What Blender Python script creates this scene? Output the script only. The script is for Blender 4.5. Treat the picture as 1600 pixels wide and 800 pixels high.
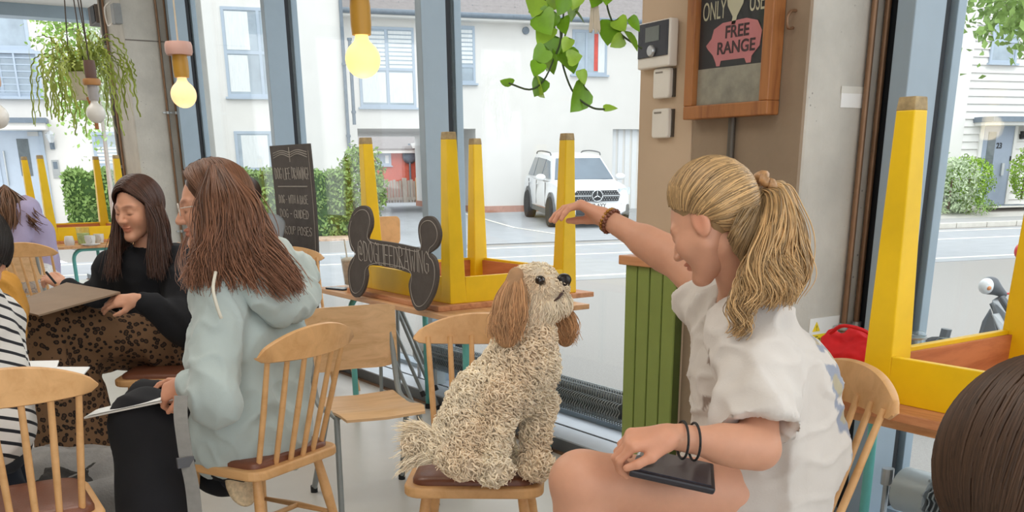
import bpy, bmesh, math, random
import numpy as np
from mathutils import Vector, Matrix, noise as mnoise
for o in list(bpy.data.objects): bpy.data.objects.remove(o, do_unlink=True)
scene = bpy.context.scene
COL = scene.collection
random.seed(7); RNG = np.random.default_rng(7)

# ---------------------------------------------------------------- camera
# phone held upright, photo cropped to the upper part: focal length in pixels, principal point below the middle
F_PX, CX, CY, EYE = 1541.0, 800.0, 788.0, 1.36
def _ray(x, y): return np.array([x-CX, -(y-CY), -F_PX])
_dn = _ray(850, 5310); _up = -_dn/np.linalg.norm(_dn)
_hy = CY+((-300-CX)*_up[0]-F_PX*_up[2])/_up[1]
_lv = _ray(-300, _hy); _lv /= np.linalg.norm(_lv)
_X = -_lv; _Z = _up; _Y = np.cross(_Z, _X)
ROT = np.array([_X, _Y, _Z]); CAM = np.array([0, 0, EYE])
cam_d = bpy.data.cameras.new('camera'); cam = bpy.data.objects.new('camera', cam_d); COL.objects.link(cam)
cam_d.sensor_fit = 'HORIZONTAL'; cam_d.sensor_width = 36; cam_d.lens = F_PX/1600*36
cam_d.shift_y = (CY-400)/1600; cam_d.clip_start = .02; cam_d.clip_end = 400
cam.matrix_world = Matrix([list(ROT[i])+[CAM[i]] for i in range(3)]+[[0, 0, 0, 1]])
scene.camera = cam

# ---------------------------------------------------------------- world, lights, exposure
w = bpy.data.worlds.new('sky'); scene.world = w; w.use_nodes = True
bg = w.node_tree.nodes['Background']; bg.inputs[0].default_value = (.93, .965, 1, 1); bg.inputs[1].default_value = 1.55
def area(name, loc, sx, sy, power, col=(1, .95, .88)):
    d = bpy.data.lights.new(name, 'AREA'); d.shape = 'RECTANGLE'; d.size = sx; d.size_y = sy; d.energy = power; d.color = col
    o = bpy.data.objects.new(name, d); COL.objects.link(o); o.location = loc; return o
sun_d = bpy.data.lights.new('sun', 'SUN'); sun_d.energy = .55; sun_d.angle = math.radians(25); sun_d.color = (1, .97, .9)
sun = bpy.data.objects.new('sun', sun_d); COL.objects.link(sun)
sun.rotation_euler = Vector((-.62, .15, -.75)).to_track_quat('-Z', 'Y').to_euler()
for i, (x, y) in enumerate([(-1.2, .2), (-4.2, .6), (-7.2, .6), (-10, .6)]):
    area('added_room_fill', (x, y, 3.22), 1.6, 1.6, 20)  # unseen fill lamps, added under the ceiling to brighten the room
vs = scene.view_settings; vs.view_transform = 'Standard'; vs.look = 'None'; vs.gamma = 1; vs.exposure = .46; vs.use_curve_mapping = False
scene.cycles.max_bounces = 8; scene.cycles.transparent_max_bounces = 16
# ---------------------------------------------------------------- measuring helpers (pixel of the 1600x800 frame -> point on a real plane)
def _wr(x, y): return ROT @ _ray(x, y)
def _on(x, y, ax, v):
    d = _wr(x, y); t = (v-CAM[ax])/d[ax]; return CAM+t*d
def Zp(x, y, z): return _on(x, y, 2, z)
def Yp(x, y, v): return _on(x, y, 1, v)
def Xp(x, y, v): return _on(x, y, 0, v)
def Dp(x, y, d): return CAM+_wr(x, y)*(d/F_PX)
RIGHT, UPV, FWD = ROT[:, 0], ROT[:, 1], -ROT[:, 2]
V = lambda *a: np.array(a, float)
def nrm(v): v = np.asarray(v, float); return v/(np.linalg.norm(v)+1e-12)

# ---------------------------------------------------------------- materials
def lin(h):
    h = h.lstrip('#'); c = [int(h[i:i+2], 16)/255 for i in (0, 2, 4)]
    return tuple(x/12.92 if x <= .04045 else ((x+.055)/1.055)**2.4 for x in c)
MATS = {}
class NT:
    def __init__(s, m): s.t = m.node_tree; s.b = s.t.nodes['Principled BSDF']
    def n(s, typ, **kw):
        x = s.t.nodes.new(typ)
        for k, v in kw.items():
            if k in x.inputs: x.inputs[k].default_value = v
            else: setattr(x, k, v)
        return x
    def l(s, a, b): s.t.links.new(a, b)
    def ramp(s, fac, stops):
        r = s.n('ShaderNodeValToRGB'); e = r.color_ramp.elements
        while len(e) < len(stops): e.new(.5)
        for i, (p, c) in enumerate(stops): e[i].position = p; e[i].color = (*c[:3], 1)
        s.l(fac, r.inputs[0]); return r.outputs[0]
    def coord(s, scale=(1, 1, 1), rot=(0, 0, 0), kind='Object'):
        t = s.n('ShaderNodeTexCoord'); m = s.n('ShaderNodeMapping'); m.inputs['Scale'].default_value = scale; m.inputs['Rotation'].default_value = rot
        s.l(t.outputs[kind], m.inputs[0]); return m.outputs[0]
    def bump(s, h, strength, dist=.01):
        b = s.n('ShaderNodeBump'); b.inputs['Strength'].default_value = strength; b.inputs['Distance'].default_value = dist
        s.l(h, b.inputs['Height']); s.l(b.outputs[0], s.b.inputs['Normal'])
def mul(c, k): return tuple(min(1, max(0, x*k)) for x in c[:3])
def mat(name, col, rough=.5, metal=0, var=.12, vs_=8, stretch=(1, 1, 1), bump=0, bs=60, spec=.5, detail=4, sub=0, attr=False, sheen=0, bd=.01, emit=0):
    if name in MATS: return MATS[name]
    c = lin(col) if isinstance(col, str) else col
    m = bpy.data.materials.new(name); m.use_nodes = True; MATS[name] = m; t = NT(m); b = t.b
    b.inputs['Roughness'].default_value = rough; b.inputs['Metallic'].default_value = metal; b.inputs['Specular IOR Level'].default_value = spec
    if sheen: b.inputs['Sheen Weight'].default_value = sheen
    co = t.coord(stretch)
    n1 = t.n('ShaderNodeTexNoise', Scale=vs_, Detail=detail, Roughness=.6); t.l(co, n1.inputs['Vector'])
    out = t.ramp(n1.outputs[0], [(.3, mul(c, 1-var)), (.7, mul(c, 1+var))])
    if attr:
        a = t.n('ShaderNodeAttribute'); a.attribute_name = 'Col'
        mx = t.n('ShaderNodeMix', data_type='RGBA', blend_type='MULTIPLY'); mx.inputs[0].default_value = 1
        t.l(out, mx.inputs[6]); t.l(a.outputs['Color'], mx.inputs[7]); out = mx.outputs[2]
    t.l(out, b.inputs['Base Color'])
    if sub: b.inputs['Subsurface Weight'].default_value = sub; b.inputs['Subsurface Radius'].default_value = (.012, .005, .003); b.inputs['Subsurface Scale'].default_value = 1
    if bump:
        n2 = t.n('ShaderNodeTexNoise', Scale=bs, Detail=3); t.l(co, n2.inputs['Vector']); t.bump(n2.outputs[0], bump, bd)
    if emit:
        b.inputs['Emission Color'].default_value = (*c, 1); b.inputs['Emission Strength'].default_value = emit
    return m
def wood(name, c1, c2, scale=3, stretch=(1, 14, 14), rough=.42, bump=.05):
    if name in MATS: return MATS[name]
    m = bpy.data.materials.new(name); m.use_nodes = True; MATS[name] = m; t = NT(m)
    co = t.coord(stretch); n1 = t.n('ShaderNodeTexNoise', Scale=scale, Detail=6, Roughness=.65, Distortion=.6); t.l(co, n1.inputs['Vector'])
    t.l(t.ramp(n1.outputs[0], [(.32, lin(c2)), (.52, lin(c1)), (.7, mul(lin(c1), 1.1))]), t.b.inputs['Base Color'])
    t.b.inputs['Roughness'].default_value = rough; t.bump(n1.outputs[0], bump, .004); return m
def glassmat(name, tint=(.97, .985, .985), refl=.05):
    if name in MATS: return MATS[name]
    m = bpy.data.materials.new(name); m.use_nodes = True; MATS[name] = m; t = m.node_tree
    t.nodes.remove(t.nodes['Principled BSDF']); out = t.nodes['Material Output']
    a = t.nodes.new('ShaderNodeBsdfTransparent'); a.inputs[0].default_value = (*tint, 1)
    g = t.nodes.new('ShaderNodeBsdfGlossy'); g.inputs['Roughness'].default_value = .02
    lw = t.nodes.new('ShaderNodeLayerWeight'); lw.inputs[0].default_value = .5
    pw = t.nodes.new('ShaderNodeMath'); pw.operation = 'POWER'; pw.inputs[1].default_value = 4; t.links.new(lw.outputs['Facing'], pw.inputs[0])
    ma = t.nodes.new('ShaderNodeMath'); ma.operation = 'MULTIPLY_ADD'; ma.inputs[1].default_value = .35; ma.inputs[2].default_value = refl*.5; t.links.new(pw.outputs[0], ma.inputs[0])
    mx = t.nodes.new('ShaderNodeMixShader'); t.links.new(ma.outputs[0], mx.inputs[0]); t.links.new(a.outputs[0], mx.inputs[1]); t.links.new(g.outputs[0], mx.inputs[2]); t.links.new(mx.outputs[0], out.inputs[0])
    return m

# ---------------------------------------------------------------- mesh building
class MB:
    def __init__(s): s.v = []; s.f = []; s.n = 0
    def add(s, vs, fs):
        o = s.n; s.v.extend([tuple(map(float, p)) for p in vs]); s.f.extend([tuple(i+o for i in f) for f in fs]); s.n += len(vs); return s
    def box(s, c, size, rot=None):
        hx, hy, hz = [a/2 for a in size]; P = np.array([[x, y, z] for x in (-hx, hx) for y in (-hy, hy) for z in (-hz, hz)])
        if rot is not None: P = P @ np.asarray(rot).T
        return s.add(P+np.asarray(c), [(0, 1, 3, 2), (4, 6, 7, 5), (0, 4, 5, 1), (2, 3, 7, 6), (0, 2, 6, 4), (1, 5, 7, 3)])
    def bx(s, x0, x1, y0, y1, z0, z1): return s.box(((x0+x1)/2, (y0+y1)/2, (z0+z1)/2), (abs(x1-x0), abs(y1-y0), abs(z1-z0)))
    def frustum(s, c0, s0, c1, s1):
        P = [(c0[0]+a*s0[0]/2, c0[1]+b*s0[1]/2, c0[2]) for a, b in ((-1, -1), (1, -1), (1, 1), (-1, 1))]+[(c1[0]+a*s1[0]/2, c1[1]+b*s1[1]/2, c1[2]) for a, b in ((-1, -1), (1, -1), (1, 1), (-1, 1))]
        return s.add(P, [(3, 2, 1, 0), (4, 5, 6, 7), (0, 1, 5, 4), (1, 2, 6, 5), (2, 3, 7, 6), (3, 0, 4, 7)])
    def tube(s, path, r, n=10, caps=True):
        P = np.asarray(path, float); k = len(P); r = np.broadcast_to(np.asarray(r, float), (k,))
        T = np.gradient(P, axis=0); T /= np.linalg.norm(T, axis=1)[:, None]+1e-12
        a = np.array([0, 0, 1.]) if abs(T[0][2]) < .9 else np.array([1., 0, 0])
        u = nrm(np.cross(T[0], a)); vs = []
        for i in range(k):
            u = nrm(u-T[i]*(u@T[i])); w_ = np.cross(T[i], u)
            for j in range(n):
                th = 2*math.pi*j/n; vs.append(P[i]+r[i]*(math.cos(th)*u+math.sin(th)*w_))
        fs = [(i*n+j, i*n+(j+1) % n, (i+1)*n+(j+1) % n, (i+1)*n+j) for i in range(k-1) for j in range(n)]
        if caps: fs += [tuple(range(n-1, -1, -1)), tuple(range((k-1)*n, k*n))]
        return s.add(vs, fs)
    def cyl(s, p0, p1, r0, r1=None, n=12): return s.tube([p0, p1], [r0, r0 if r1 is None else r1], n)
    def lathe(s, prof, o=(0, 0, 0), n=24, M=None):
        vs = []; k = len(prof)
        for r, z in prof:
            for j in range(n):
                th = 2*math.pi*j/n; vs.append((r*math.cos(th), r*math.sin(th), z))
        vs = np.array(vs)
        if M is not None: vs = vs @ np.asarray(M).T
        fs = [(i*n+j, i*n+(j+1) % n, (i+1)*n+(j+1) % n, (i+1)*n+j) for i in range(k-1) for j in range(n)]
        if prof[0][0] > 1e-5: fs.append(tuple(range(n-1, -1, -1)))
        if prof[-1][0] > 1e-5: fs.append(tuple(range((k-1)*n, k*n)))
        return s.add(vs+np.asarray(o), fs)
    def prism(s, poly, thick, O, U, W, N=None):   # polygon in (U,W) plane at O, extruded along N
        O, U, W = map(np.asarray, (O, U, W)); N = nrm(np.cross(U, W)) if N is None else np.asarray(N); k = len(poly)
        a = [O+p[0]*U+p[1]*W for p in poly]; b = [q+N*thick for q in a]
        return s.add(a+b, [tuple(range(k-1, -1, -1)), tuple(range(k, 2*k))]+[(i, (i+1) % k, k+(i+1) % k, k+i) for i in range(k)])
    def build(s, name, m, parent=None, smooth=False, bevel=0, seg=2, auto=None):
        return mk(name, s.v, s.f, m, parent, smooth, bevel, seg, auto)
def mk(name, v, f, m, parent=None, smooth=False, bevel=0, seg=2, auto=None):
    me = bpy.data.meshes.new(name); me.from_pydata(list(v), [], list(f)); me.materials.append(m)
    bm = bmesh.new(); bm.from_mesh(me); bmesh.ops.remove_doubles(bm, verts=bm.verts, dist=1e-6); bmesh.ops.recalc_face_normals(bm, faces=bm.faces); bm.to_mesh(me); bm.free()
    if smooth: me.shade_smooth()
    if auto is not None: me.set_sharp_from_angle(angle=math.radians(auto))
    o = bpy.data.objects.new(name, me); COL.objects.link(o)
    if parent is not None: o.parent = parent
    if bevel:
        b = o.modifiers.new('bevel', 'BEVEL'); b.width = bevel; b.segments = seg; b.limit_method = 'ANGLE'; b.angle_limit = math.radians(40)
    return o
def fastmesh(name, verts, quads, m, parent=None, smooth=True, col=None):
    me = bpy.data.meshes.new(name); nv = len(verts); nq = len(quads); k = quads.shape[1]
    me.vertices.add(nv); me.vertices.foreach_set('co', np.asarray(verts, np.float32).ravel())
    me.loops.add(nq*k); me.loops.foreach_set('vertex_index', np.asarray(quads, np.int32).ravel())
    me.polygons.add(nq); me.polygons.foreach_set('loop_start', np.arange(0, nq*k, k, dtype=np.int32)); me.polygons.foreach_set('loop_total', np.full(nq, k, np.int32))
    me.update(calc_edges=True); me.validate()
    if col is not None:
        a = me.color_attributes.new('Col', 'FLOAT_COLOR', 'POINT'); c = np.ones((nv, 4), np.float32); c[:, :3] = col; a.data.foreach_set('color', c.ravel())
    me.materials.append(m)
    if smooth: me.shade_smooth()
    o = bpy.data.objects.new(name, me); COL.objects.link(o)
    if parent is not None: o.parent = parent
    return o
def strands(paths, radii, n=3):
    """paths (S,M,3), radii (S,M) -> verts, quads of S open tubes"""
    P = np.asarray(paths, float); S, M_, _ = P.shape; T = np.gradient(P, axis=1); T /= np.linalg.norm(T, axis=2)[..., None]+1e-9
    ref = np.where(np.abs(T[:, 0, 2:3]) < .8, np.array([0, 0, 1.]), np.array([1., 0, 0]))
    U = np.empty_like(P); u_ = np.cross(T[:, 0], ref)
    for i in range(M_):      # parallel transport keeps the tube from twisting
        u_ = u_-T[:, i]*(u_*T[:, i]).sum(1)[:, None]; u_ = u_/(np.linalg.norm(u_, axis=1)[:, None]+1e-9); U[:, i] = u_
    W = np.cross(T, U)
    th = np.arange(n)*2*math.pi/n; R = np.broadcast_to(np.asarray(radii, float), (S, M_))
    vs = P[:, :, None]+R[:, :, None, None]*(np.cos(th)[None, None, :, None]*U[:, :, None]+np.sin(th)[None, None, :, None]*W[:, :, None])
    idx = np.arange(S*M_*n).reshape(S, M_, n); a = idx[:, :-1]; b = idx[:, 1:]
    q = np.stack([a, np.roll(a, -1, 2), np.roll(b, -1, 2), b], -1).reshape(-1, 4)
    return vs.reshape(-1, 3), q
def tag(o, label=None, cat=None, group=None, kind=None):
    if label: o['label'] = label
    if cat: o['category'] = cat
    if group: o['group'] = group
    if kind: o['kind'] = kind
    return o
def empty(name, loc=(0, 0, 0), rz=0, label=None, cat=None, group=None, kind=None):
    o = bpy.data.objects.new(name, None); COL.objects.link(o); o.location = loc; o.rotation_euler = (0, 0, rz); o.empty_display_size = .1
    return tag(o, label, cat, group, kind)
KIDS = {}
def copy_tree(o, parent=None):
    c = o.copy(); COL.objects.link(c); c.parent = parent
    for ch in list(o.children): copy_tree(ch, c)
    return c
def put(o, loc, rz=0, label=None, group=None, scale=None):
    o.location = loc; o.rotation_euler = (0, 0, rz)
    if scale: o.scale = (scale,)*3
    if label: o['label'] = label
    if group: o['group'] = group
    return o
def spline(pts, n=24):
    P = np.asarray(pts, float); k = len(P)
    if k == 2: return P[0]+(P[1]-P[0])*np.linspace(0, 1, n)[:, None]
    Q = np.vstack([2*P[0]-P[1], P, 2*P[-1]-P[-2]]); t = np.linspace(0, k-1-1e-9, n); i = t.astype(int); u = (t-i)[:, None]
    a, b, c, d = Q[i], Q[i+1], Q[i+2], Q[i+3]
    return .5*(2*b+(c-a)*u+(2*a-5*b+4*c-d)*u*u+(3*b-3*c+d-a)*u**3)
def arc_pts(c, r, a0, a1, n): return [(c[0]+r*math.cos(a), c[1]+r*math.sin(a)) for a in np.linspace(a0, a1, n)]
def rrect(w, h, r, n=5):
    p = []
    for sx, sy, a in ((1, 1, 0), (-1, 1, 90), (-1, -1, 180), (1, -1, 270)): p += arc_pts((sx*(w/2-r), sy*(h/2-r)), r, math.radians(a), math.radians(a+90), n)
    return p

# ---------------------------------------------------------------- smooth solids (signed distance -> surface nets) for people and animals
class Body:
    def __init__(s): s.p = []
    def rc(s, a, b, ra, rb=None, k=.03, op=1): s.p.append(('rc', V(*a), V(*b), ra, ra if rb is None else rb, k, op)); return s
    def chain(s, pts, rs, k=.03):
        for i in range(len(pts)-1): s.rc(pts[i], pts[i+1], rs[i], rs[i+1], k)
        return s
    def el(s, c, r, rot=None, k=.03, op=1): s.p.append(('el', V(*c), V(*r), np.eye(3) if rot is None else np.asarray(rot), 0, k, op)); return s
    def cyl_el(s, *a, **k): return s.el(*a, **k)
    def mesh(s, h):
        lo = np.full(3, 1e9); hi = -lo; bb = []
        for q in s.p:
            if q[0] == 'rc': l = np.minimum(q[1]-q[3], q[2]-q[4]); u = np.maximum(q[1]+q[3], q[2]+q[4])
            else:
                e = np.sqrt(((q[3]*q[2])**2).sum(1)); l = q[1]-e; u = q[1]+e
            bb.append((l, u))
            if q[6] > 0: lo = np.minimum(lo, l); hi = np.maximum(hi, u)
        lo -= 4*h; hi += 4*h; dims = np.ceil((hi-lo)/h).astype(int)+1; F = np.full(dims, .5, np.float32)
        for q, (l, u) in zip(s.p, bb):
            k = q[5]; pad = max(k, 3*h)+h; i0 = np.maximum(0, np.floor((l-pad-lo)/h).astype(int)); i1 = np.minimum(dims, np.ceil((u+pad-lo)/h).astype(int)+1)
            if (i1 <= i0).any(): continue
            g = [lo[a]+h*np.arange(i0[a], i1[a]) for a in range(3)]; X = np.stack(np.meshgrid(*g, indexing='ij'), -1)
            if q[0] == 'rc':
                ba = q[2]-q[1]; L = ba@ba+1e-12; t = np.clip(((X-q[1])@ba)/L, 0, 1)
                d = np.linalg.norm(X-q[1]-t[..., None]*ba, axis=-1)-(q[3]+(q[4]-q[3])*t)
            else:
                Y = (X-q[1])@q[3]; k0 = np.linalg.norm(Y/q[2], axis=-1); k1 = np.linalg.norm(Y/(q[2]**2), axis=-1); d = k0*(k0-1)/(k1+1e-9)
            sl = tuple(slice(i0[a], i1[a]) for a in range(3)); A = F[sl]
            if q[6] > 0: hh = np.maximum(k-np.abs(A-d), 0)/max(k, 1e-6); F[sl] = np.minimum(A, d)-hh*hh*k*.25
            else: d = -d; hh = np.maximum(k-np.abs(A-d), 0)/max(k, 1e-6); F[sl] = np.maximum(A, d)+hh*hh*k*.25
        return nets(F, lo, h)
def nets(F, lo, h):
    S = F < 0; c = [slice(0, -1), slice(1, None)]
    cnt = sum(S[c[a], c[b], c[d]].astype(np.int8) for a in (0, 1) for b in (0, 1) for d in (0, 1)); act = (cnt > 0) & (cnt < 8)
    I = np.argwhere(act); idx = np.full(act.shape, -1, np.int64); idx[act] = np.arange(len(I)); acc = np.zeros((len(I), 3)); num = np.zeros(len(I))
    for ax in range(3):
        for a in (0, 1):
            for b in (0, 1):
                o0 = [0, 0, 0]; oth = [q for q in range(3) if q != ax]; o0[oth[0]] = a; o0[oth[1]] = b; o1 = list(o0); o1[ax] = 1
                f0 = F[tuple((I+o0).T)]; f1 = F[tuple((I+o1).T)]; m = (f0 < 0) != (f1 < 0); t = np.where(m, f0/(f0-f1+1e-12), 0)
                p = np.tile(np.array(o0, float), (len(I), 1)); p[:, ax] = t; acc += np.where(m[:, None], p, 0); num += m
    Vv = lo+h*(I+acc/np.maximum(num, 1)[:, None]); Q = []
    for ax in range(3):
        a = [slice(None)]*3; b = [slice(None)]*3; a[ax] = slice(0, -1); b[ax] = slice(1, None)
        A = S[tuple(a)]; B = S[tuple(b)]; E = np.argwhere(A != B); o1, o2 = [(1, 2), (2, 0), (0, 1)][ax]
        E = E[(E[:, o1] > 0) & (E[:, o2] > 0) & (E[:, o1] < idx.shape[o1]) & (E[:, o2] < idx.shape[o2])]
        def g(d1, d2): e = E.copy(); e[:, o1] -= d1; e[:, o2] -= d2; return idx[tuple(e.T)]
        q = np.stack([g(1, 1), g(0, 1), g(0, 0), g(1, 0)], 1); fl = ~A[tuple(E.T)]; q[fl] = q[fl][:, ::-1]; Q.append(q)
    Q = np.vstack(Q); Q = Q[(Q >= 0).all(1)]; return Vv, Q
def vnormals(v, q):
    n = np.cross(v[q[:, 2]]-v[q[:, 0]], v[q[:, 3]]-v[q[:, 1]]); N = np.zeros_like(v)
    for i in range(4): np.add.at(N, q[:, i], n)
    return N/(np.linalg.norm(N, axis=1)[:, None]+1e-12)
def folds(v, q, amp, scale, stretch=(1, 1, 1), seed=0, ridged=True):
    """push a cloth surface in and out with soft ridged noise"""
    N = vnormals(v, q); st = np.array(stretch)*scale; out = np.empty(len(v))
    for i, p in enumerate(v*st+seed*7.3):
        a = mnoise.noise(Vector(p)); b = mnoise.noise(Vector(p*2.1+3.1))
        out[i] = max(0, 1-3.2*abs(a))**1.5*1.1+b*.5-.2 if ridged else a+.4*b
    return v+N*(out*amp)[:, None]
def joinmesh(parts):
    vs = []; qs = []; o = 0
    for v, q in parts: vs.append(v); qs.append(q+o); o += len(v)
    return np.vstack(vs), np.vstack(qs)
def frame(fwd, up=(0, 0, 1)):   # columns: forward, left, up
    f = nrm(fwd); l = nrm(np.cross(up, f)); u = np.cross(f, l); return np.stack([f, l, u], 1)

# ---------------------------------------------------------------- chalk lettering made of strokes
STROKE = {'H': [[(0, 0), (0, 1)], [(.5, 0), (.5, 1)], [(0, .5), (.5, .5)]], 'A': [[(0, 0), (.3, 1), (.6, 0)], [(.12, .38), (.48, .38)]], 'B': [[(0, 0), (0, 1), (.4, .95), (.42, .6), (0, .52), (.5, .42), (.5, .08), (0, 0)]],
 'D': [[(0, 0), (0, 1), (.35, .9), (.55, .5), (.35, .08), (0, 0)]], 'E': [[(.5, 1), (0, 1), (0, 0), (.5, 0)], [(0, .52), (.4, .52)]], 'F': [[(.5, 1), (0, 1), (0, 0)], [(0, .52), (.4, .52)]],
 'G': [[(.55, .85), (.35, 1), (.1, .85), (0, .5), (.1, .12), (.35, 0), (.55, .15), (.55, .45), (.3, .45)]], 'I': [[(.1, 0), (.1, 1)]], 'L': [[(0, 1), (0, 0), (.45, 0)]],
 'N': [[(0, 0), (0, 1), (.5, 0), (.5, 1)]], 'O': [[(.3, 1), (.08, .85), (0, .5), (.08, .12), (.3, 0), (.52, .12), (.6, .5), (.52, .85), (.3, 1)]],
 'R': [[(0, 0), (0, 1), (.4, .95), (.45, .65), (0, .5), (.5, 0)]], 'W': [[(0, 1), (.18, 0), (.36, .7), (.54, 0), (.72, 1)]], 'S': [[(.5, .85), (.3, 1), (.05, .85), (.1, .6), (.45, .4), (.5, .15), (.25, 0), (0, .15)]],
 'U': [[(0, 1), (0, .2), (.2, 0), (.42, .15), (.45, 1)]], 'T': [[(0, 1), (.55, 1)], [(.28, 1), (.28, 0)]], 'P': [[(0, 0), (0, 1), (.4, .95), (.45, .65), (0, .5)]], '!': [[(.1, 1), (.1, .3)], [(.1, .08), (.1, 0)]],
 '-': [[(0, .45), (.35, .45)]], 'V': [[(0, 1), (.28, 0), (.56, 1)]], 'K': [[(0, 0), (0, 1)], [(.5, 1), (0, .45), (.5, 0)]], 'M': [[(0, 0), (.08, 1), (.35, .3), (.62, 1), (.7, 0)]], 'C': [[(.5, .85), (.3, 1), (.05, .7), (.05, .3), (.3, 0), (.5, .15)]],
 '2': [[(0, .8), (.2, 1), (.45, .8), (.4, .55), (0, 0), (.5, 0)]], '0': [[(.25, 1), (0, .5), (.25, 0), (.5, .5), (.25, 1)]], 'Y': [[(0, 1), (.27, .5), (.54, 1)], [(.27, .5), (.27, 0)]], '7': [[(0, 1), (.5, 1), (.15, 0)]],
 '@': [[(.62, .35), (.5, .3), (.48, .65), (.3, .72), (.2, .5), (.3, .3), (.48, .4), (.62, .32), (.8, .45), (.78, .8), (.5, 1), (.15, .9), (0, .5), (.12, .1), (.45, 0), (.7, .1)]]}
def write(mb, text, place, h, gap=.18, r=.0022, jit=.03, wx=1.0):
    """place(u,v) -> world point on the board; letters of height h start at u=0"""
    u = 0; rr = random.Random(len(text)*31+int(h*1e4))
    for ch in text:
        if ch == ' ': u += .42*h*wx; continue
        st = STROKE[ch]; wd = max(p[0] for s_ in st for p in s_); dy = rr.uniform(-jit, jit)*h
        for s_ in st:
            mb.tube([place(u+p[0]*h*wx, p[1]*h+dy+rr.uniform(-.02, .02)*h) for p in s_], r, 4)
        u += (wd+gap)*h*wx
    return u
def textwidth(text, h, gap=.18, wx=1.0): return sum(.42*h*wx if c == ' ' else (max(p[0] for s_ in STROKE[c] for p in s_)+gap)*h*wx for c in text)
def fonttext(name, s, size, m, parent, mw, ext=.001, bold=.0):
    cu = bpy.data.curves.new(name, 'FONT'); cu.body = s; cu.size = size; cu.extrude = ext; cu.align_x = 'CENTER'; cu.align_y = 'CENTER'; cu.offset = bold
    t = bpy.data.objects.new(name, cu); COL.objects.link(t); dg = bpy.context.evaluated_depsgraph_get(); me = bpy.data.meshes.new_from_object(t.evaluated_get(dg))
    bpy.data.objects.remove(t); bpy.data.curves.remove(cu); me.materials.clear(); me.materials.append(m)
    o = bpy.data.objects.new(name, me); COL.objects.link(o); me.transform(mw)
    if parent is not None: o.parent = parent
    return o
# ---------------------------------------------------------------- common materials
concrete = mat('concrete', '#c2beb5', .85, var=.13, vs_=3.5, bump=.25, bs=45, detail=8)
def _pits():
    t = NT(concrete); co = t.coord(); v = t.n('ShaderNodeTexVoronoi', Scale=34); t.l(co, v.inputs['Vector'])
    nz = t.n('ShaderNodeTexNoise', Scale=5); t.l(co, nz.inputs['Vector'])
    mxr = t.n('ShaderNodeMath', operation='ADD'); t.l(v.outputs['Distance'], mxr.inputs[0]); t.l(nz.outputs[0], mxr.inputs[1])
    f = t.ramp(mxr.outputs[0], [(.44, (0.35,)*3), (.5, (1,)*3)]); src = t.b.inputs['Base Color'].links[0].from_socket
    mx = t.n('ShaderNodeMix', data_type='RGBA', blend_type='MULTIPLY'); mx.inputs[0].default_value = .8; t.l(src, mx.inputs[6]); t.l(f, mx.inputs[7]); t.l(mx.outputs[2], t.b.inputs['Base Color'])
_pits()
plaster = mat('plaster', '#c9b197', .8, var=.04, vs_=3)
floor_m = mat('polished_concrete', '#c9c6bf', .32, var=.07, vs_=1.6, detail=8, spec=.4)
frame_m = mat('bluegrey_metal', '#9aabb8', .4, var=.03)
gasket_m = mat('black_gasket', '#1b1f25', .6, var=.1)
sill_m = mat('sill_metal', '#c3cad2', .35, var=.05, metal=.2)
skirt_m = mat('skirting_metal', '#5d6164', .5, var=.1)
pane_m = glassmat('window_glass')
beech = wood('beech', '#dcab74', '#d09c64', 3, (1.5, 5, 5), .45)
pine = wood('pine', '#cf9266', '#a9683f', 2.4, (1, 9, 9), .55)
tabletop_m = wood('table_top', '#d3a273', '#b57f52', 2, (1, 12, 12), .4)
copper = mat('copper_conduit', '#8a6b52', .45, metal=.5, var=.15)
steel = mat('steel', '#b9bcbd', .35, metal=.7, var=.06)
grey_tube = mat('grey_tube', '#8f9493', .4, metal=.2, var=.05)
teal = mat('teal_paint', '#67b7b0', .4, var=.05)
yellow = mat('yellow_paint', '#f0c60a', .45, var=.08, vs_=5, bump=.05, bs=20)
black = mat('black_rubber', '#17181a', .6, var=.1)
white = mat('white_plastic', '#e6e1d8', .45, var=.03)
chalk = mat('chalk', '#b3aca4', .95, var=.1)
board_m = mat('blackboard', '#544d49', .85, var=.14, vs_=14, bump=.1)

# ---------------------------------------------------------------- floor, sill, ceiling
GY = 3.25
tag(MB().bx(-14.5, 3.0, -3.5, 2.87, -.1, 0).build('floor', floor_m), kind='structure')
sk = tag(MB().bx(-14.5, 3.0, 2.87, 3.42, -.1, .07).build('trim_1', skirt_m), kind='structure')
MB().bx(-14.5, 3.0, 2.875, 3.03, .07, .078).build('sill_plate', sill_m, sk)
MB().bx(-14.5, 3.0, 3.05, 3.24, .07, .078).build('sill_plate', sill_m, sk)
MB().bx(-14.5, 3.0, 3.03, 3.05, .07, .073).build('sill_slot', gasket_m, sk)
MB().bx(-14.5, 3.0, 2.855, 2.87, 0, .012).build('floor_edge_strip', copper, sk)
tag(MB().bx(-14.5, 3.0, -3.5, 3.42, 3.3, 3.45).build('ceiling', mat('ceiling_paint', '#d9d5cd', .9, var=.03)), kind='structure')
tag(MB().bx(-14.5, 3.0, -3.7, -3.5, -.1, 3.3).build('wall_back', mat('back_wall_paint', '#b9b0a4', .9, var=.04)), kind='structure')
# header over the far glazed end of the room
tag(MB().bx(-14.5, -14.2, -3.5, 3.4, 3.16, 3.3).build('trim_2', frame_m), kind='structure')

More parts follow.
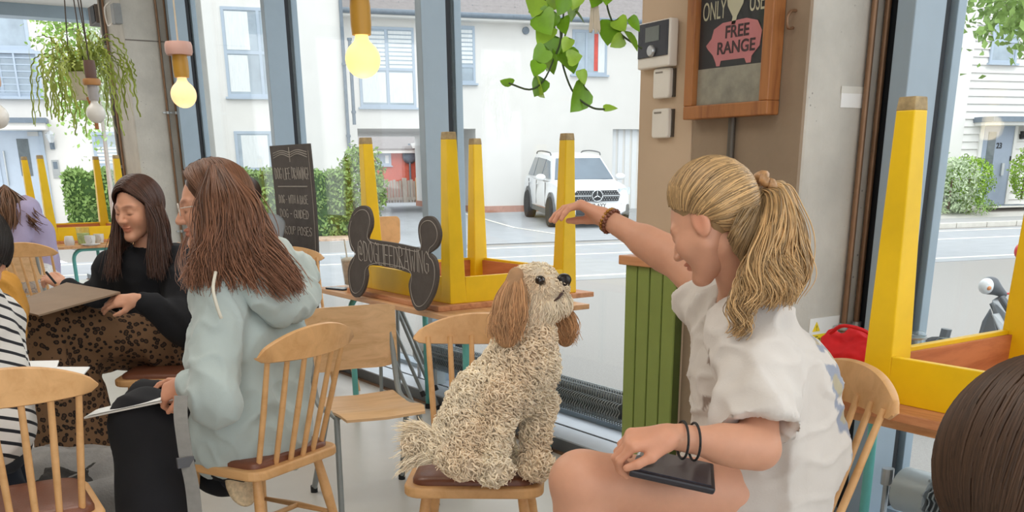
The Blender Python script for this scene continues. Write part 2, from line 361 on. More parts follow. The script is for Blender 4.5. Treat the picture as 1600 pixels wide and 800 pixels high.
# ---------------------------------------------------------------- glazing
FIN = [-10.16, -7.78, -5.41, -3.04, -2.18, .19, 2.56]
def fin(parent, x):
    MB().bx(x-.07, x, 3.05, 3.215, .07, 3.3).build('mullion', frame_m, parent, bevel=.004)
    MB().bx(x-.06, x-.005, 3.215, 3.245, .07, 3.3).build('gasket', gasket_m, parent)
    MB().bx(x-.075, x+.012, 3.262, 3.31, .07, 3.3).build('mullion_cap', frame_m, parent, bevel=.003)
def glazing(name, x0, x1, fins):
    wn = empty(name, ((x0+x1)/2, GY, .07), kind='structure'); inv = Matrix.Translation((-(x0+x1)/2, -GY, -.07))
    n0 = set(o.name for o in bpy.data.objects)
    for x in fins: fin(wn, x)
    xs = [x0]+sorted(fins)+[x1]
    for a, b in zip(xs[:-1], xs[1:]):
        if b-a > .2: MB().bx(a, b, GY, GY+.012, .1, 3.28).build('pane', pane_m, wn)
    MB().bx(x0, x1, 3.2, 3.3, .075, .105).build('bottom_rail', frame_m, wn)
    for o in bpy.data.objects:
        if o.name not in n0 and o.type == 'MESH': o.data.transform(inv)
glazing('window_1', -14.2, -10.95, [])
glazing('window_2', -10.2, -3.15, [-10.16, -7.78, -5.41])
glazing('window_3', -2.25, 3.0, [-2.18, .19])

# ---------------------------------------------------------------- pillars
def pillar(name, x0, x1, yc, bevel=.012):
    p = tag(MB().bx(x0, x1, yc, 3.42, 0, 3.3).build(name, concrete, bevel=bevel), kind='structure'); return p
wl = pillar('wall_left', -10.93, -10.31, 2.66)
MB().bx(-10.31, -10.2, 3.12, 3.3, .07, 3.3).build('dark_reveal', gasket_m, wl)
MB().bx(-10.312, -10.306, 2.67, 3.1, 2.52, 2.53).build('pour_joint', mat('joint', '#77716a', .9), wl)
wr = pillar('wall_right', -2.85, -2.34, 2.75)
MB().bx(-2.34, -2.25, 3.12, 3.3, .07, 3.3).build('dark_reveal', gasket_m, wr)
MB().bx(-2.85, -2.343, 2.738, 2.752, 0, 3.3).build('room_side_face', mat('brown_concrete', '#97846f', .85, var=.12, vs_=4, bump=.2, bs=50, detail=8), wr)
tag(MB().bx(-3.15, -2.852, 2.735, 3.4, 0, 3.3).build('wall_boxing', plaster, bevel=.006), kind='structure')
# conduits on the pillars
def conduit(name, parent, x, y, z0, z1, r=.011):
    mb = MB().cyl((x, y, z0), (x, y, z1), r, n=10); o = mb.build(name, copper, parent, smooth=True, auto=40); return o
def conduit_pair(px, ys, label, z0=.78, group='conduits up the pillars', clamp=(.8, 1.9)):
    e = empty('conduit_run', (px, ys[0], z0), label=label, cat='pipe')
    for y in ys: MB().cyl((.0, y-ys[0], 0), (0, y-ys[0], 3.3-z0), .011, n=10).build('pipe', copper, e, smooth=True, auto=40)
    for cz in clamp:
        m = MB().box((-.004, (ys[-1]-ys[0])/2, cz-z0), (.012, ys[-1]-ys[0]+.09, .012))
        for y in ys: m.lathe([(.014, -.012), (.019, -.012), (.019, .012), (.014, .012)], (0, y-ys[0], cz-z0), 12)
        m.build('clamp', steel, e)
    return e
conduit_pair(-2.322, (3.03, 3.1), 'pair of copper conduits clamped down the grey concrete pillar behind the jars')
conduit_pair(-10.292, (2.98, 3.06), 'pair of copper conduits down the far concrete pillar behind the women drawing', z0=.1)
# cables and junction box at the far pillar's left edge
e = empty('cable_run', (-10.9, 2.64, .1), label='dark cable conduit down the left edge of the far concrete pillar', cat='pipe')
MB().cyl((0, 0, 0), (0, 0, 3.2), .022, n=10).build('pipe', mat('dark_conduit', '#4b443d', .6), e, smooth=True, auto=40)
MB().cyl((.06, 0, 0), (.06, 0, 3.2), .012, n=8).build('pipe', copper, e, smooth=True, auto=40)
MB().cyl((-.06, .0, 0), (-.06, .0, 3.2), .02, n=8).build('pipe', mat('pale_conduit', '#a59b8e', .6), e, smooth=True, auto=40)
for z in (.6, 1.3, 1.95, 2.4): MB().bx(-.05, .03, -.035, .03, z, z+.03).build('clamp', steel, e)
jb = empty('junction_box', tuple(Yp(182, 22, 2.6)), label='grey junction box with a white cable loop on the far pillar', cat='junction box')
MB().box((0, 0, 0), (.11, .07, .17)).build('housing', mat('jb_grey', '#8d8f8f', .5), jb, bevel=.008)
MB().tube(spline([(-.03, -.04, .1), (-.16, -.06, .06), (-.12, -.06, -.08), (-.02, -.045, -.08)], 14), .008, 6).build('cable', white, jb, smooth=True)
sp = empty('wall_speaker', tuple(Yp(160, 25, 2.75)), label='small dark box speaker beside the junction box at the far pillar', cat='speaker')
MB().box((0, 0, 0), (.3, .2, .17)).build('cabinet', mat('speaker_brown', '#5b5049', .6), sp, bevel=.006)
MB().box((.05, -.103, 0), (.16, .008, .14)).build('grille', black, sp)

# ---------------------------------------------------------------- green clad box below the thermostat
green = mat('green_paint', '#87974d', .5, var=.05)
g = empty('green_panel_box', (-3.0, 2.70, 0), label='green tongue-and-groove boxing with a wooden cap below the thermostat', cat='panel box')
gx = np.linspace(-.15, .15, 5)
for a, b in zip(gx[:-1], gx[1:]): MB().bx(a+.004, b-.004, -.015, .03, .0, .985).build('board', green, g, bevel=.004)
MB().bx(-.147, .147, -.005, .03, 0, .98).build('backing', mat('green_dark', '#4b5727', .6), g)
MB().bx(-.17, .16, -.035, .032, .985, 1.022).build('cap', pine, g, bevel=.004)

# ---------------------------------------------------------------- framed poster
oak = wood('frame_oak', '#a96f3f', '#8a5330', 3, (8, 8, 1), .45)
po = empty('framed_poster', (-2.64, 2.725, 1.52), label='wood-framed poster with a pink pig and lettering on the concrete pillar', cat='poster')
W_, H_ = .40, .62
MB().bx(-W_/2, W_/2, -.05, .01, 0, .045).build('frame_rail', oak, po, bevel=.004)
MB().bx(-W_/2, W_/2, -.05, .01, H_-.045, H_).build('frame_rail', oak, po, bevel=.004)
MB().bx(-W_/2, -W_/2+.04, -.05, .01, .045, H_-.045).build('frame_stile', oak, po, bevel=.004)
MB().bx(W_/2-.04, W_/2, -.05, .01, .045, H_-.045).build('frame_stile', oak, po, bevel=.004)
MB().bx(-W_/2+.04, W_/2-.04, -.02, -.005, .045, H_-.045).build('print', mat('poster_navy', '#37363b', .5, var=.06), po)
MB().bx(-W_/2+.04, W_/2-.04, -.0212, -.02, .045, .165).build('painted_reflection', mat('poster_reflection', '#a59d8e', .5, var=.25, vs_=16), po)  # bright reflection in the poster glass, painted as a pale lower sheet
pg = [(-.125, .24), (-.115, .225), (-.09, .2), (-.075, .17), (-.07, .155), (-.055, .155), (-.05, .175), (.06, .175), (.07, .155), (.09, .155), (.092, .18), (.125, .215), (.132, .27), (.11, .31), (.06, .325), (-.05, .32), (-.09, .3), (-.1, .265)]
MB().prism([(x, .235+(z-.235)*.82) for x, z in pg], .0012, (0, -.0212, 0), (1, 0, 0), (0, 0, 1), (0, -1, 0)).build('pig_print', mat('poster_pink', '#d9868a', .5, var=.06), po)
sp_ = [(-.014, .296), (-.01, .32), (-.035, .355), (-.045, .41), (.045, .41), (.035, .355), (.01, .32), (.004, .296)]
MB().prism(sp_, .0012, (.005, -.0212, 0), (1, 0, 0), (0, 0, 1), (0, -1, 0)).build('spatula_print', mat('poster_cream', '#d9cfb2', .5), po)
RX = Matrix.Rotation(math.pi/2, 4, 'X')
ink = mat('poster_ink', '#4a3237', .6); cream = MATS['poster_cream']
fonttext('lettering', 'FREE', .054, ink, po, Matrix.Translation((.02, -.0235, .272)) @ RX, .0004, .0012)
fonttext('lettering', 'RANGE', .054, ink, po, Matrix.Translation((.018, -.0235, .223)) @ RX, .0004, .0012)
fonttext('lettering', 'ONLY', .066, cream, po, Matrix.Translation((-.093, -.0222, .345)) @ RX @ Matrix.Diagonal((.62, 1.25, 1, 1)), .0004)
fonttext('lettering', 'USE', .066, cream, po, Matrix.Translation((.103, -.0222, .352)) @ RX @ Matrix.Diagonal((.62, 1.25, 1, 1)), .0004)
MB().bx(-W_/2+.035, W_/2-.035, -.028, -.025, .04, H_-.04).build('glazing', pane_m, po)
# thermostat and two sensor boxes
th = empty('thermostat', (-3.03, 2.735, 1.79), rz=math.radians(-6), label='black-fronted heating thermostat with a dial above two white sensors', cat='thermostat')
MB().box((0, -.02, 0), (.2, .04, .16)).build('housing', white, th, bevel=.006)
MB().box((0, -.042, .016), (.186, .006, .118)).build('front_panel', mat('thermo_dark', '#2a2b33', .25), th, bevel=.002)
MB().box((.0, -.046, .035), (.085, .003, .05)).build('screen', mat('lcd', '#6f7672', .2), th)
k = MB().lathe([(.0, .012), (.017, .012), (.02, .008), (.02, 0)], (0, -.045, -.022), 20, np.array([[1, 0, 0], [0, 0, -1], [0, 1, 0]])); k.build('dial', steel, th, smooth=True, auto=40)
for z, lb in ((1.655, 'upper white wall sensor directly below the black thermostat'), (1.515, 'lower white wall sensor below another one on the plaster boxing')):
    s_ = empty('wall_sensor', (-3.0, 2.735, z), label=lb, cat='sensor')
    MB().prism(rrect(.092, .105, .012), .026, (0, 0, 0), (1, 0, 0), (0, 0, 1), (0, -1, 0)).build('cover', white, s_, bevel=.006, seg=3)
    MB().box((.006, -.002, 0), (.098, .014, .098)).build('back_plate', mat('sensor_dark', '#4d453d', .6), s_)
    MB().box((-.012, -.0265, .038), (.04, .001, .006)).build('print', mat('sensor_print', '#8d857b', .6), s_)
# conduit below the poster, hook, taped paper, caution sign
tag(MB().cyl((-2.64, 2.724, 0), (-2.64, 2.724, 1.52), .013, n=10).build('wall_pipe', mat('dark_pipe', '#5d574f', .5, metal=.4), smooth=True, auto=40), 'dark pipe running down the pillar from under the poster', 'pipe')
tag(MB().tube(spline([(-2.40, 2.75, 1.83), (-2.40, 2.72, 1.83), (-2.40, 2.70, 1.81), (-2.40, 2.705, 1.78), (-2.40, 2.73, 1.78)], 16), .005, 6).build('wall_hook', copper, smooth=True), 'small rusty hook in the pillar beside the poster', 'hook')
tp = empty('taped_paper', (-2.338, 2.99, 1.58), label='small blank white paper taped to the concrete pillar', cat='paper')
MB().box((0, 0, -.015), (.002, .14, .045)).build('sheet', mat('paper_white', '#f1f1ef', .7, var=.02), tp)
MB().box((.001, 0, .018), (.002, .145, .022)).build('tape', mat('tape', '#dedbd2', .3, var=.05), tp)
cs = empty('caution_sign', (-2.338, 2.94, .79), label='white and yellow caution sign on the pillar above the red bag', cat='sign')
MB().box((0, 0, 0), (.004, .16, .1)).build('plate', mat('sign_white', '#eeeeec', .4, var=.02), cs)
MB().box((.0025, -.005, -.026), (.002, .14, .036)).build('band', mat('sign_yellow', '#f2d414', .4, var=.03), cs)
MB().prism([(-.02, 0), (.02, 0), (0, .034)], .002, (.002, -.045, .003), (0, 1, 0), (0, 0, 1), (1, 0, 0)).build('triangle', MATS['sign_yellow'], cs)
RXZ = Matrix.Rotation(math.pi/2, 4, 'Z') @ Matrix.Rotation(math.pi/2, 4, 'X')
fonttext('lettering', 'Caution', .03, black, cs, Matrix.Translation((.004, -.005, -.026)) @ RXZ, .0003)
fonttext('lettering', '!', .026, black, cs, Matrix.Translation((.0045, -.045, .015)) @ RXZ, .0003)
# ---------------------------------------------------------------- spindle-back chair (faces local +x, origin on the floor under the seat)
pad_m = mat('brown_leather', '#7a4a35', .35, var=.12, vs_=6, bump=.08, bs=120)
SEAT = .44
def spindle_chair():
    e = empty('spindle_chair'); w_ = .44; d_ = .42
    poly = rrect(d_, w_, .06, 6)
    st = MB().prism(poly, .034, (0, 0, SEAT-.05), (1, 0, 0), (0, 1, 0), (0, 0, 1)).build('seat', beech, e, bevel=.008, seg=3)
    pp = rrect(d_-.06, w_-.05, .05, 6); mb = MB(); k = len(pp); lv = [(0, 1), (.012, 1), (.02, .97), (.026, .88), (.029, .6)]
    vs_ = [(x*s_, y*s_, SEAT-.017+z) for z, s_ in lv for x, y in pp]; fs = [(i*k+j, i*k+(j+1) % k, (i+1)*k+(j+1) % k, (i+1)*k+j) for i in range(4) for j in range(k)]+[tuple(range(4*k, 5*k))]
    mb.add(vs_, fs).build('seat_pad', pad_m, e, smooth=True)
    for sx in (1, -1):
        for sy in (1, -1):
            a = V(sx*.14, sy*.15, SEAT-.045); b = V(sx*.20, sy*.205, 0); MB().tube([a, a+(b-a)*.35, b], [.015, .0195, .0125], 12).build('leg', beech, e, smooth=True, auto=50)
    for sy in (1, -1):
        t = .62; MB().tube([(.175, sy*.183, .165), (0, sy*.19, .165), (-.175, sy*.183, .165)], [.008, .012, .008], 10).build('stretcher', beech, e, smooth=True)
    MB().tube([(0, -.185, .165), (0, 0, .165), (0, .185, .165)], [.009, .012, .009], 10).build('stretcher', beech, e, smooth=True)
    # crest: curved in plan, half-moon in elevation
    def plan(y): return -.215-.045-.0+.16*(1-(y/.24)**2)*-.28
    zt = .80
    for i in range(6):
        f_ = (i-2.5)/2.5; y0 = f_*.155; y1 = f_*.185; x0 = -.155-.03*(1-f_*f_); x1 = plan(y1)+.004
        MB().tube([(x0, y0, SEAT-.03), ((x0+x1)/2-.004, (y0+y1)/2, (SEAT+zt)/2), (x1, y1, zt+.015)], [.0095, .0105, .0085], 10).build('spindle', beech, e, smooth=True, auto=50)
    n = 25; mb = MB(); ys = np.linspace(-.235, .235, n)
    ring = []
    for y in ys:
        q = abs(y)/.235; top = zt+.03+.062*(1-q**2.2)-.012*max(0,q-.9)*10; bot = zt-.012+.010*q*q+.014*max(0,q-.9)*10; th = .011*math.sqrt(max(.08, 1-q**8)); x = plan(y)-.004
        ring.append([(x+th-.01*0, y, bot), (x+th-.012, y, top-.004), (x-.014, y, top), (x-th-.012, y, top-.004), (x-th, y, bot), (x, y, bot-.004)])
    k = 6; vs_ = [p for r_ in ring for p in r_]; fs = [(i*k+j, i*k+(j+1) % k, (i+1)*k+(j+1) % k, (i+1)*k+j) for i in range(n-1) for j in range(k)]+[tuple(range(k)), tuple(range((n-1)*k, n*k))]
    mb.add(vs_, fs).build('crest_rail', beech, e, smooth=True, auto=55)
    return e
CH = spindle_chair()
def chair_at(x, y, facing, label, first=[True], scale=None):
    o = CH if first[0] else copy_tree(CH); first[0] = False
    tag(o, label, 'chair', 'spindle-back beech chairs'); return put(o, (x, y, 0), math.atan2(facing[1], facing[0]), scale=scale)
chair_at(-2.64, 1.64, (.8, -.6), 'beech spindle-back chair with a brown pad on which the dog sits')
chair_at(-3.30, 1.13, (-.9, -.44), 'beech spindle-back chair under the woman in the pale hoodie')
chair_at(-1.66, 1.80, (-.34, -.94), 'beech spindle-back chair under the blonde woman in the white T-shirt')
chair_at(-4.98, 1.30, (-.5, -.85), 'beech spindle-back chair under the woman in leopard-print trousers')
chair_at(-3.12, .33, (-1, .06), 'beech spindle-back chair of the person in the striped top')
chair_at(-6.0, 2.5, (1, .0), 'beech spindle-back chair at the far end of the centre table by the chalkboard')
chair_at(-7.1, 2.35, (.4, .9), 'beech spindle-back chair just behind the one at the centre table end')
chair_at(-8.35, 1.35, (-.8, .5), 'beech spindle-back chair in front of the far table with the teapot glasses')
# ---------------------------------------------------------------- school chair
def school_chair():
    e = empty('school_chair'); ply = wood('plywood', '#dcb487', '#caa071', 3, (9, 1, 9), .4)
    for s_ in (1, -1):
        y = s_*.185
        MB().tube(spline([(-.215, y, .80), (-.205, y, .66), (-.175, y, .50), (-.145, y, .435), (-.09, y, .412), (.05, y*.97, .412), (.12, y*.95, .405)], 26), .0125, 10).build('back_tube', grey_tube, e, smooth=True)
        MB().cyl((.11, y*.95, .41), (.2, y*1.12, .012), .0125).build('leg', grey_tube, e, smooth=True, auto=50)
        MB().cyl((-.02, y*.95, .405), (-.225, y*1.12, .012), .0125).build('leg', grey_tube, e, smooth=True, auto=50)
        for x in (.2, -.225): MB().cyl((x, y*1.12, 0), (x*.985, y*1.12, .03), .016).build('foot_cap', black, e)
    MB().cyl((.09, -.18, .405), (.09, .18, .405), .01).build('crossbar', grey_tube, e, smooth=True, auto=50)
    # curved plywood back and seat
    n = 15; mb = MB(); pr = []
    for i in range(n):
        a = (i/(n-1)-.5)*2; y = a*.2; x = -.262+.065*a*a; h0 = .53+.03*a**6; h1 = .815-.015*a**6-.012*(1-a*a)
        pr.append([(x, y, h0), (x+.0, y, h1), (x+.012, y, h1), (x+.012, y, h0)])
    vs_ = [p for r_ in pr for p in r_]; fs = [(i*4+j, i*4+(j+1) % 4, (i+1)*4+(j+1) % 4, (i+1)*4+j) for i in range(n-1) for j in range(4)]+[(0, 1, 2, 3), tuple(range(4*n-4, 4*n))]
    mb.add(vs_, fs).build('backrest', ply, e, smooth=True, auto=40)
    mb = MB(); ou = []; nx = 9
    for i in range(nx):
        t = i/(nx-1); x = -.17+.39*t; hw = .19*(1-.35*max(0, t-.75)*4*max(0, t-.75)*4*.35)*(1-.12*(1-t)); z = .425-.018*math.sin(math.pi*min(1, t*1.25))-.03*max(0, t-.8)*5*max(0, t-.8)*5*.5
        ou.append([(x, -hw, z), (x, 0, z-.006), (x, hw, z), (x, hw, z+.011), (x, 0, z+.005), (x, -hw, z+.011)])
    vs_ = [p for r_ in ou for p in r_]; fs = [(i*6+j, i*6+(j+1) % 6, (i+1)*6+(j+1) % 6, (i+1)*6+j) for i in range(nx-1) for j in range(6)]+[(0, 1, 2, 3, 4, 5), tuple(range(6*nx-6, 6*nx))]
    mb.add(vs_, fs).build('seat', ply, e, smooth=True, auto=50)
    return e
SC = school_chair(); tag(SC, 'plywood school chair with a grey tube frame behind the hoodie woman', 'chair', 'plywood school chairs'); put(SC, (-3.72, 1.78, 0), math.radians(-8))
o = copy_tree(SC); tag(o, 'plywood school chair with a grey tube frame under the woman in lilac', 'chair', 'plywood school chairs'); put(o, (-9.2, 1.35, 0), math.radians(150))
# ---------------------------------------------------------------- tables
TT = .745
def low_table(L, D, tubem):
    e = empty('hoop_leg_table')
    MB().bx(-L/2, L/2, -D/2, D/2, TT-.024, TT).build('table_top', tabletop_m, e, bevel=.003)
    for sx in (-1, 1):
        x = sx*(L/2-.14); y = D/2-.14; r_ = .09; pts = [(x, -y, 0.012)]+[(x, -y+r_-r_*math.cos(a), .705-r_+r_*math.sin(a)) for a in np.linspace(0, math.pi/2, 8)]
        pts += [(x, -q, z) for (_, q, z) in pts[::-1]]
        MB().tube(pts, .0165, 12).build('leg_hoop', tubem, e, smooth=True)
        for sy in (-1, 1): MB().cyl((x, sy*y, 0), (x, sy*y, .03), .021).build('foot_cap', black, e)
    for sy in (-1, 1): MB().bx(-L/2+.14, L/2-.14, sy*(D/2-.2)-.012, sy*(D/2-.2)+.012, .69, TT-.024).build('under_rail', grey_tube, e)
    return e
def yellow_table():   # modelled upside down: board on the bottom, legs in the air
    e = empty('yellow_table'); L, D = .97, .90; lx, ly = L/2-.035, D/2-.085; b = .024; h = .77
    bd = MB().bx(-L/2, L/2, -D/2, D/2, 0, b).build('table_top', pine, e, bevel=.003)
    inner = wood('raw_pine', '#cc7f4d', '#a85a2e', 1.5, (1, 1, 6), .6)
    for sx in (-1, 1):
        for sy in (-1, 1):
            w0, w1 = .088, .05; lg = MB().frustum((sx*(lx-w0/2), sy*(ly-w0/2), b), (w0, w0), (sx*(lx-w1/2-.012), sy*(ly-w1/2-.012), h-.03), (w1+.003, w1+.003)).build('leg', yellow, e, bevel=.004)
            MB().frustum((sx*(lx-w1/2-.012), sy*(ly-w1/2-.012), h-.032), (w1+.004, w1+.004), (sx*(lx-w1/2-.012), sy*(ly-w1/2-.012), h), (w1-.002, w1-.002)).build('foot_cap', mat('worn_foot', '#a79066', .6, var=.3, vs_=40), lg, bevel=.003)
    ah = .118
    for sy in (-1, 1):
        y = sy*(ly-.012); a = MB().bx(-lx+.085, lx-.085, y-.011, y+.011, b, b+ah).build('apron', yellow, e, bevel=.002)
        y2 = sy*(ly-.03); MB().bx(-lx+.085, lx-.085, y2-.006, y2+.006, b, b+ah-.012).build('apron_lining', inner, a)
    for sx in (-1, 1):
        x = sx*(lx-.012); a = MB().bx(x-.011, x+.011, -ly+.085, ly-.085, b, b+ah).build('apron', yellow, e, bevel=.002)
        x2 = sx*(lx-.03); MB().bx(x2-.006, x2+.006, -ly+.085, ly-.085, b, b+ah-.012).build('apron_lining', inner, a)
    MB().bx(-.06, .02, -ly+.036, -ly+.04, b+.03, b+.07).build('bracket', steel, e)
    return e
LT = low_table(1.5, .75, teal); tag(LT, 'wood-topped table with teal hoop legs behind the dog', 'table', 'hoop-leg tables by the windows'); put(LT, (-4.48, 2.59, 0))
o = copy_tree(LT); tag(o, 'wood-topped hoop-leg table beside the blonde woman under the scooter window', 'table', 'hoop-leg tables by the windows'); put(o, (-1.36, 2.54, 0))
o = copy_tree(LT); tag(o, 'far wood-topped teal hoop-leg table with drinks beyond the women drawing', 'table', 'hoop-leg tables by the windows'); put(o, (-10.4, 2.08, 0))
YT = yellow_table(); tag(YT, 'yellow table upside down on the centre table beside the bone sign', 'table', 'yellow tables turned upside down'); put(YT, (-4.42, 2.705, TT))
o = copy_tree(YT); tag(o, 'yellow table upside down behind the blonde woman near the scooter window', 'table', 'yellow tables turned upside down'); put(o, (-1.19, 2.60, TT))
o = copy_tree(YT); tag(o, 'far yellow table upside down behind the drinks and the lilac top', 'table', 'yellow tables turned upside down'); put(o, (-10.55, 2.08, TT))
# ---------------------------------------------------------------- the street outside, in its own axes: SU along the houses, SN away from the cafe
_a = math.radians(75.8); SU = V(math.cos(_a), math.sin(_a), 0); SN = V(-SU[1], SU[0], 0); SRZ = math.atan2(SU[1], SU[0])
def sw(s, d, z=0): return SU*s+SN*d+V(0, 0, z)
def sp(x, y, d):
    r = _wr(x, y); t = d/(SN@r); p = CAM+t*r; return float(SU@p), float(p[2])
render_w = mat('white_render', '#dfddd9', .9, var=.03, vs_=1.5)
pvc = mat('pvc_bluegrey', '#a9b7c6', .45, var=.03)
win_glass = mat('house_glass', '#9aa9b5', .08, var=.25, vs_=1.2, spec=.8)
curtain = mat('net_curtain', '#dfe3e4', .9, var=.1, vs_=6, stretch=(9, 9, .6))
dark_pvc = mat('downpipe_grey', '#6d7985', .5)
roof_m = mat('grey_tiles', '#8b8584', .85, var=.12, vs_=9)
brick_m = mat('brick_course', '#b9846e', .9, var=.15, vs_=14)
asphalt = mat('asphalt', '#9f9c98', .95, var=.1, vs_=60, bump=.5, bs=140, detail=8)
asphalt2 = mat('road_asphalt', '#a5a8ab', .9, var=.07, vs_=3, bump=.2, bs=90, detail=8)
line_m = mat('road_paint', '#e9e6da', .8, var=.06)
def sbox(mb, s0, s1, d0, d1, z0, z1):
    P = [sw(s, d, z) for s in (s0, s1) for d in (d0, d1) for z in (z0, z1)]
    return mb.add(P, [(0, 1, 3, 2), (4, 6, 7, 5), (0, 4, 5, 1), (2, 3, 7, 6), (0, 2, 6, 4), (1, 5, 7, 3)])
m = MB(); m.add([V(-90, 3.42, -.1), V(40, 3.42, -.1), V(40, 120, -.1), V(-90, 120, -.1)], [(0, 1, 2, 3)])
tag(m.build('ground', asphalt), kind='structure')
tag(sbox(MB(), -30, 60, 12.6, 18.9, -.12, -.094).build('road', asphalt2), kind='structure')
for d0, d1 in ((13.0, 13.12), (16.4, 16.5), (18.4, 18.5)): tag(sbox(MB(), -30, 60, d0, d1, -.1, -.088).build('trim_road_line', line_m), kind='structure')
# sloping drive under the car, raised pavement in front of the clapboard house
m = MB(); m.add([sw(4.9, 19.5, -.09), sw(16, 19.5, -.09), sw(16, 24.6, -.08), sw(4.9, 24.6, -.08), sw(16, 29, .12), sw(4.9, 29, .12), sw(16, 46, .12), sw(4.9, 46, .12)], [(0, 1, 2, 3), (3, 2, 4, 5), (5, 4, 6, 7)])
tag(m.build('drive', asphalt2), kind='structure')
kerb_m = mat('kerb_stone', '#cfccc4', .9, var=.06)
kb = empty('kerb', tuple(sw(17, 19.3, -.1)), SRZ, kind='structure')
for i in range(26): MB().bx(i*.92-.6, i*.92+.3, 0, .16, 0, .12).build('kerb_stone', kerb_m, kb, bevel=.01)
tag(sbox(MB(), 16.2, 45, 19.46, 21.0, -.2, .02).build('pavement', mat('tarmac_path', '#a9a8a6', .95, var=.06, vs_=30)), kind='structure')
m = MB(); m.add([sw(16.2, 21.0, .02), sw(45, 21.0, .02), sw(45, 22.4, .24), sw(16.2, 22.4, .24)], [(0, 1, 2, 3)])
tag(m.build('front_path', mat('paving', '#c4c0ba', .9, var=.06)), kind='structure')
# parking bay lines on the drive
def gz(d): return -.09 if d < 19.5 else (-.09+.01*(d-19.5)/5.1 if d < 24.6 else -.08+.2*(d-24.6)/4.4)
tag(MB().add([sw(8.9, 21.2, gz(21.2)+.006), sw(9.0, 21.2, gz(21.2)+.006), sw(9.0, 24.6, gz(24.6)+.006), sw(8.9, 24.6, gz(24.6)+.006), sw(9.0, 28.9, gz(28.9)+.006), sw(8.9, 28.9, gz(28.9)+.006)], [(0, 1, 2, 3), (3, 2, 4, 5)]).build('trim_bay_line', line_m), kind='structure')

# ---------------------------------------------------------------- houses
class House:   # origin at (s0, d) ; local x along the facade, local y away from us
    def __init__(s, name, s0, d, label, cat='house'):
        s.s0, s.d = s0, d; s.e = empty(name, tuple(sw(s0, d)), SRZ, label=label, cat=cat)
    def px(s, x, y): a, z = sp(x, y, s.d); return a-s.s0, z
    def rect(s, x0, y0, x1, y1):
        (a0, z1), (a1, z0) = s.px(x0, (y0+y1)/2), s.px(x1, (y0+y1)/2); _, zt = s.px((x0+x1)/2, y0); _, zb = s.px((x0+x1)/2, y1); return a0, a1, zb, zt
    def window(s, r, mull=(), trans=(), fr=.07, m=pvc, cur=None, sill=True, name='window'):
        x0, x1, z0, z1 = r; w_ = MB().bx(x0, x1, -.03, .02, z0, z0+fr).bx(x0, x1, -.03, .02, z1-fr, z1).bx(x0, x0+fr, -.03, .02, z0+fr, z1-fr).bx(x1-fr, x1, -.03, .02, z0+fr, z1-fr)
        for f in mull: xm = x0+(x1-x0)*f; w_.bx(xm-fr/2, xm+fr/2, -.03, .02, z0+fr, z1-fr)
        for f in trans: zm = z0+(z1-z0)*f; w_.bx(x0+fr, x1-fr, -.028, .02, zm-fr/2, zm+fr/2)
        o = w_.build(name, m, s.e)
        xs = [x0+fr]+[x0+(x1-x0)*f for f in mull]+[x1-fr]; zs = [z0+fr]+[z0+(z1-z0)*f for f in trans]+[z1-fr]
        for a, b in zip(xs[:-1], xs[1:]):
            for c, d in zip(zs[:-1], zs[1:]): MB().bx(a, b, -.012, 0, c, d).build('pane', win_glass, o)
        for f0, f1, g0, g1 in (cur or []): MB().bx(x0+(x1-x0)*f0, x0+(x1-x0)*f1, -.017, -.013, z0+(z1-z0)*g0, z0+(z1-z0)*g1).build('curtain', curtain, o)
        if sill: MB().bx(x0-.06, x1+.06, -.09, 0, z0-.05, z0).build('sill', m, o)
        return o
    def blinds(s, r, n, parent):
        x0, x1, z0, z1 = r
        for i in range(n): z = z0+(z1-z0)*(i+.5)/n; MB().bx(x0, x1, -.022, -.014, z-.35*(z1-z0)/n, z+.35*(z1-z0)/n).build('blind_slat', curtain, parent)
# --- the flats on the left
A = House('block_of_flats', 0, 27, 'white rendered flats with a grey entrance door and balcony railing across the road', 'building')
xR = A.px(545, 200)[0]
MB().bx(-16, xR, 0, 1.9, -.3, 9.5).build('wall', render_w, A.e)
A.window(A.rect(350, 12, 452, 152), (.55,), (.5,), cur=[(.05, .4, .53, .95), (.05, .35, .06, .47), (.75, .95, .53, .95)])
A.window(A.rect(368, 205, 470, 268), (.55,), (), cur=[(.1, .5, .1, .9), (.6, .95, .1, .9)])
A.window(A.rect(-60, 5, 43, 76), (.35,), (), cur=[])
bw = A.window(A.rect(-60, 84, 60, 150), (.5,), (), cur=[])
x0, x1, z0, z1 = A.rect(-60, 82, 62, 152)
bal = MB().bx(x0-.05, x1+.1, -.12, -.08, z1-.02, z1+.04).build('balcony_rail', pvc, A.e); MB().bx(x0-.05, x1+.1, -.12, -.08, z0-.04, z0+.01).build('bottom_rail', pvc, bal)
for i in range(6): MB().bx(x0, x1+.05, -.105, -.095, z0+.12+i*(z1-z0-.1)/6.0, z0+.14+i*(z1-z0-.1)/6.0).build('rail_bar', pvc, bal)
for f in (.0, .35, .7, 1.0): MB().bx(x0+(x1-x0)*f-.02, x0+(x1-x0)*f+.02, -.115, -.085, z0, z1).build('rail_post', pvc, bal)
wS = A.window(A.rect(146, 206, 212, 262), (), (.62,), cur=[]); r = A.rect(152, 228, 206, 256); A.blinds(r, 5, wS)
x0, x1, z0, z1 = A.rect(4, 206, 70, 352)
dr = MB().bx(x0, x1, -.03, .03, -.1, z1).build('door', mat('door_bluegrey', '#b3bfcd', .5, var=.03), A.e)
MB().bx(x0-.1, x0, -.06, .03, -.1, z1+.1).bx(x1, x1+.1, -.06, .03, -.1, z1+.1).bx(x0-.1, x1+.1, -.06, .03, z1, z1+.1).build('door_frame', pvc, dr)
a, b, c, d_ = A.rect(30, 217, 48, 275); MB().bx(a, b, -.04, -.03, c, d_).build('door_glass', mat('door_glass', '#6c7478', .1), dr)
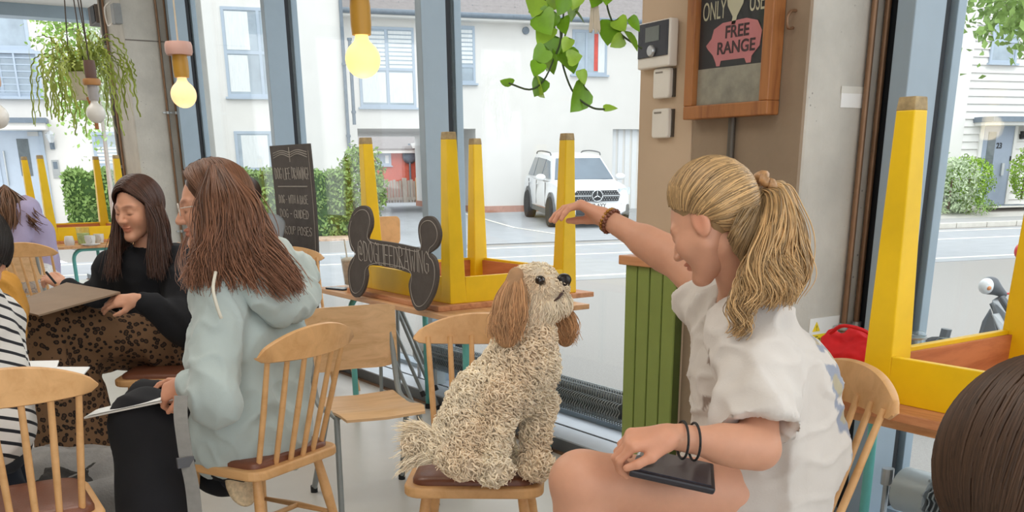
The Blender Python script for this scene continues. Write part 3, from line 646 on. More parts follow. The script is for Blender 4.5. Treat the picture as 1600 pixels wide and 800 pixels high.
a, b, c, d_ = A.rect(10, 236, 14, 290); MB().cyl((a, -.07, c), (a, -.07, d_), .02, n=8).build('door_handle', steel, dr)
a, b, c, d_ = A.rect(43, 206, 60, 213); MB().bx(a, b, -.08, -.03, c, d_).build('door_closer', steel, dr)
x0, x1, z0, z1 = A.rect(-60, 186, 74, 204); MB().bx(x0, x1, -.7, 0, z0, z0+.14).build('canopy', render_w, A.e); MB().bx(x0, x1+.04, -.76, 0, z0+.14, z1).build('canopy_cover', dark_pvc, A.e)
a, z = A.px(81, 222); lm = MB().bx(a-.05, a+.05, -.06, 0, z-.16, z+.02).tube([(a, -.05, z-.1), (a, -.2, z-.13), (a, -.2, z)], .015, 6).build('wall_lamp', dark_pvc, A.e); MB().lathe([(.05, -.02), (.1, .14), (.11, .17), (.02, .25)], (a, -.2, z), 8).build('lamp_shade', mat('lamp_glass', '#c9ced2', .2), lm)
a, b, c, d_ = A.rect(82, 250, 93, 278); ic = MB().bx(a, b, -.03, 0, c, d_).build('intercom', steel, A.e); MB().bx(a+.03, b-.03, -.035, -.03, (c+d_)/2, d_-.04).build('keypad', dark_pvc, ic)
for xx, y0, y1 in ((527, -60, 232), (545, 60, 195)):
    a0, z1 = A.px(xx, y0); a1, z0 = A.px(xx+13, y1); p_ = MB().cyl((a0, -.08, z0), (a0, -.08, min(z1, 9)), .045, n=8).build('downpipe', dark_pvc, A.e, smooth=True, auto=50)
    for zz in (z0+.3, z0+2, z0+3.8): MB().lathe([(.05, -.03), (.062, -.03), (.062, .03), (.05, .03)], (a0, -.08, zz), 10).build('bracket', dark_pvc, p_)
# --- the lower white house with the archway
B = House('archway_house', 0, 29, 'lower white house with a tiled roof, archway and garage behind the car')
xa, xb = sp(561, 250, 29)[0], sp(744, 250, 29)[0]; gz_ = sp(800, 30, 29)[1]; zp = sp(650, 201, 29)[1]
xL = xR+.03; xE = 21
gx0, gx1, gz0, gz1 = B.rect(956, 208, 1095, 345)
MB().bx(xL, xa, 0, 7, -.2, zp).build('wall', render_w, B.e); MB().bx(xL, xE, 0, 7, zp, gz_).build('wall', render_w, B.e)
MB().bx(xb, gx0, 0, 7, -.2, zp).build('wall', render_w, B.e); MB().bx(gx1, xE, 0, 7, -.2, zp).build('wall', render_w, B.e)
MB().bx(gx0, gx1, 1, 7, -.2, zp).build('wall', render_w, B.e)
gd = MB().bx(gx0, gx1, .22, .3, -.2, zp).build('garage_door', render_w, B.e)
for i in range(13): xx = gx0+(gx1-gx0)*(i+.5)/13; MB().bx(xx-.08, xx+.08, .19, .22, -.1, zp).build('garage_rib', mat('garage_white', '#e3e6e9', .5, var=.02), gd)
for (p0, p1) in ((xb, gx0), (gx1, xE)): MB().bx(p0-.03, p1, -.03, 0, -.1, .30).build('brick_course', brick_m, B.e)
MB().bx(xb-.04, xb, -.03, 7, -.1, .30).build('brick_course', brick_m, B.e)
MB().bx(xL+.02, xE, -.42, 0, gz_-.12, gz_-.02).build('soffit', render_w, B.e)
MB().tube([(xL+.02, -.45, gz_), (xE, -.45, gz_)], .07, 8).build('gutter', dark_pvc, B.e, smooth=True, auto=50)
rt = empty('roof', (0, 0, 0)); rt.parent = B.e
for r_ in range(8):
    y0 = -.48+r_*.42; z0 = gz_+.03+r_*.27
    P = [(xL+.02, y0, z0), (xE, y0, z0), (xE, y0+.47, z0+.30), (xL+.02, y0+.47, z0+.30), (xL+.02, y0, z0-.05), (xE, y0, z0-.05)]
    MB().add(P, [(0, 1, 2, 3), (4, 5, 1, 0)]).build('tile_course', roof_m, rt)
    for k in range(0, 40):
        xx = xL+.02+k*.42+(r_ % 2)*.21
        if r_ < 3 and xx < xE-.4: MB().bx(xx, xx+.018, y0-.004, y0+.3, z0-.03+.0, z0+.012).build('tile_joint', dark_pvc, rt) if k % 1 == 0 and r_ < 2 else None
w1 = B.window(B.rect(560, 42, 648, 168), (.5,), (.48,), sill=True, cur=[(.53, .95, .06, .44), (.05, .47, .06, .44)])
x0, x1, z0, z1 = B.rect(566, 48, 603, 108); B.blinds((x0, x1, z0, z1), 9, w1); x0, x1, z0, z1 = B.rect(607, 48, 644, 108); B.blinds((x0, x1, z0, z1), 9, w1)
w2 = B.window(B.rect(690, 40, 742, 130), (.5,), (.3,)); B.blinds(B.rect(719, 46, 738, 100), 8, w2)
B.window(B.rect(894, 47, 948, 117), (.4,), (), cur=[(.75, .94, .06, .94)])
x0, x1, z0, z1 = B.rect(928, 53, 934, 111); MB().bx(x0, x1, -.02, -.014, z0, z1).build('red_curtain', mat('red_curtain', '#cf5a50', .8), B.e)
a, z = B.px(821, 48); MB().cyl((a, 0, z), (a, -.06, z), .1, n=14).build('wall_vent', dark_pvc, B.e)
# --- clapboard house on the right
Cc = House('clapboard_house', 0, 22.4, 'white clapboard house with a blue-grey front door seen past the scooter')
cx0 = Cc.px(1440, 250)[0]; cx1 = Cc.px(1500, 250)[0]; cE = cx1+9
MB().bx(cx0-2.2, cE, .06, 6, 0, 8).build('wall', render_w, Cc.e); MB().bx(cx0-2.2, cx1, 0, .06, 0, 8).build('rendered_bay', render_w, Cc.e)
clap = mat('clapboard', '#dfddd9', .7, var=.02)
dx0, dx1, dz0, dz1 = Cc.rect(1529, 196, 1577, 322); wx = Cc.rect(1549, 36, 1591, 99)
for i in range(36):
    z0 = .2+i*.19; z1 = z0+.185
    segs = [(cx1, cE)]
    if z0 < dz1+.12: segs = [(cx1, dx0-.08), (dx1+.08, cE)]
    for p0, p1 in segs:
        MB().add([(p0, .0, z0), (p1, .0, z0), (p1, .045, z1), (p0, .045, z1), (p0, .07, z0), (p1, .07, z0), (p1, .07, z1), (p0, .07, z1)], [(0, 1, 2, 3), (4, 5, 1, 0), (3, 2, 6, 7), (0, 3, 7, 4), (1, 5, 6, 2)]).build('clapboard', clap, Cc.e)
dr = MB().bx(dx0, dx1, -.01, .05, .25, dz1).build('door', mat('front_door', '#9ba6b8', .5, var=.03), Cc.e)
MB().bx(dx0-.1, dx0, -.04, .05, .2, dz1+.1).bx(dx1, dx1+.1, -.04, .05, .2, dz1+.1).bx(dx0-.1, dx1+.1, -.04, .05, dz1, dz1+.1).build('door_frame', render_w, dr)
a, b, c, d_ = Cc.rect(1541, 206, 1553, 263); MB().bx(a, b, -.02, -.01, c, d_).build('door_glass', MATS['door_glass'], dr)
a, b, c, d_ = Cc.rect(1536, 266, 1549, 272); MB().bx(a, b, -.022, -.01, c, d_).build('letter_plate', white, dr)
a, b, c, d_ = Cc.rect(1563, 255, 1565, 274); MB().bx(a-.02, b+.02, -.07, -.01, c, d_).build('door_handle', steel, dr)
a, z = Cc.px(1560.5, 228); fonttext('door_number', '23', .2, gasket_m, dr, Matrix.Translation((a, -.02, z)) @ RX, .003, .004)
a, b, c, d_ = Cc.rect(1524, 184, 1640, 198); MB().bx(a, b, -.6, .05, c+.02, c+.1).build('canopy', render_w, Cc.e); MB().bx(a-.05, b, -.68, .05, c+.1, d_).build('canopy_cover', dark_pvc, Cc.e)
Cc.window(wx, (), (.55,)); MB().bx(dx0-.2, dx1+.5, -.9, -.3, .22, .26).build('doorstep', kerb_m, Cc.e); MB().bx(dx0+.1, dx1+.1, -.75, -.4, .26, .28).build('door_mat', dark_pvc, Cc.e)
a, b, c, d_ = Cc.rect(1577, 244, 1580, 252); MB().bx(a, b+.05, -.03, .05, c, d_).build('door_bell', gasket_m, Cc.e)
a, z = Cc.px(1595, 205); lm = MB().bx(a, a+.12, -.06, .05, z-.2, z).tube([(a+.05, -.05, z-.15), (a+.05, -.2, z-.1), (a+.05, -.2, z)], .02, 6).build('wall_lamp', gasket_m, Cc.e); MB().lathe([(.06, -.12), (.11, .05), (.02, .16)], (a+.05, -.2, z), 8).build('lamp_shade', gasket_m, lm)
# --- red brick house through the archway, fence, dish
D_ = House('red_brick_house', 0, 52, 'red brick house with a grey roof seen through the archway')
a, b, c, d_ = D_.rect(540, 236, 760, 330); rb = mat('red_brick', '#c4604c', .9, var=.1, vs_=6)
MB().bx(a-3, b+6, 0, 6, -.5, d_).build('wall', rb, D_.e); MB().bx(a-3, b+6, -.35, 0, d_-.1, d_+.15).build('fascia', render_w, D_.e)
zt = D_.px(640, 180)[1]; rf = empty('roof'); rf.parent = D_.e
for r_ in range(9): y0 = -.4+r_*.5; z0 = d_+.12+r_*.30; MB().add([(a-3, y0, z0), (b+6, y0, z0), (b+6, y0+.53, z0+.32), (a-3, y0+.53, z0+.32), (a-3, y0, z0-.06), (b+6, y0, z0-.06)], [(0, 1, 2, 3), (4, 5, 1, 0)]).build('tile_course', roof_m, rf)
D_.window(D_.rect(587, 239, 611, 259), (.4,), (), cur=[(.62, .95, .1, .9)], fr=.12)
p0, p1, q0, q1 = D_.rect(652, 232, 690, 300); MB().bx(p0, p1+2, -1.6, -.1, -.3, q1).build('porch_wall', mat('porch_brick', '#c9938a', .9, var=.08), D_.e); MB().bx(p0-.3, p1+2, -1.9, 0, q1, q1+.25).build('porch_roof', render_w, D_.e)
a, z = D_.px(639, 244); dsh = MB().lathe([(0, .0), (.25, .05), (.38, .14)], (a, -.25, z), 16, np.array([[1, 0, 0], [0, 0, 1], [0, -1, 0]])).build('satellite_dish', dark_pvc, D_.e, smooth=True); MB().cyl((a, -.12, z+.6), (a, -.12, z-2.2), .05, n=6).build('dish_pole', dark_pvc, dsh)
fe = empty('garden_fence', tuple(sw(0, 40)), SRZ, label='weathered grey board fence at the back of the archway', cat='fence')
f0, f1 = sp(592, 300, 40)[0], sp(690, 300, 40)[0]; fz0, fz1 = .05, sp(640, 283, 40)[1]; fm = mat('weathered_wood', '#b3a89c', .9, var=.15, vs_=5, stretch=(6, 6, 1)); nb = 22
for i in range(nb): x = f0+(f1-f0)*i/nb; MB().bx(x+.01, x+(f1-f0)/nb-.012, -.02*(i % 2), .03, fz0, fz1+.03*((i*7) % 3)).build('fence_board', fm, fe)
for f in (.02, .37, .58, .95): MB().bx(f0+(f1-f0)*f, f0+(f1-f0)*f+.16, -.12, -.02, fz0-.1, fz1+.12).build('fence_post', beech if f == .58 else fm, fe)
MB().bx(f0, f1, -.05, -.02, fz0+.15, fz0+.27).build('fence_rail', fm, fe)
tag(sbox(MB(), 4, 16, 45.5, 45.6, 0, .05).build('trim_kerb', kerb_m), kind='structure')

# ---------------------------------------------------------------- plants outside
def leaves(pts, nrmls, size, aspect=.5, jit=.9, rng=RNG):
    """one folded leaf (two quads) per point"""
    n = len(pts); t = nrmls+rng.normal(0, jit, (n, 3)); t /= np.linalg.norm(t, axis=1)[:, None]
    a = np.cross(t, rng.normal(0, 1, (n, 3))); a /= np.linalg.norm(a, axis=1)[:, None]; b = np.cross(t, a); s_ = (size*rng.uniform(.7, 1.3, n))[:, None]
    P0 = pts; P2 = pts+a*s_; mid = pts+a*s_*.5; L = mid+b*s_*aspect*.5+t*s_*.1; R_ = mid-b*s_*aspect*.5+t*s_*.1; v = np.stack([P0, L, P2, R_, mid], 1).reshape(-1, 3); k = np.arange(n)[:, None]*5
    return v, np.vstack([k+np.array([[0, 4, 2, 1]]), k+np.array([[0, 3, 2, 4]])])
def leafmat(name, c, var=.35): 
    m = mat(name, c, .5, var=var, vs_=2.5, spec=.3); m.node_tree.nodes['Principled BSDF'].inputs['Transmission Weight'].default_value = 0; return m
def shrub(name, label, c, r, n, size, m, cat='shrub', box=False, core=True, group=None):
    e = empty(name, (c[0], c[1], c[2]-r[2]), label=label, cat=cat, group=group); r = np.array(r)
    if box:
        q = RNG.uniform(-1, 1, (n, 3)); ax = RNG.integers(0, 3, n); sg = np.sign(RNG.uniform(-1, 1, n)); q[np.arange(n), ax] = sg*RNG.uniform(.85, 1.02, n); nn = np.zeros((n, 3)); nn[np.arange(n), ax] = sg
        Rm = np.stack([SU, SN, V(0, 0, 1)], 1); wob = 1+.06*np.sin(q[:, [1, 2, 0]]*7); pts = (q*r*wob)@Rm.T+V(0, 0, r[2]); nn = nn@Rm.T
    else:
        nn = RNG.normal(0, 1, (n, 3)); nn /= np.linalg.norm(nn, axis=1)[:, None]; lump = 1+.16*np.sin(nn[:, 0]*6+nn[:, 2]*4)*np.cos(nn[:, 1]*5); pts = nn*(r*lump[:, None])*RNG.uniform(.55, 1.0, n)[:, None]**.5+V(0, 0, r[2])
    v, q = leaves(pts, nn, size); fastmesh('foliage', v, q, m, e, smooth=False)
    b = Body(); k = .8
    if core:
        if box: 
            mb = MB(); mb.box((0, 0, r[2]), tuple(2*r*.9), np.stack([SU, SN, V(0, 0, 1)], 1)); mb.build('branches', mat('hedge_core', '#3f5a2a', .9, var=.3, vs_=20), e)
        else: MB().tube([(0, 0, -.02), (.03*r[0], 0, r[2]*1.2)], [.05*r[0]+.01, .02], 6).build('stem', mat('bark', '#6b5a4a', .9), e)
    return e
hedge_l = leafmat('hedge_leaf', '#86a35c'); var_l = leafmat('variegated_leaf', '#b9c9a4', .3); lime_l = leafmat('lime_leaf', '#8fb33e', .3); tree_l = leafmat('tree_leaf', '#93b35f', .35)
def hedge(x0, x1, y0, y1, d, thick, n, size, label, m=hedge_l, nm='hedge'):
    s0, zt = sp(x0, y0, d); s1, _ = sp(x1, y0, d); zb = max(-.1, sp(x0, y1, d)[1]) if y1 else -.1
    c = sw((s0+s1)/2, d+thick/2, (zt-.1)/2); return shrub(nm, label, c, ((s1-s0)/2, thick/2, (zt+.1)/2), n, size, m, 'hedge', True)
hedge(98, 205, 270, 0, 24.2, .8, 5200, .11, 'clipped green hedge in front of the flats by the far yellow table')
hedge(375, 455, 268, 0, 23.5, .7, 3200, .1, 'green hedge beyond the chalkboard below the flats window')
hedge(486, 545, 270, 0, 23.3, .8, 3200, .1, 'hedge of mixed leaves between the chalkboard and the archway', var_l if False else hedge_l)
c = sw(*[(sp(570, 300, 23.4)[0]), 23.8], .9); shrub('tall_shrub', 'tall leafy shrub beside the archway behind the bone sign', c, (.62, .5, 1.02), 3600, .11, leafmat('shrub_leaf', '#7f9c4c'), group=None)
tag(sbox(MB(), sp(470, 340, 22.6)[0], sp(600, 340, 22.6)[0]+.2, 22.2, 23.6, -.1, -.06).build('planting_bed', mat('bark_chips', '#c9ab92', .95, var=.3, vs_=14)), kind='structure')
for (x, y, rx, rz, m_, lb, n, sz) in ((1488, 305, .75, .75, var_l, 'pale variegated shrub beside the clapboard house', 2600, .09), (1518, 285, .62, .66, lime_l, 'lime green shrub next to the blue-grey front door', 2600, .08), (1606, 272, .4, .62, lime_l, 'bright green shrub right of the blue-grey front door', 1400, .08), (1520, 322, .7, .22, hedge_l, 'low ground-cover plant at the foot of the shrubs by the door', 900, .06)):
    s0, z0 = sp(x, y, 21.5); shrub('shrub', lb, sw(s0, 21.6, max(z0, rz+.05)), (rx, rx*.8, rz), n, sz, m_)
def tree(name, label, base, h, crown, n, size, m, trunk_r=.07):
    e = empty(name, tuple(base), label=label, cat='tree'); c, r = V(*crown[0]), V(*crown[1])
    tr = MB().tube(spline([(0, 0, 0), (.04, 0, h*.4), (0, .03, h*.8), c], 12), np.linspace(trunk_r, trunk_r*.3, 12), 8).build('trunk', mat('birch_bark', '#a08f83', .9, var=.2), e, smooth=True)
    ends = []
    for i in range(22):
        a = nrm(RNG.normal(0, 1, 3)); p = c+a*r*RNG.uniform(.5, .95); ends.append(p); MB().tube(spline([c-V(0, 0, r[2]*.5)*RNG.uniform(.2, 1.2), (c+p)/2+V(0, 0, .1), p], 6), np.linspace(trunk_r*.3, .008, 6), 5).build('branch', MATS['birch_bark'], e, smooth=True)
    ends = np.array(ends); k = RNG.integers(0, len(ends), n); pts = ends[k]+RNG.normal(0, 1, (n, 3))*r*.22; v, q = leaves(pts, RNG.normal(0, 1, (n, 3)), size, .6); fastmesh('foliage', v, q, m, e, smooth=False); return e
s0, z0 = sp(163, 230, 21.5); tree('street_tree', 'slim young street tree in front of the flats behind the hanging plant', sw(s0, 21.5, -.1), 3.0, ((0, 0, 3.7), (1.0, 1.0, 1.7)), 4200, .1, tree_l, .06)
P0 = Dp(1600, 10, 13.0); tree('overhanging_tree', 'leafy tree branch overhanging the clapboard house window', (P0[0]+1.2, P0[1]+1.9, -.1), 3.2, ((-.75, -1.1, 3.55), (1.5, 1.4, .95)), 4200, .13, leafmat('maple_leaf', '#8aa85a'), .12)
# ---------------------------------------------------------------- parked white car (local x forward, y left, origin on the ground between the axles)
def build_car():
    paint = mat('car_white', '#eef0f2', .25, var=.01, spec=.6); clad = mat('car_cladding', '#6d6f70', .6); cg = mat('car_glass', '#5f6f7d', .06, var=.2, vs_=1, spec=.9); chrome = mat('chrome', '#d5d8da', .15, metal=.9); tyre = mat('tyre', '#2d2d2e', .85); head = mat('headlamp', '#b9c4cc', .08, var=.3, vs_=12, spec=.9); dk = mat('car_dark', '#2e3136', .4)
    e = empty('parked_car', label='white SUV parked on the drive in front of the garage', cat='car')
    st = [(-2.28, .80, .42, 1.02), (-2.22, .88, .36, 1.06), (-1.9, .905, .30, 1.08), (-1.0, .915, .28, 1.06), (0, .915, .28, 1.04), (.9, .915, .28, 1.05), (1.1, .912, .28, 1.06), (1.7, .905, .30, 1.01), (2.05, .88, .32, .95), (2.25, .80, .34, .88), (2.33, .70, .38, .80)]
    mb = MB(); ring = []
    for x, w_, zb, zt in st:
        h = zt-zb; half = [(0, zb), (.86*w_, zb), (.985*w_, zb+.12*h), (w_, zb+.45*h), (.985*w_, zb+.75*h), (.93*w_, zt-.03), (.84*w_, zt+.005), (.45*w_, zt+.03), (0, zt+.035)]
        ring.append([(x, y, z) for y, z in half]+[(x, -y, z) for y, z in half[-2:0:-1]])
    k = len(ring[0]); vs_ = [p for r in ring for p in r]; fs = [(i*k+j, i*k+(j+1) % k, (i+1)*k+(j+1) % k, (i+1)*k+j) for i in range(len(st)-1) for j in range(k)]+[tuple(range(k)), tuple(range((len(st)-1)*k, len(st)*k))]
    bd = mb.add(vs_, fs).build('body', paint, e, smooth=True, auto=35)
    B0 = [(1.12, .80, 1.06), (-2.18, .82, 1.06)]; T0 = [(.28, .64, 1.585), (-1.82, .62, 1.60)]
    # cabin: bottom and top outlines with a mid-roof station
    lo = [(1.12, .80), (.3, .845), (-.9, .85), (-1.9, .83), (-2.2, .72)]; hi = [(.33, .62), (-.1, .66), (-.9, .67), (-1.7, .64), (-1.92, .58)]; zt = [1.565, 1.62, 1.645, 1.62, 1.57]
    vs_ = []
    for (x, y) in lo: vs_ += [(x, y, 1.04), (x, -y, 1.04)]
    for (x, y), z in zip(hi, zt): vs_ += [(x, y, z), (x, -y, z)]
    for (x, y), z in zip(hi, zt): vs_ += [(x, 0, z+.03)]
    fs = []
    for i in range(4): fs += [(2*i, 2*i+2, 10+2*i+2, 10+2*i), (2*i+1, 10+2*i+1, 10+2*i+3, 2*i+3), (10+2*i, 12+2*i, 21+i, 20+i), (11+2*i, 20+i, 21+i, 13+2*i)]
    fs += [(0, 10, 20, 11, 1), (8, 9, 19, 24, 18)]
    MB().add(vs_, fs).build('cabin', paint, e, auto=30, smooth=True)
    def panel(name, pts, m, off=.012, par=None):
        P = np.array(pts, float); c = P.mean(0); n_ = nrm(np.cross(P[1]-P[0], P[2]-P[0])); n_ = n_ if n_@(c-V(-.6, 0, 1.2)) > 0 else -n_
        return MB().add(list(P+n_*off)+list(P-n_*.01), [tuple(range(len(P))), tuple(range(2*len(P)-1, len(P)-1, -1))]+[(i, (i+1) % len(P), len(P)+(i+1) % len(P), len(P)+i) for i in range(len(P))]).build(name, m, par or e)
    panel('windscreen', [(1.06, .74, 1.09), (1.06, -.74, 1.09), (.385, -.57, 1.55), (.385, .57, 1.55)], cg, .018)
    panel('rear_window', [(-2.17, .62, 1.15), (-2.17, -.62, 1.15), (-1.96, -.5, 1.52), (-1.96, .5, 1.52)], cg, .02)
    def L(t, x): return None
    for s_ in (1, -1):
        def pt(x, f):   # point on the cabin side at x, height fraction f
            y0 = np.interp(-x, [-1.12, -.3, .9, 1.9, 2.2], [.80, .845, .85, .83, .72]); y1 = np.interp(-x, [-.33, .1, .9, 1.7, 1.92], [.62, .66, .67, .64, .58]); z1 = np.interp(-x, [-.33, .1, .9, 1.7, 1.92], zt)
            return (x, s_*(y0+(y1-y0)*f), 1.04+(z1-1.04)*f)
        for x0, x1, xt0, xt1 in ((.86, .0, .28, .0), (-.07, -.95, -.07, -.95), (-1.03, -1.85, -1.03, -1.62)):
            panel('side_window', [pt(x0, .1), pt(x1, .1), pt(xt1, .84), pt(xt0, .84)], cg, .022)
        MB().tube(spline([(.15, s_*.64, 1.63), (.0, s_*.64, 1.69), (-.9, s_*.65, 1.71), (-1.6, s_*.62, 1.68), (-1.75, s_*.61, 1.63)], 16), .018, 6).build('roof_rail', clad, e, smooth=True)
        mr = Body().el((.72, s_*1.02, 1.13), (.09, .13, .085), k=.02).mesh(.02); fastmesh('wing_mirror', *mr, paint, e)
        MB().bx(-1.05, 1.05, s_*.86-.05, s_*.86+.06, .26, .40).build('sill_cladding', clad, e, bevel=.02)
        MB().bx(-.9, .85, s_*.915, s_*.93, .40, .43).build('sill_trim', chrome, e)
        for xx, nm in ((-.25, 0), (-1.2, 1)): MB().box((xx, s_*.925, .93), (.2, .03, .03)).build('door_handle', chrome, e, bevel=.008)
        for xx in (.75, -.35, -1.35): MB().bx(xx-.004, xx+.004, s_*.90, s_*.917, .45, 1.02).build('door_gap', dk, e)
        for xw in (1.43, -1.40):
            poly = arc_pts((0, 0), .46, math.radians(-8), math.radians(188), 20)+arc_pts((0, 0), .37, math.radians(188), math.radians(-8), 20)
            MB().prism(poly, .06, (xw, s_*.875, .36), (1, 0, 0), (0, 0, 1), (0, s_, 0)).build('arch_cladding', clad, e)
            MB().prism(arc_pts((0, 0), .39, math.radians(-20), math.radians(200), 20), .055, (xw, s_*.875, .36), (1, 0, 0), (0, 0, 1), (0, s_, 0)).build('wheel_well', dk, e)
            Mx = np.array([[1, 0, 0], [0, 0, s_], [0, 1, 0]], float)
            wh = MB().lathe([(.23, .12), (.33, .12), (.36, .08), (.36, -.08), (.33, -.11), (.1, -.11)], (xw, s_*.86, .36), 28, Mx).build('wheel', tyre, e, smooth=True, auto=40)
            m2 = MB().lathe([(.0, .08), (.05, .095), (.06, .08), (.06, .05), (.2, .045), (.215, .1), (.235, .115), (.24, .1)], (xw, s_*.86, .36), 24, Mx)
            for i in range(10):
                a_ = 2*math.pi*i/10+(.12 if i % 2 else -.12); m2.tube([(xw+.04*math.cos(a_), s_*.945, .36+.04*math.sin(a_)), (xw+.225*math.cos(a_), s_*.955, .36+.225*math.sin(a_))], [.02, .024], 5)
            m2.build('alloy_rim', steel, wh)
        panel('headlamp', [(2.12, s_*.86, .79), (2.30, s_*.56, .76), (2.27, s_*.54, .93), (2.05, s_*.88, .95)], head, .02)
        MB().box((2.24, s_*.72, .46), (.12, .2, .24)).build('bumper_intake', clad, e, bevel=.03)
        MB().tube([(2.2, s_*.86, .38), (2.3, s_*.62, .56), (2.32, s_*.6, .60)], .018, 6).build('bumper_trim', chrome, e)
    gr = MB().prism([(-.52, 0), (.52, 0), (.56, .14), (.48, .24), (-.48, .24), (-.56, .14)], .05, (2.31, 0, .66), (0, 1, 0), (0, 0, 1), (1, 0, 0)).build('grille', dk, e)
    for i in range(5):
        for j in range(17): MB().box((2.362, -.48+.06*j+(i % 2)*.03, .69+.045*i), (.008, .022, .016)).build('grille_stud', chrome, gr) if (j+i) % 1 == 0 else None
    MB().bx(2.35, 2.385, -.54, -.14, .765, .80).bx(2.35, 2.385, .14, .54, .765, .80).build('grille_bar', chrome, gr)
    bdg = MB().tube([(2.395, .125*math.cos(a_), .782+.125*math.sin(a_)) for a_ in np.linspace(0, 2*math.pi, 25)], .013, 6)
    for i in range(3): a_ = math.pi/2+i*2*math.pi/3; bdg.tube([(2.395, 0, .782), (2.395, .12*math.cos(a_), .782+.12*math.sin(a_))], [.022, .006], 5)
    bdg.build('badge', chrome, gr, smooth=True); MB().cyl((2.35, 0, .782), (2.385, 0, .782), .12, n=20).build('badge_disc', dk, gr)
    MB().bx(2.34, 2.37, -.5, .5, .35, .47).build('lower_intake', dk, e, bevel=.02)
    pl = MB().box((2.375, 0, .56), (.012, .53, .115)).build('number_plate', mat('plate_white', '#e9e9e6', .5, var=.02), e)
    fonttext('lettering', 'P70 AYY', .115, mat('plate_ink', '#33353a', .6), pl, Matrix.Translation((2.3825, 0, .558)) @ RXZ @ Matrix.Diagonal((1.05, 1, 1, 1)), .001, .002)
    return e
car = build_car()
hd = nrm(-SN*.985-SU*.17); fl = sw(10.0, 24.5); fl[2] = gz(24.6)
# front wheel on the archway side stands at fl
latv = V(-hd[1], hd[0], 0); cpos = fl-hd*1.43-latv*(-.86); cpos[2] = gz(25.9)-.01
put(car, tuple(cpos), math.atan2(hd[1], hd[0])); car.scale = (1.05,)*3; car.rotation_euler = (0, math.radians(2.2), math.atan2(hd[1], hd[0]))
# ---------------------------------------------------------------- pendant lamps
def pendant(pos, style, label, lit=True, bulb_r=.055):
    e = empty('pendant_lamp', tuple(pos), label=label, cat='lamp', group='pendant bulb lamps')
    bm_ = mat('lit_bulb', (1, .74, .24), .4, var=.0, emit=.85, spec=.1) if lit == 1 else (mat('warm_bulb', (1, .68, .34), .4, var=.0, emit=.6, spec=.1) if lit == 2 else mat('white_bulb', '#e9e6e0', .25, var=.0))
    b = Body().el((0, 0, 0), (bulb_r,)*3, k=.02).rc((0, 0, .045), (0, 0, .078), .021, .02, k=.014); fastmesh('bulb', *b.mesh(.006), bm_, e)
    rings = style[1]; z = .07
    for r0, h, m_ in rings: MB().lathe([(r0*.55, z), (r0*.92, z), (r0, z+h*.25), (r0, z+h*.75), (r0*.92, z+h), (r0*.3, z+h)], (0, 0, 0), 24).build('holder', m_, e, smooth=True, auto=35); z += h
    MB().cyl((0, 0, z-.01), (0, 0, 3.3-pos[2]), .004, n=6).build('cord', style[0], e)
    if lit:
        d = bpy.data.lights.new('bulb_light', 'POINT'); d.energy = 1.2 if lit == 1 else .6; d.color = (1, .8, .5); d.shadow_soft_size = .06; o = bpy.data.objects.new('bulb_light', d); COL.objects.link(o); o.parent = e; o.location = (0, 0, -.16)
    return e
ochre = mat('ochre_holder', '#b98a2e', .45, var=.05); pinkw = mat('pink_wood', '#d3a79a', .5, var=.06); oakw = mat('oak_ring', '#b7834e', .5, var=.1); cordw = mat('cream_cord', '#c9bba6', .8); cordd = mat('dark_cord', '#4a4038', .8); grey_h = mat('grey_holder', '#a9a4a3', .5); ribbed = mat('ribbed_brown', '#6b5148', .6); ylr = mat('yellow_ring', '#d9ab3a', .45)
pendant(Dp(567, 93, 3.1), (cordw, [(.032, .105, ochre), (.042, .012, ochre), (.062, .014, ylr), (.05, .02, ylr), (.065, .016, ylr)]), 'lit pendant bulb in an ochre stacked-ring holder above the bone sign', 1)
pendant(Dp(287, 148, 4.35), (cordw, [(.034, .09, ochre), (.058, .052, pinkw)]), 'warm pendant bulb with a pink wooden ring before the far pillar', 2)
pendant(Dp(150, 177, 5.9), (cordd, [(.03, .085, grey_h), (.05, .035, oakw), (.033, .1, ribbed)]), 'unlit white pendant bulb with a grey holder below the hanging fern', 0)
pendant(Dp(-6, 182, 4.6), (cordd, [(.03, .06, grey_h), (.045, .05, mat('pale_wood_ring', '#d9b79a', .5))]), 'pendant lamp with a pale ribbed wooden ring at the room edge by the flats window', 0)
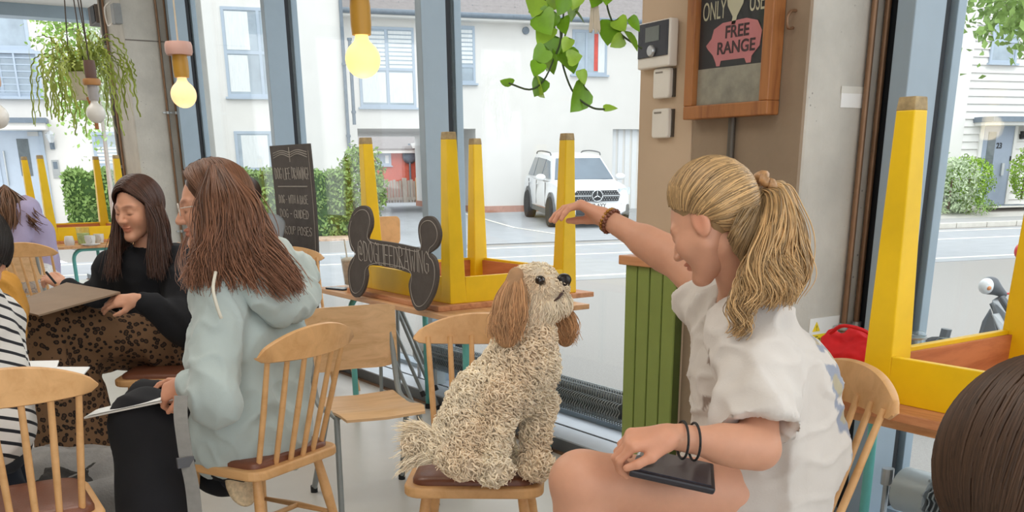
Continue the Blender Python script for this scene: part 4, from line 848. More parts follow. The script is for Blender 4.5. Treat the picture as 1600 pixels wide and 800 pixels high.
# ---------------------------------------------------------------- hanging zig-zag plant
def hang_plant():
    c = Dp(132, 140, 6.3); e = empty('hanging_cactus_plant', tuple(c), label='zig-zag leaved plant in a hanging white pot by the far pillar', cat='plant')
    MB().lathe([(.04, -.06), (.07, -.06), (.085, .1), (.08, .1), (.066, -.05)], (0, 0, 0), 20).build('pot', mat('pot_white', '#dcd2bf', .6), e, smooth=True, auto=40)
    for a in (0, 2.1, 4.2): MB().tube([(.08*math.cos(a), .08*math.sin(a), .08), (.015*math.cos(a), .015*math.sin(a), .9), (0, 0, 3.3-c[2])], .004, 5).build('hanger_rope', cordd, e)
    pl = mat('zigzag_leaf', '#94a243', .5, var=.3, vs_=9); vs_, qs = [], []; off = 0
    for i in range(105):
        a = RNG.uniform(0, 2*math.pi); o_ = RNG.uniform(.10, .27); up = RNG.uniform(.03, .24); dn = RNG.uniform(.0, .3); st = V(.05*math.cos(a), .05*math.sin(a), .09)
        P = spline([st, st+V(.5*o_*math.cos(a), .5*o_*math.sin(a), up), st+V(o_*math.cos(a), o_*math.sin(a), up-.06), st+V(o_*1.12*math.cos(a+.2), o_*1.12*math.sin(a+.2), up-.12-dn)], 46)
        T = np.gradient(P, axis=0); T /= np.linalg.norm(T, axis=1)[:, None]; S_ = np.cross(T, V(0, 0, 1)+RNG.normal(0, .3, 3)); S_ /= np.linalg.norm(S_, axis=1)[:, None]+1e-9
        wd = np.where(np.arange(46) % 4 < 2, .014, .001)*np.linspace(1, .7, 46); wd2 = np.where(np.arange(46) % 4 >= 2, .014, .001)*np.linspace(1, .7, 46); v = np.stack([P+S_*wd[:, None], P-S_*wd2[:, None]], 1).reshape(-1, 3)
        q = np.array([[2*j, 2*j+1, 2*j+3, 2*j+2] for j in range(45)]); vs_.append(v); qs.append(q+off); off += 92
    fo = fastmesh('foliage', np.vstack(vs_), np.vstack(qs), pl, e, smooth=False); fo['kind'] = 'stuff'
    MB().tube(spline([(.07, 0, -.05), (.1, .02, -.15), (.11, .02, -.24)], 8), [.012]*8, 6).build('dry_stem', mat('dry_stem', '#b5794a', .8), e)
    return e
hang_plant()
# ---------------------------------------------------------------- trailing heart-leaf plant at the top of the picture
def heart(L):
    pts = [(0, 0), (-.12, .22), (-.08, .46), (.12, .56), (.4, .5), (.72, .28), (1, 0)]; pts = [(x*L, y*L*.95) for x, y in pts]; return pts
def pothos():
    D = 3.3; c = Dp(880, -130, D); e = empty('trailing_heart_leaf_plant', tuple(c), label='trailing heart-leaved plant hanging in front of the white house', cat='plant'); c = np.array(c)
    lm = mat('pothos_leaf', '#6f9f1f', .35, var=.25, vs_=12); lm2 = mat('pothos_leaf_light', '#94bb3c', .35, var=.25, vs_=12); sm = mat('pothos_stem', '#3c4a2a', .6)
    lm.node_tree.nodes['Principled BSDF'].inputs['Subsurface Weight'].default_value = .0
    MB().lathe([(.05, -.1), (.09, -.1), (.11, .06), (.1, .06), (.085, -.09)], (0, 0, 0), 20).build('pot', mat('terracotta', '#b5714c', .8), e, smooth=True, auto=40)
    for a in (.3, 2.4, 4.5): MB().tube([(.105*math.cos(a), .105*math.sin(a), .0), (0, 0, .8), (0, 0, 3.28-c[2])], .005, 5).build('hanger_rope', cordw, e)
    P = lambda x, y, k=0: Dp(x, y, D+k)-c
    stems = [[(880, -110), (872, 0), (876, 60), (866, 90), (850, 125), (828, 140), (795, 130)], [(885, -110), (880, 30), (876, 80), (885, 120), (900, 150), (925, 168), (945, 171)], [(930, -110), (945, -10), (955, 30), (972, 55), (1003, 76)], [(870, -110), (850, -20), (860, 20), (868, 50)], [(890, -110), (893, 0), (886, 40), (880, 70)]]
    for i, s_ in enumerate(stems): MB().tube(spline([P(x, y, .02*i) for x, y in s_], 26), .0032, 6).build('stem', sm, e, smooth=True)
    # leaf base, tip, length in px
    lv = [(838, 0, 832, 25), (848, 2, 828, 18), (862, 20, 845, 48), (858, 45, 842, 70), (866, 60, 852, 92), (853, 78, 835, 100), (874, 65, 868, 95), (880, 30, 884, 52), (900, 5, 893, 32), (905, -8, 895, 14), (900, 20, 908, 30), (880, 80, 895, 112), (888, 92, 908, 88), (862, 88, 865, 114), (842, 100, 835, 118), (838, 122, 850, 150), (848, 126, 836, 149), (868, 72, 856, 108), (906, 112, 913, 131), (912, 140, 893, 172), (905, 150, 918, 165), (945, 171, 958, 170), (798, 132, 790, 129), (958, 36, 950, 68), (965, 32, 976, 48), (985, 30, 998, 48), (978, 52, 994, 78), (972, 60, 955, 72), (930, -12, 925, 10), (955, -20, 948, 6), (870, -10, 856, 15), (846, 25, 860, 52), (880, -5, 872, 22), (890, 62, 882, 78)]
    for i, (x0, y0, x1, y1) in enumerate(lv):
        kd_ = RNG.uniform(-.05, .05); a = P(x0, y0, kd_); b = P(x1, y1, kd_+RNG.uniform(-.02, .02)); u_ = nrm(b-a); L = np.linalg.norm(b-a)*1.12; L = max(L, .045)
        n_ = nrm(-FWD+RNG.normal(0, .45, 3)); n_ = nrm(n_-u_*(n_@u_)); w_ = np.cross(n_, u_); top = heart(L); mb = MB(); vs_ = []
        for k, (px, py) in enumerate(top): vs_ += [a+u_*px+w_*py+n_*py*.22, a+u_*px-w_*py+n_*py*.22, a+u_*px-n_*.0]
        fs = [];
        for k in range(len(top)-1): fs += [(3*k, 3*k+3, 3*k+5, 3*k+2), (3*k+2, 3*k+5, 3*k+4, 3*k+1)]
        lf = mb.add(vs_, fs).build('leaf', lm if i % 3 else lm2, e, smooth=True)
    # tassel of the hanger
    ts = []; 
    for i in range(34):
        x = RNG.uniform(920, 938); ts.append(spline([P(929+(x-929)*.3, -60), P(929+(x-929)*.5, -5), P(x, 48+RNG.uniform(-6, 5))], 6))
    v, q = strands(ts, .0022, 4); fastmesh('tassel', v, q, cordw, e)
    return e
pothos()
# ---------------------------------------------------------------- radiators: finned pipes along the sill
def radiator(x0, x1, label, cap0=True, cap1=True):
    y, z, r = 3.06, .25, .085; e = empty('finned_radiator', ((x0+x1)/2, y, .078), label=label, cat='radiator', group='finned pipe radiators'); L = x1-x0; zz = z-.078
    rm = mat('radiator_grey', '#a9b2b4', .45, metal=.2, var=.05); fm = mat('radiator_fin', '#9aa3a6', .4, metal=.35, var=.08)
    MB().cyl((-L/2, 0, zz), (L/2, 0, zz), r*.62, n=16).build('pipe', mat('radiator_core', '#4d5355', .6), e, smooth=True, auto=50)
    # spiral wire winding: two crossing helices of little loops
    n = int(L*150); t = np.linspace(0, 1, n*10); turns = L/.022; ph = 2*math.pi*turns*t; rr = r*(.86+.14*np.cos(ph*9)); H = np.stack([-L/2+.12+(L-.24)*t, rr*np.cos(ph), zz+rr*np.sin(ph)], 1)
    seg = 400; ns = max(1, len(H)//seg)
    pts = [H[i*seg:(i+1)*seg+1] for i in range(ns) if len(H[i*seg:(i+1)*seg+1]) == seg+1]
    if pts: v, q = strands(np.array(pts), .0042, 3); o = fastmesh('winding', v, q, fm, e); o['kind'] = 'stuff'
    for s_, c in ((-1, cap0), (1, cap1)):
        if c: MB().cyl((s_*L/2, 0, zz), (s_*(L/2-.13), 0, zz), r*.95, n=24).build('end_cap', rm, e, smooth=True, auto=50)
    for s_ in (-1, 1): MB().bx(s_*(L/2-.2)-.015, s_*(L/2-.2)+.015, -.03, .03, 0, zz-.05).build('bracket', rm, e)
    if cap0: MB().tube([(-L/2, 0, zz), (-L/2-.07, 0, zz), (-L/2-.07, 0, 0)], .012, 8).lathe([(.0, .0), (.022, 0), (.022, .06), (0, .06)], (-L/2-.07, 0, zz), 10).build('valve', steel, e)
    return e
radiator(-5.55, -3.25, 'finned pipe radiator along the sill behind the dog')
radiator(-2.02, -.05, 'finned pipe radiator under the scooter window behind the right-hand table')
radiator(-10.0, -7.9, 'finned pipe radiator along the sill near the far pillar')
radiator(-13.6, -11.1, 'finned pipe radiator beyond the far pillar under the far table')
# ---------------------------------------------------------------- chalk bone sign
def bone():
    Yb = 2.19; out = [(549, 330), (556, 320), (566, 316), (575, 320), (580, 334), (580, 350), (574, 366), (580, 369), (620, 375), (648, 381), (657, 382), (654, 366), (653, 350), (657, 338), (666, 332), (676, 334), (684, 346), (687, 362), (683, 378), (675, 386), (669, 390), (672, 391), (680, 401), (683, 424), (679, 448), (671, 466), (662, 478), (652, 480), (645, 472), (640, 455), (638, 438), (642, 424), (638, 421), (610, 413), (574, 410), (573, 425), (570, 442), (565, 453), (557, 460), (549, 455), (545, 442), (543, 420), (547, 403), (555, 392), (549, 386), (545, 372), (543, 350)]
    pts = np.array([Yp(x, y, Yb) for x, y in out]); zmin = pts[:, 2].min(); c = pts.mean(0); shift = TT+.002-zmin
    e = empty('bone_sign', (c[0], Yb, TT), label='bone-shaped chalkboard sign leaning against the yellow table', cat='sign')
    poly = [(p[0]-c[0], p[2]-zmin+.002) for p in pts]
    sm_ = spline(poly+[poly[0]], 150)[:-1]
    MB().prism([tuple(p) for p in sm_], .014, (0, 0, 0), (1, 0, 0), (0, 0, 1), (0, 1, 0)).build('board', board_m, e, bevel=.002)
    ctr = np.array(poly).mean(0); ol = []
    # chalk outline just inside the edge
    S_ = np.vstack([sm_, sm_[:1]]); T = np.gradient(S_, axis=0); N = np.stack([T[:, 1], -T[:, 0]], 1); N /= np.linalg.norm(N, axis=1)[:, None]+1e-9
    area2 = np.sum(S_[:-1, 0]*S_[1:, 1]-S_[1:, 0]*S_[:-1, 1]); N = -N if area2 > 0 else N
    I = S_+N*.017; I = np.array([I[max(0, i-2):i+3].mean(0) for i in range(len(I))]); MB().tube([(p[0], -.001, p[1]) for p in I], .0016, 4).build('chalk_outline', chalk, e)
    a = Yp(560, 398, Yb); b = Yp(672, 420, Yb); a2 = V(a[0]-c[0], 0, a[2]-zmin+.002); b2 = V(b[0]-c[0], 0, b[2]-zmin+.002); u_ = nrm(b2-a2); W = np.linalg.norm(b2-a2); h = .098; k = W/textwidth('@DOGLIFEDRAWING', h); mb = MB()
    write(mb, '@DOGLIFEDRAWING', lambda u, v: a2+u_*u+V(0, -.0012, v-.01), h, r=.0021, wx=k, jit=.03); mb.build('chalk_lettering', chalk, e)
    return e
bone()
# ---------------------------------------------------------------- tall chalkboard by the window
def chalkboard():
    Yb = 2.72; tl, tr = Yp(421, 230, Yb), Yp(483, 222, Yb); x0, x1 = tl[0], tr[0]; zt = (tl[2]+tr[2])/2; cx_ = (x0+x1)/2; w_ = x1-x0
    e = empty('tall_chalkboard', (cx_, Yb, 0), label='tall chalkboard with the drawing session notes standing at the window', cat='chalkboard')
    n = 15; mb = MB(); prof = [(z, -.10*(1-z/zt)**1.0+.05*math.sin(math.pi*z/zt)) for z in np.linspace(.0, zt, n)]
    bend = lambda z: float(np.interp(z, [p[0] for p in prof], [p[1] for p in prof]))
    vs_ = []
    for z, y in prof: vs_ += [(-w_/2, y, z), (w_/2, y, z), (w_/2, y+.012, z), (-w_/2, y+.012, z)]
    fs = [(4*i+j, 4*i+(j+1) % 4, 4*i+4+(j+1) % 4, 4*i+4+j) for i in range(n-1) for j in range(4)]+[(0, 1, 2, 3), tuple(range(4*n-4, 4*n))]
    mb.add(vs_, fs).build('board', board_m, e)
    def line(text, zc, h, f0, f1):
        W = w_*(f1-f0); k = W/textwidth(text, h); u0 = 0
        for wd_ in text.split(' '):
            m2 = MB(); write(m2, wd_, lambda u, v: V(-w_/2+w_*f0+u0+u, bend(zc+v)-.0015, zc+v), h, r=.0032, wx=k, jit=.06); m2.build('chalk_word', chalk, e); u0 += textwidth(wd_+' ', h, wx=k)
    dz = lambda y: float(Yp(452, y, Yb)[2])
    line('DOG LIFE DRAWING!', dz(280), dz(262)-dz(280), .08, .92); line('DOG - WITH A BASE', dz(318), .055, .12, .85); line('DOG - GUIDED', dz(340), .055, .12, .85); line('GROUP POSES', dz(366), .055, .15, .9)
    m2 = MB()
    for zz in (dz(292),): m2.tube([(-w_*.38, bend(zz)-.0015, zz), (w_*.36, bend(zz)-.0015, zz+.004)], .004, 4)
    for s_ in (-1, 1):
        for k in range(3): m2.tube(spline([(0, bend(zt-.07)-.0015, zt-.05-.015*k), (s_*w_*.2, bend(zt-.05)-.0015, zt-.035-.012*k), (s_*w_*.42, bend(zt-.06)-.0015, zt-.05-.016*k)], 8), .003, 4)
    m2.tube([(0, bend(zt-.02)-.0015, zt-.015), (0, bend(zt-.1)-.0015, zt-.11)], .004, 4)
    m2.tube([(w_*.46, bend(z)-.0015, z) for z in np.linspace(.4, zt-.04, 12)], .002, 4); m2.build('chalk_drawing', chalk, e)
    return e
chalkboard()
# ---------------------------------------------------------------- things on the centre table
def glassware(name, pos, prof, label, cat, m=None, group=None):
    e = empty(name, tuple(pos), label=label, cat=cat, group=group); MB().lathe(prof, (0, 0, 0), 24).build('vessel', m or glassmat('drink_glass', (.93, .95, .95), .1), e, smooth=True, auto=50); return e
p = Zp(545, 452, TT); p = V(-5.08, 2.36, TT)
e = glassware('iced_drink', p, [(.0, 0), (.032, 0), (.03, .004), (.034, .02), (.047, .17), (.044, .17), (.03, .02), (0, .012)], 'tall glass of iced coffee with a straw beside the bone sign', 'drink')
MB().lathe([(0, .015), (.03, .02), (.042, .14), (0, .14)], (0, 0, 0), 20).build('drink', mat('iced_coffee', '#cdb9a6', .5, var=.2, vs_=40), e, smooth=True, auto=50)
MB().lathe([(0, .138), (.042, .14), (.044, .155), (.02, .165), (0, .16)], (0, 0, 0), 16).build('cream', mat('whipped_cream', '#e3d6c6', .8, var=.15, vs_=50), e, smooth=True)
MB().cyl((0, 0, .05), (-.025, -.01, .26), .004, n=8).build('straw', mat('paper_straw', '#c7c2b4', .6), e)
tag(MB().prism(rrect(.15, .075, .012), .009, (-5.06, 2.28, TT), (.95, .3, 0), (-.3, .95, 0), (0, 0, 1)).build('phone', mat('phone_dark', '#2f3c4c', .2), bevel=.002), 'dark phone lying by the iced coffee on the centre table', 'phone')
# ---------------------------------------------------------------- things on the far table
far = lambda x, y, dy=0: V(*(Zp(x, y, TT+.0)))
def fpos(x): q = Dp(x, 375, 8.95); q[2] = TT; return q
cup_w = mat('stoneware', '#d9d6d0', .5, var=.05); blue_c = mat('blue_glaze', '#3e62a6', .4, var=.1)
e = glassware('water_jug', fpos(131), [(0, 0), (.055, 0), (.055, .004), (.06, .15), (.057, .15), (.052, .006), (0, .005)], 'glass of water with lime and mint on the far table', 'glass'); MB().lathe([(0, .008), (.05, .008), (.054, .1), (0, .1)], (0, 0, 0), 20).build('lime_water', mat('lime_water', '#c9d68a', .2, var=.3, vs_=25), e, smooth=True, auto=50)
glassware('small_jug', fpos(117)+V(.06, -.06, 0), [(0, 0), (.04, 0), (.045, .03), (.035, .075), (.03, .08), (.0, .078)], 'small white stoneware jug beside the lime water', 'jug', cup_w)
for x, m_, nm, lb in ((147, cup_w, 'cup', 'white stoneware cup between the lime water and the blue cup'), (156, cup_w, 'cup', 'white cup with a saucer in front of the blue cup'), (163, blue_c, 'cup', 'blue glazed cup on the far table')):
    e = glassware(nm, fpos(x)+{147: V(-.08, .06, 0), 156: V(.08, -.1, 0), 163: V(-.12, .16, 0)}[x], [(0, .008), (.035, .008), (.045, .05), (.045, .085), (.041, .085), (.038, .02), (0, .015)], lb, 'cup', m_); MB().tube(spline([(.043, 0, .07), (.075, 0, .065), (.07, 0, .035), (.04, 0, .03)], 8), .005, 6).build('handle', m_, e); 
    if x == 156: MB().lathe([(0, 0), (.05, 0), (.085, .012), (.08, .014), (0, .008)], (0, 0, 0), 24).build('saucer', m_, e, smooth=True)
# ---------------------------------------------------------------- right table: red bag, jars, oddments
red = mat('red_canvas', '#d3121c', .75, var=.12, vs_=10, bump=.1)
b = Body().el((0, 0, .045), (.09, .06, .05)).rc((-.075, 0, .03), (-.06, .01, .11), .045, .02).rc((.06, 0, .03), (.075, .01, .105), .045, .018).rc((-.02, .02, .05), (.01, .02, .1), .05, .035); v, q = b.mesh(.007); v = folds(v, q, .006, 28)
e = empty('red_bag', tuple(V(-1.93, 2.56, TT+.005)), math.radians(30), 'crumpled red canvas bag behind the blonde woman on the table', 'bag'); fastmesh('bag', v, q, red, e); MB().tube(spline([(-.06, -.02, .12), (-.02, -.06, .15), (.04, -.06, .14), (.07, -.02, .11)], 12), .006, 6).build('strap', red, e)
cup = glassware('red_cup', V(-1.76, 2.62, TT), [(0, 0), (.03, 0), (.043, .07), (.04, .07), (.028, .006), (0, .006)], 'small red plastic cup beside the red bag', 'cup', mat('red_plastic', '#c9202a', .35)); MB().lathe([(.042, .06), (.0445, .06), (.0445, .073), (.042, .073)], (0, 0, 0), 20).build('rim', white, cup)
jar_g = glassmat('jar_glass', (.9, .93, .93), .16)
for i, (x, y, s_, lb) in enumerate(((-2.02, 2.88, 1, 'clip-top glass jar at the pillar end of the table'), (-1.9, 2.84, .85, 'smaller glass jar with a wire clip in front of the conduits'), (-1.83, 2.9, .7, 'squat glass jar next to the yellow table leg'))):
    e = glassware('glass_jar', (x, y, TT), [(0, 0), (.04*s_, 0), (.045*s_, .02), (.045*s_, .085*s_), (.036*s_, .1*s_), (.036*s_, .11*s_), (.033*s_, .11*s_), (.04*s_, .08*s_), (.04*s_, .01), (0, .008)], lb, 'jar', jar_g, 'glass jars on the right-hand table'); MB().lathe([(0, .128*s_), (.03*s_, .127*s_), (.041*s_, .118*s_), (.041*s_, .11*s_), (0, .112*s_)], (0, 0, 0), 20).build('lid', jar_g, e, smooth=True); MB().lathe([(.04*s_, .1*s_), (.044*s_, .1*s_), (.044*s_, .106*s_), (.04*s_, .106*s_)], (0, 0, 0), 20).build('wire_clip', steel, e)
for i, (x, y, a, m_, lb) in enumerate(((-1.85, 3.0-.1, .6, red, 'red marker pen lying beside the glass jars'), (-1.8, 2.86, -.2, black, 'black marker pen lying beside the glass jars'))):
    e = empty('marker_pen', (x, y, TT+.009), a, lb, 'pen'); MB().cyl((-.06, 0, 0), (.035, 0, 0), .008, n=10).build('barrel', white, e); MB().cyl((.035, 0, 0), (.075, 0, 0), .009, n=10).build('cap', m_, e)
# ---------------------------------------------------------------- folded tubular chairs tucked under the centre table
def folded(name, pts, w_off, label, panel=None):
    a, b = [V(*q) for q in pts]; e = empty(name, (b[0], b[1], 0), label=label, cat='chair', group='folded tube chairs'); o = V(b[0], b[1], 0)
    for k in (0, 1):
        wv = V(*w_off)*k; MB().cyl(a+wv-o, b+wv-o, .011, n=10).build('tube_leg', grey_tube, e, smooth=True, auto=50); MB().cyl(b+wv-o-nrm(b-a)*.03, b+wv-o, .0145, n=10).build('foot_cap', black, e)
    for f in (.06,): p = a+(b-a)*f-o; MB().cyl(p, p+V(*w_off), .008, n=8).build('crossbar', grey_tube, e)
    if panel is not None: MB().prism(rrect(.17, .16, .03), .012, a+V(*w_off)/2-o+nrm(a-b)*.02, nrm(V(*w_off)), nrm(a-b), None).build('back_panel', beech, e, bevel=.003)
    return e
folded('folded_chair', (V(-5.38, 2.62, .62), V(-4.98, 2.69, .0)), (-.02, .16, .0), 'folded grey tube chair resting on the floor below the bone sign')
folded('folded_chair', (V(-5.42, 2.68, .70), V(-5.08, 2.79, .08)), (-.02, .1, .02), 'second folded grey tube chair raised behind the first below the bone sign')
q0 = Dp(604, 366, 5.75)
folded('folded_chair', (V(q0[0], q0[1]-.06, float(q0[2])), V(q0[0]+.06, q0[1]-.12, .0)), (.0, .12, .0), 'folded chair with a beech back panel standing upright behind the bone sign', True)
# ---------------------------------------------------------------- scooter outside the right-hand window
def scooter():
    c = Dp(1585, 560, 5.6); e = empty('motor_scooter', (c[0], c[1], -.1), label='grey motor scooter parked outside the right-hand window', cat='scooter'); o = V(c[0], c[1], -.1)
    g1 = mat('scooter_grey', '#8e959c', .3, var=.04, metal=.2); g2 = mat('scooter_dark', '#585d63', .4, var=.05); rd = mat('scooter_red', '#d8202c', .3); cl = mat('lens_clear', '#d9dde0', .1, spec=.9, var=.1); am = mat('lens_amber', '#cf8a5a', .3)
    P = lambda x, y, k=0: Dp(x, y, 5.6+k)-o
    mb = MB()
    def shell(name, px, m, k0=0, th=.05):
        pts = [P(x, y, k0+kk) for x, y, kk in px]; n_ = nrm(np.cross(pts[1]-pts[0], pts[2]-pts[0])); n_ = n_ if n_@FWD > 0 else -n_; k = len(pts)
        MB().add(pts+[p+n_*th for p in pts], [tuple(range(k)), tuple(range(2*k-1, k-1, -1))]+[(i, (i+1) % k, k+(i+1) % k, k+i) for i in range(k)]).build(name, m, e, bevel=.008)
    shell('front_shield', [(1553, 470, 0), (1566, 462, 0), (1580, 500, -.04), (1575, 530, -.05), (1540, 545, 0), (1514, 575, .1), (1515, 600, .1), (1560, 640, 0), (1600, 640, -.05), (1600, 560, -.05)], g1, .02)
    shell('shield_rib', [(1562, 463, -.04), (1570, 460, -.04), (1600, 505, -.1), (1598, 520, -.1)], g2, -.02, .04)
    shell('shield_panel', [(1550, 490, -.03), (1562, 488, -.03), (1577, 515, -.06), (1566, 525, -.05)], mat('scooter_light', '#b6bcc2', .3), 0, .02)
    shell('side_panel', [(1536, 500, 0), (1548, 480, 0), (1560, 520, -.03), (1530, 560, .02), (1514, 575, .08)], g2, -.01, .03)
    shell('lower_fairing', [(1480, 690, .2), (1560, 600, .1), (1620, 600, .0), (1640, 760, .0), (1500, 760, .15)], mat('scooter_body', '#45494e', .45, var=.2), .1, .1)
    b = Body().el(P(1545, 446), (.05, .05, .048), k=.02).rc(P(1550, 447), P(1568, 460), .045, .02, k=.02); fastmesh('indicator_pod', *b.mesh(.008), g2, e); b = Body().el(P(1541, 447, -.02), (.042, .042, .045)); fastmesh('indicator_lens', *b.mesh(.008), cl, e); b = Body().el(P(1545, 450, -.05), (.014, .014, .014)); fastmesh('indicator_bulb', *b.mesh(.005), am, e)
    b = Body().rc(P(1598, 393), P(1625, 380), .045, .05).rc(P(1600, 388), P(1602, 399), .03, .03); fastmesh('tail_light', *b.mesh(.01), rd, e)
    for k in (0, 1): MB().tube(spline([P(1597+4*k, 403), P(1592+3*k, 425), P(1594+3*k, 455), P(1600+3*k, 500)], 14), .008, 6).build('cable', black, e, smooth=True)
    MB().tube([P(1568, 459), P(1602, 458)], .006, 6).build('pinstripe', rd, e)
    # front wheel with drilled brake disc
    wc = P(1440, 735, .35); M3 = np.stack([RIGHT, UPV, -FWD], 1); M3 = np.stack([nrm(RIGHT*.9+FWD*.43), V(0, 0, 1), nrm(np.cross(nrm(RIGHT*.9+FWD*.43), V(0, 0, 1)))], 1)
    wc = V(wc[0], wc[1], .26); wh = MB().tube([wc+M3@V(.2*math.cos(a), .2*math.sin(a), 0) for a in np.linspace(0, 2*math.pi, 33)], .055, 10).build('front_wheel', MATS['tyre'], e, smooth=True); 
    MB().tube([wc+M3@V(.12*math.cos(a), .12*math.sin(a), .03) for a in np.linspace(0, 2*math.pi, 33)], .014, 6).build('brake_disc', steel, wh)
    MB().tube([wc, wc+V(.03, .02, .3)], .03, 8).build('fork', g2, e); 
    for i in range(5): a = 2*math.pi*i/5; MB().tube([wc, wc+M3@V(.15*math.cos(a), .15*math.sin(a), 0)], .018, 6).build('wheel_spoke', steel, wh)
    rw = wc+nrm(V(RIGHT[0], RIGHT[1], 0)*.9+V(FWD[0], FWD[1], 0)*.43)*1.25
    MB().tube([rw+M3@V(.2*math.cos(a), .2*math.sin(a), 0) for a in np.linspace(0, 2*math.pi, 33)], .055, 10).build('rear_wheel', MATS['tyre'], e, smooth=True)
    b = Body().rc(wc+V(0, 0, .1)+nrm(rw-wc)*.35, rw+V(0, 0, .2), .1, .16).rc(rw+V(0, 0, .35), wc+nrm(rw-wc)*.85+V(0, 0, .35), .13, .12); fastmesh('body', *b.mesh(.025), g1, e)
    return e
scooter()
# ---------------------------------------------------------------- people
skin = mat('skin', '#d79f82', .5, var=.05, vs_=14, sub=.12, attr=True, bump=.04, bs=300)
class Person:
    def __init__(s, base, label): s.b = V(*base); s.e = empty('person', tuple(base), label=label, cat='person')
    def add(s, name, v, q, m, col=None, smooth=True, kind=None):
        o = fastmesh(name, np.asarray(v)-s.b, q, m, s.e, smooth, col)
        if kind: o['kind'] = kind
        return o
    def mb(s, name, mb, m, smooth=True, auto=None, bevel=0):
        mb.v = [tuple(V(*p)-s.b) for p in mb.v]; return mb.build(name, m, s.e, smooth, bevel, auto=auto)
def head_prims(C, R, s=1.0, lids=True):
    """prims of one head; C centre between the ears, R columns forward/left/up"""
    B = Body(); W = lambda x, y, z: C+R@(V(x, y, z)*s); r = lambda *a: tuple(x*s for x in a)
    B.el(W(-.012, 0, .028), r(.094, .074, .088), R, k=.01).el(W(.036, 0, -.03), r(.056, .056, .082), R, k=.04*s)
    for y in (1, -1):
        B.rc(W(.012, y*.047, -.05), W(.072, y*.012, -.103), .022*s, .015*s, k=.03*s); B.rc(W(.088, y*.012, .017), W(.07, y*.046, .018), .0085*s, .009*s, k=.015*s)
        B.el(W(.06, y*.04, -.03), r(.024, .02, .024), R, k=.03*s)
    B.el(W(.082, 0, -.104), r(.016, .018, .014), R, k=.02*s).rc(W(.086, 0, .012), W(.112, 0, -.032), .0075*s, .0105*s, k=.012*s)
    for y in (1, -1): B.el(W(.101, y*.011, -.036), r(.011, .008, .007), R, k=.008*s)
    for y in (1, -1): B.el(W(.101, y*.03, .001), r(.016, .016, .010), R, k=.014*s, op=-1)
    for y in (1, -1): B.el(W(.077, y*.031, .001), r(.0135, .015, .0125), R, k=.006*s)
    B.el(W(.093, 0, -.060), r(.011, .021, .0055), R, k=.006*s).el(W(.090, 0, -.0715), r(.011, .018, .007), R, k=.006*s).el(W(.108, 0, -.0655), r(.012, .022, .0012), R, k=.003*s, op=-1)
    for y in (1, -1):
        Re = R@np.array([[.95, .3, 0], [-.3*y, .95*1, 0], [0, 0, 1]]) if False else R
        B.el(W(-.008, y*.074, -.006), r(.021, .008, .033), Re, k=.008*s).el(W(-.004, y*.085, -.003), r(.011, .006, .018), Re, k=.006*s, op=-1)
    return B
def head_cols(v, C, R, s, brow=(.35, .25, .2), lash=True):
    L = ((v-C)@R)/s; c = np.ones((len(v), 3)); x, y, z = L.T; ay = np.abs(y)
    def blend(m, col): c[:] = c*(1-m[:, None])+np.array(col)*m[:, None]*c
    lip = np.clip(1.6-np.sqrt(((x-.095)/.02)**2+(y/.024)**2+((z+.066)/.013)**2), 0, 1)*(x > .075); blend(lip*.8, (.85, .52, .5))
    chk = np.clip(1-np.sqrt(((x-.07)/.04)**2+((ay-.045)/.03)**2+((z+.03)/.03)**2), 0, 1); blend(chk*.5, (1, .82, .8))
    br = np.clip(1.5-np.sqrt(((ay-.032)/.02)**2+((z-.024+.12*(ay-.03)**2*40)/.0056)**2), 0, 1)*(x > .05); blend(br*.8, brow)
    if lash: ls = np.clip(1.4-np.sqrt(((ay-.031)/.0155)**2+((z+.0085-(ay-.031)**2*8)/.0032)**2), 0, 1)*(x > .055); blend(ls*.9, (.2, .14, .12))
    ear = np.clip(1.3-np.sqrt(((x+.008)/.022)**2+((ay-.078)/.012)**2+((z+.006)/.034)**2), 0, 1); blend(ear*.5, (1, .72, .68))
    return c
def hand(W, fwd, back, side, curls, s=1.0, thumb=(.75, .7, -.25), tcurl=.5, spread=.06):
    """W wrist, fwd towards the fingers, back = back of the hand, side=+1 thumb lies towards cross(back,fwd)"""
    f = nrm(fwd); b = nrm(V(*back)-f*(V(*back)@f)); t = np.cross(b, f)*side; B = Body(); P = lambda x, y, z: W+s*(f*x+t*y+b*z)
    ys = [.028, .0095, -.009, -.026]; ln = [(.042, .026, .02), (.046, .03, .021), (.042, .028, .02), (.033, .021, .018)]
    B.rc(P(-.02, 0, 0), P(.012, 0, 0), .025*s, .026*s, k=.02)
    for i, y in enumerate(ys):
        k0 = P(.088-.004*abs(i-1), y, .004); B.rc(P(.008, y*.6, 0), k0, .0145*s, .0115*s, k=.018*s); a = 0; p = k0; d0 = f+t*spread*(1.2-i*.8)
        for j, L in enumerate(ln[i]):
            a += curls[i][j]; d = nrm(d0*math.cos(a)-b*math.sin(a)); q = p+d*L*s; B.rc(p, q, (.0098-.001*j-.001*(i == 3))*s, (.0090-.001*j-.001*(i == 3))*s, k=.005*s); p = q
    d = nrm(f*thumb[0]+t*thumb[1]+b*thumb[2]); p0 = P(.018, .022, -.004); p1 = p0+d*.04*s; d2 = nrm(d+f*tcurl-t*tcurl*.4); p2 = p1+d2*.032*s; p3 = p2+nrm(d2+f*tcurl*.3-t*.2)*.024*s
    B.rc(p0, p1, .0165*s, .0125*s, k=.015*s).rc(p1, p2, .0115*s, .0105*s, k=.005*s).rc(p2, p3, .0102*s, .008*s, k=.004*s); return B
CU = lambda a, b, c: [(a, b, c)]*4
def lerp(a, b, t): return V(*a)+(V(*b)-V(*a))*t
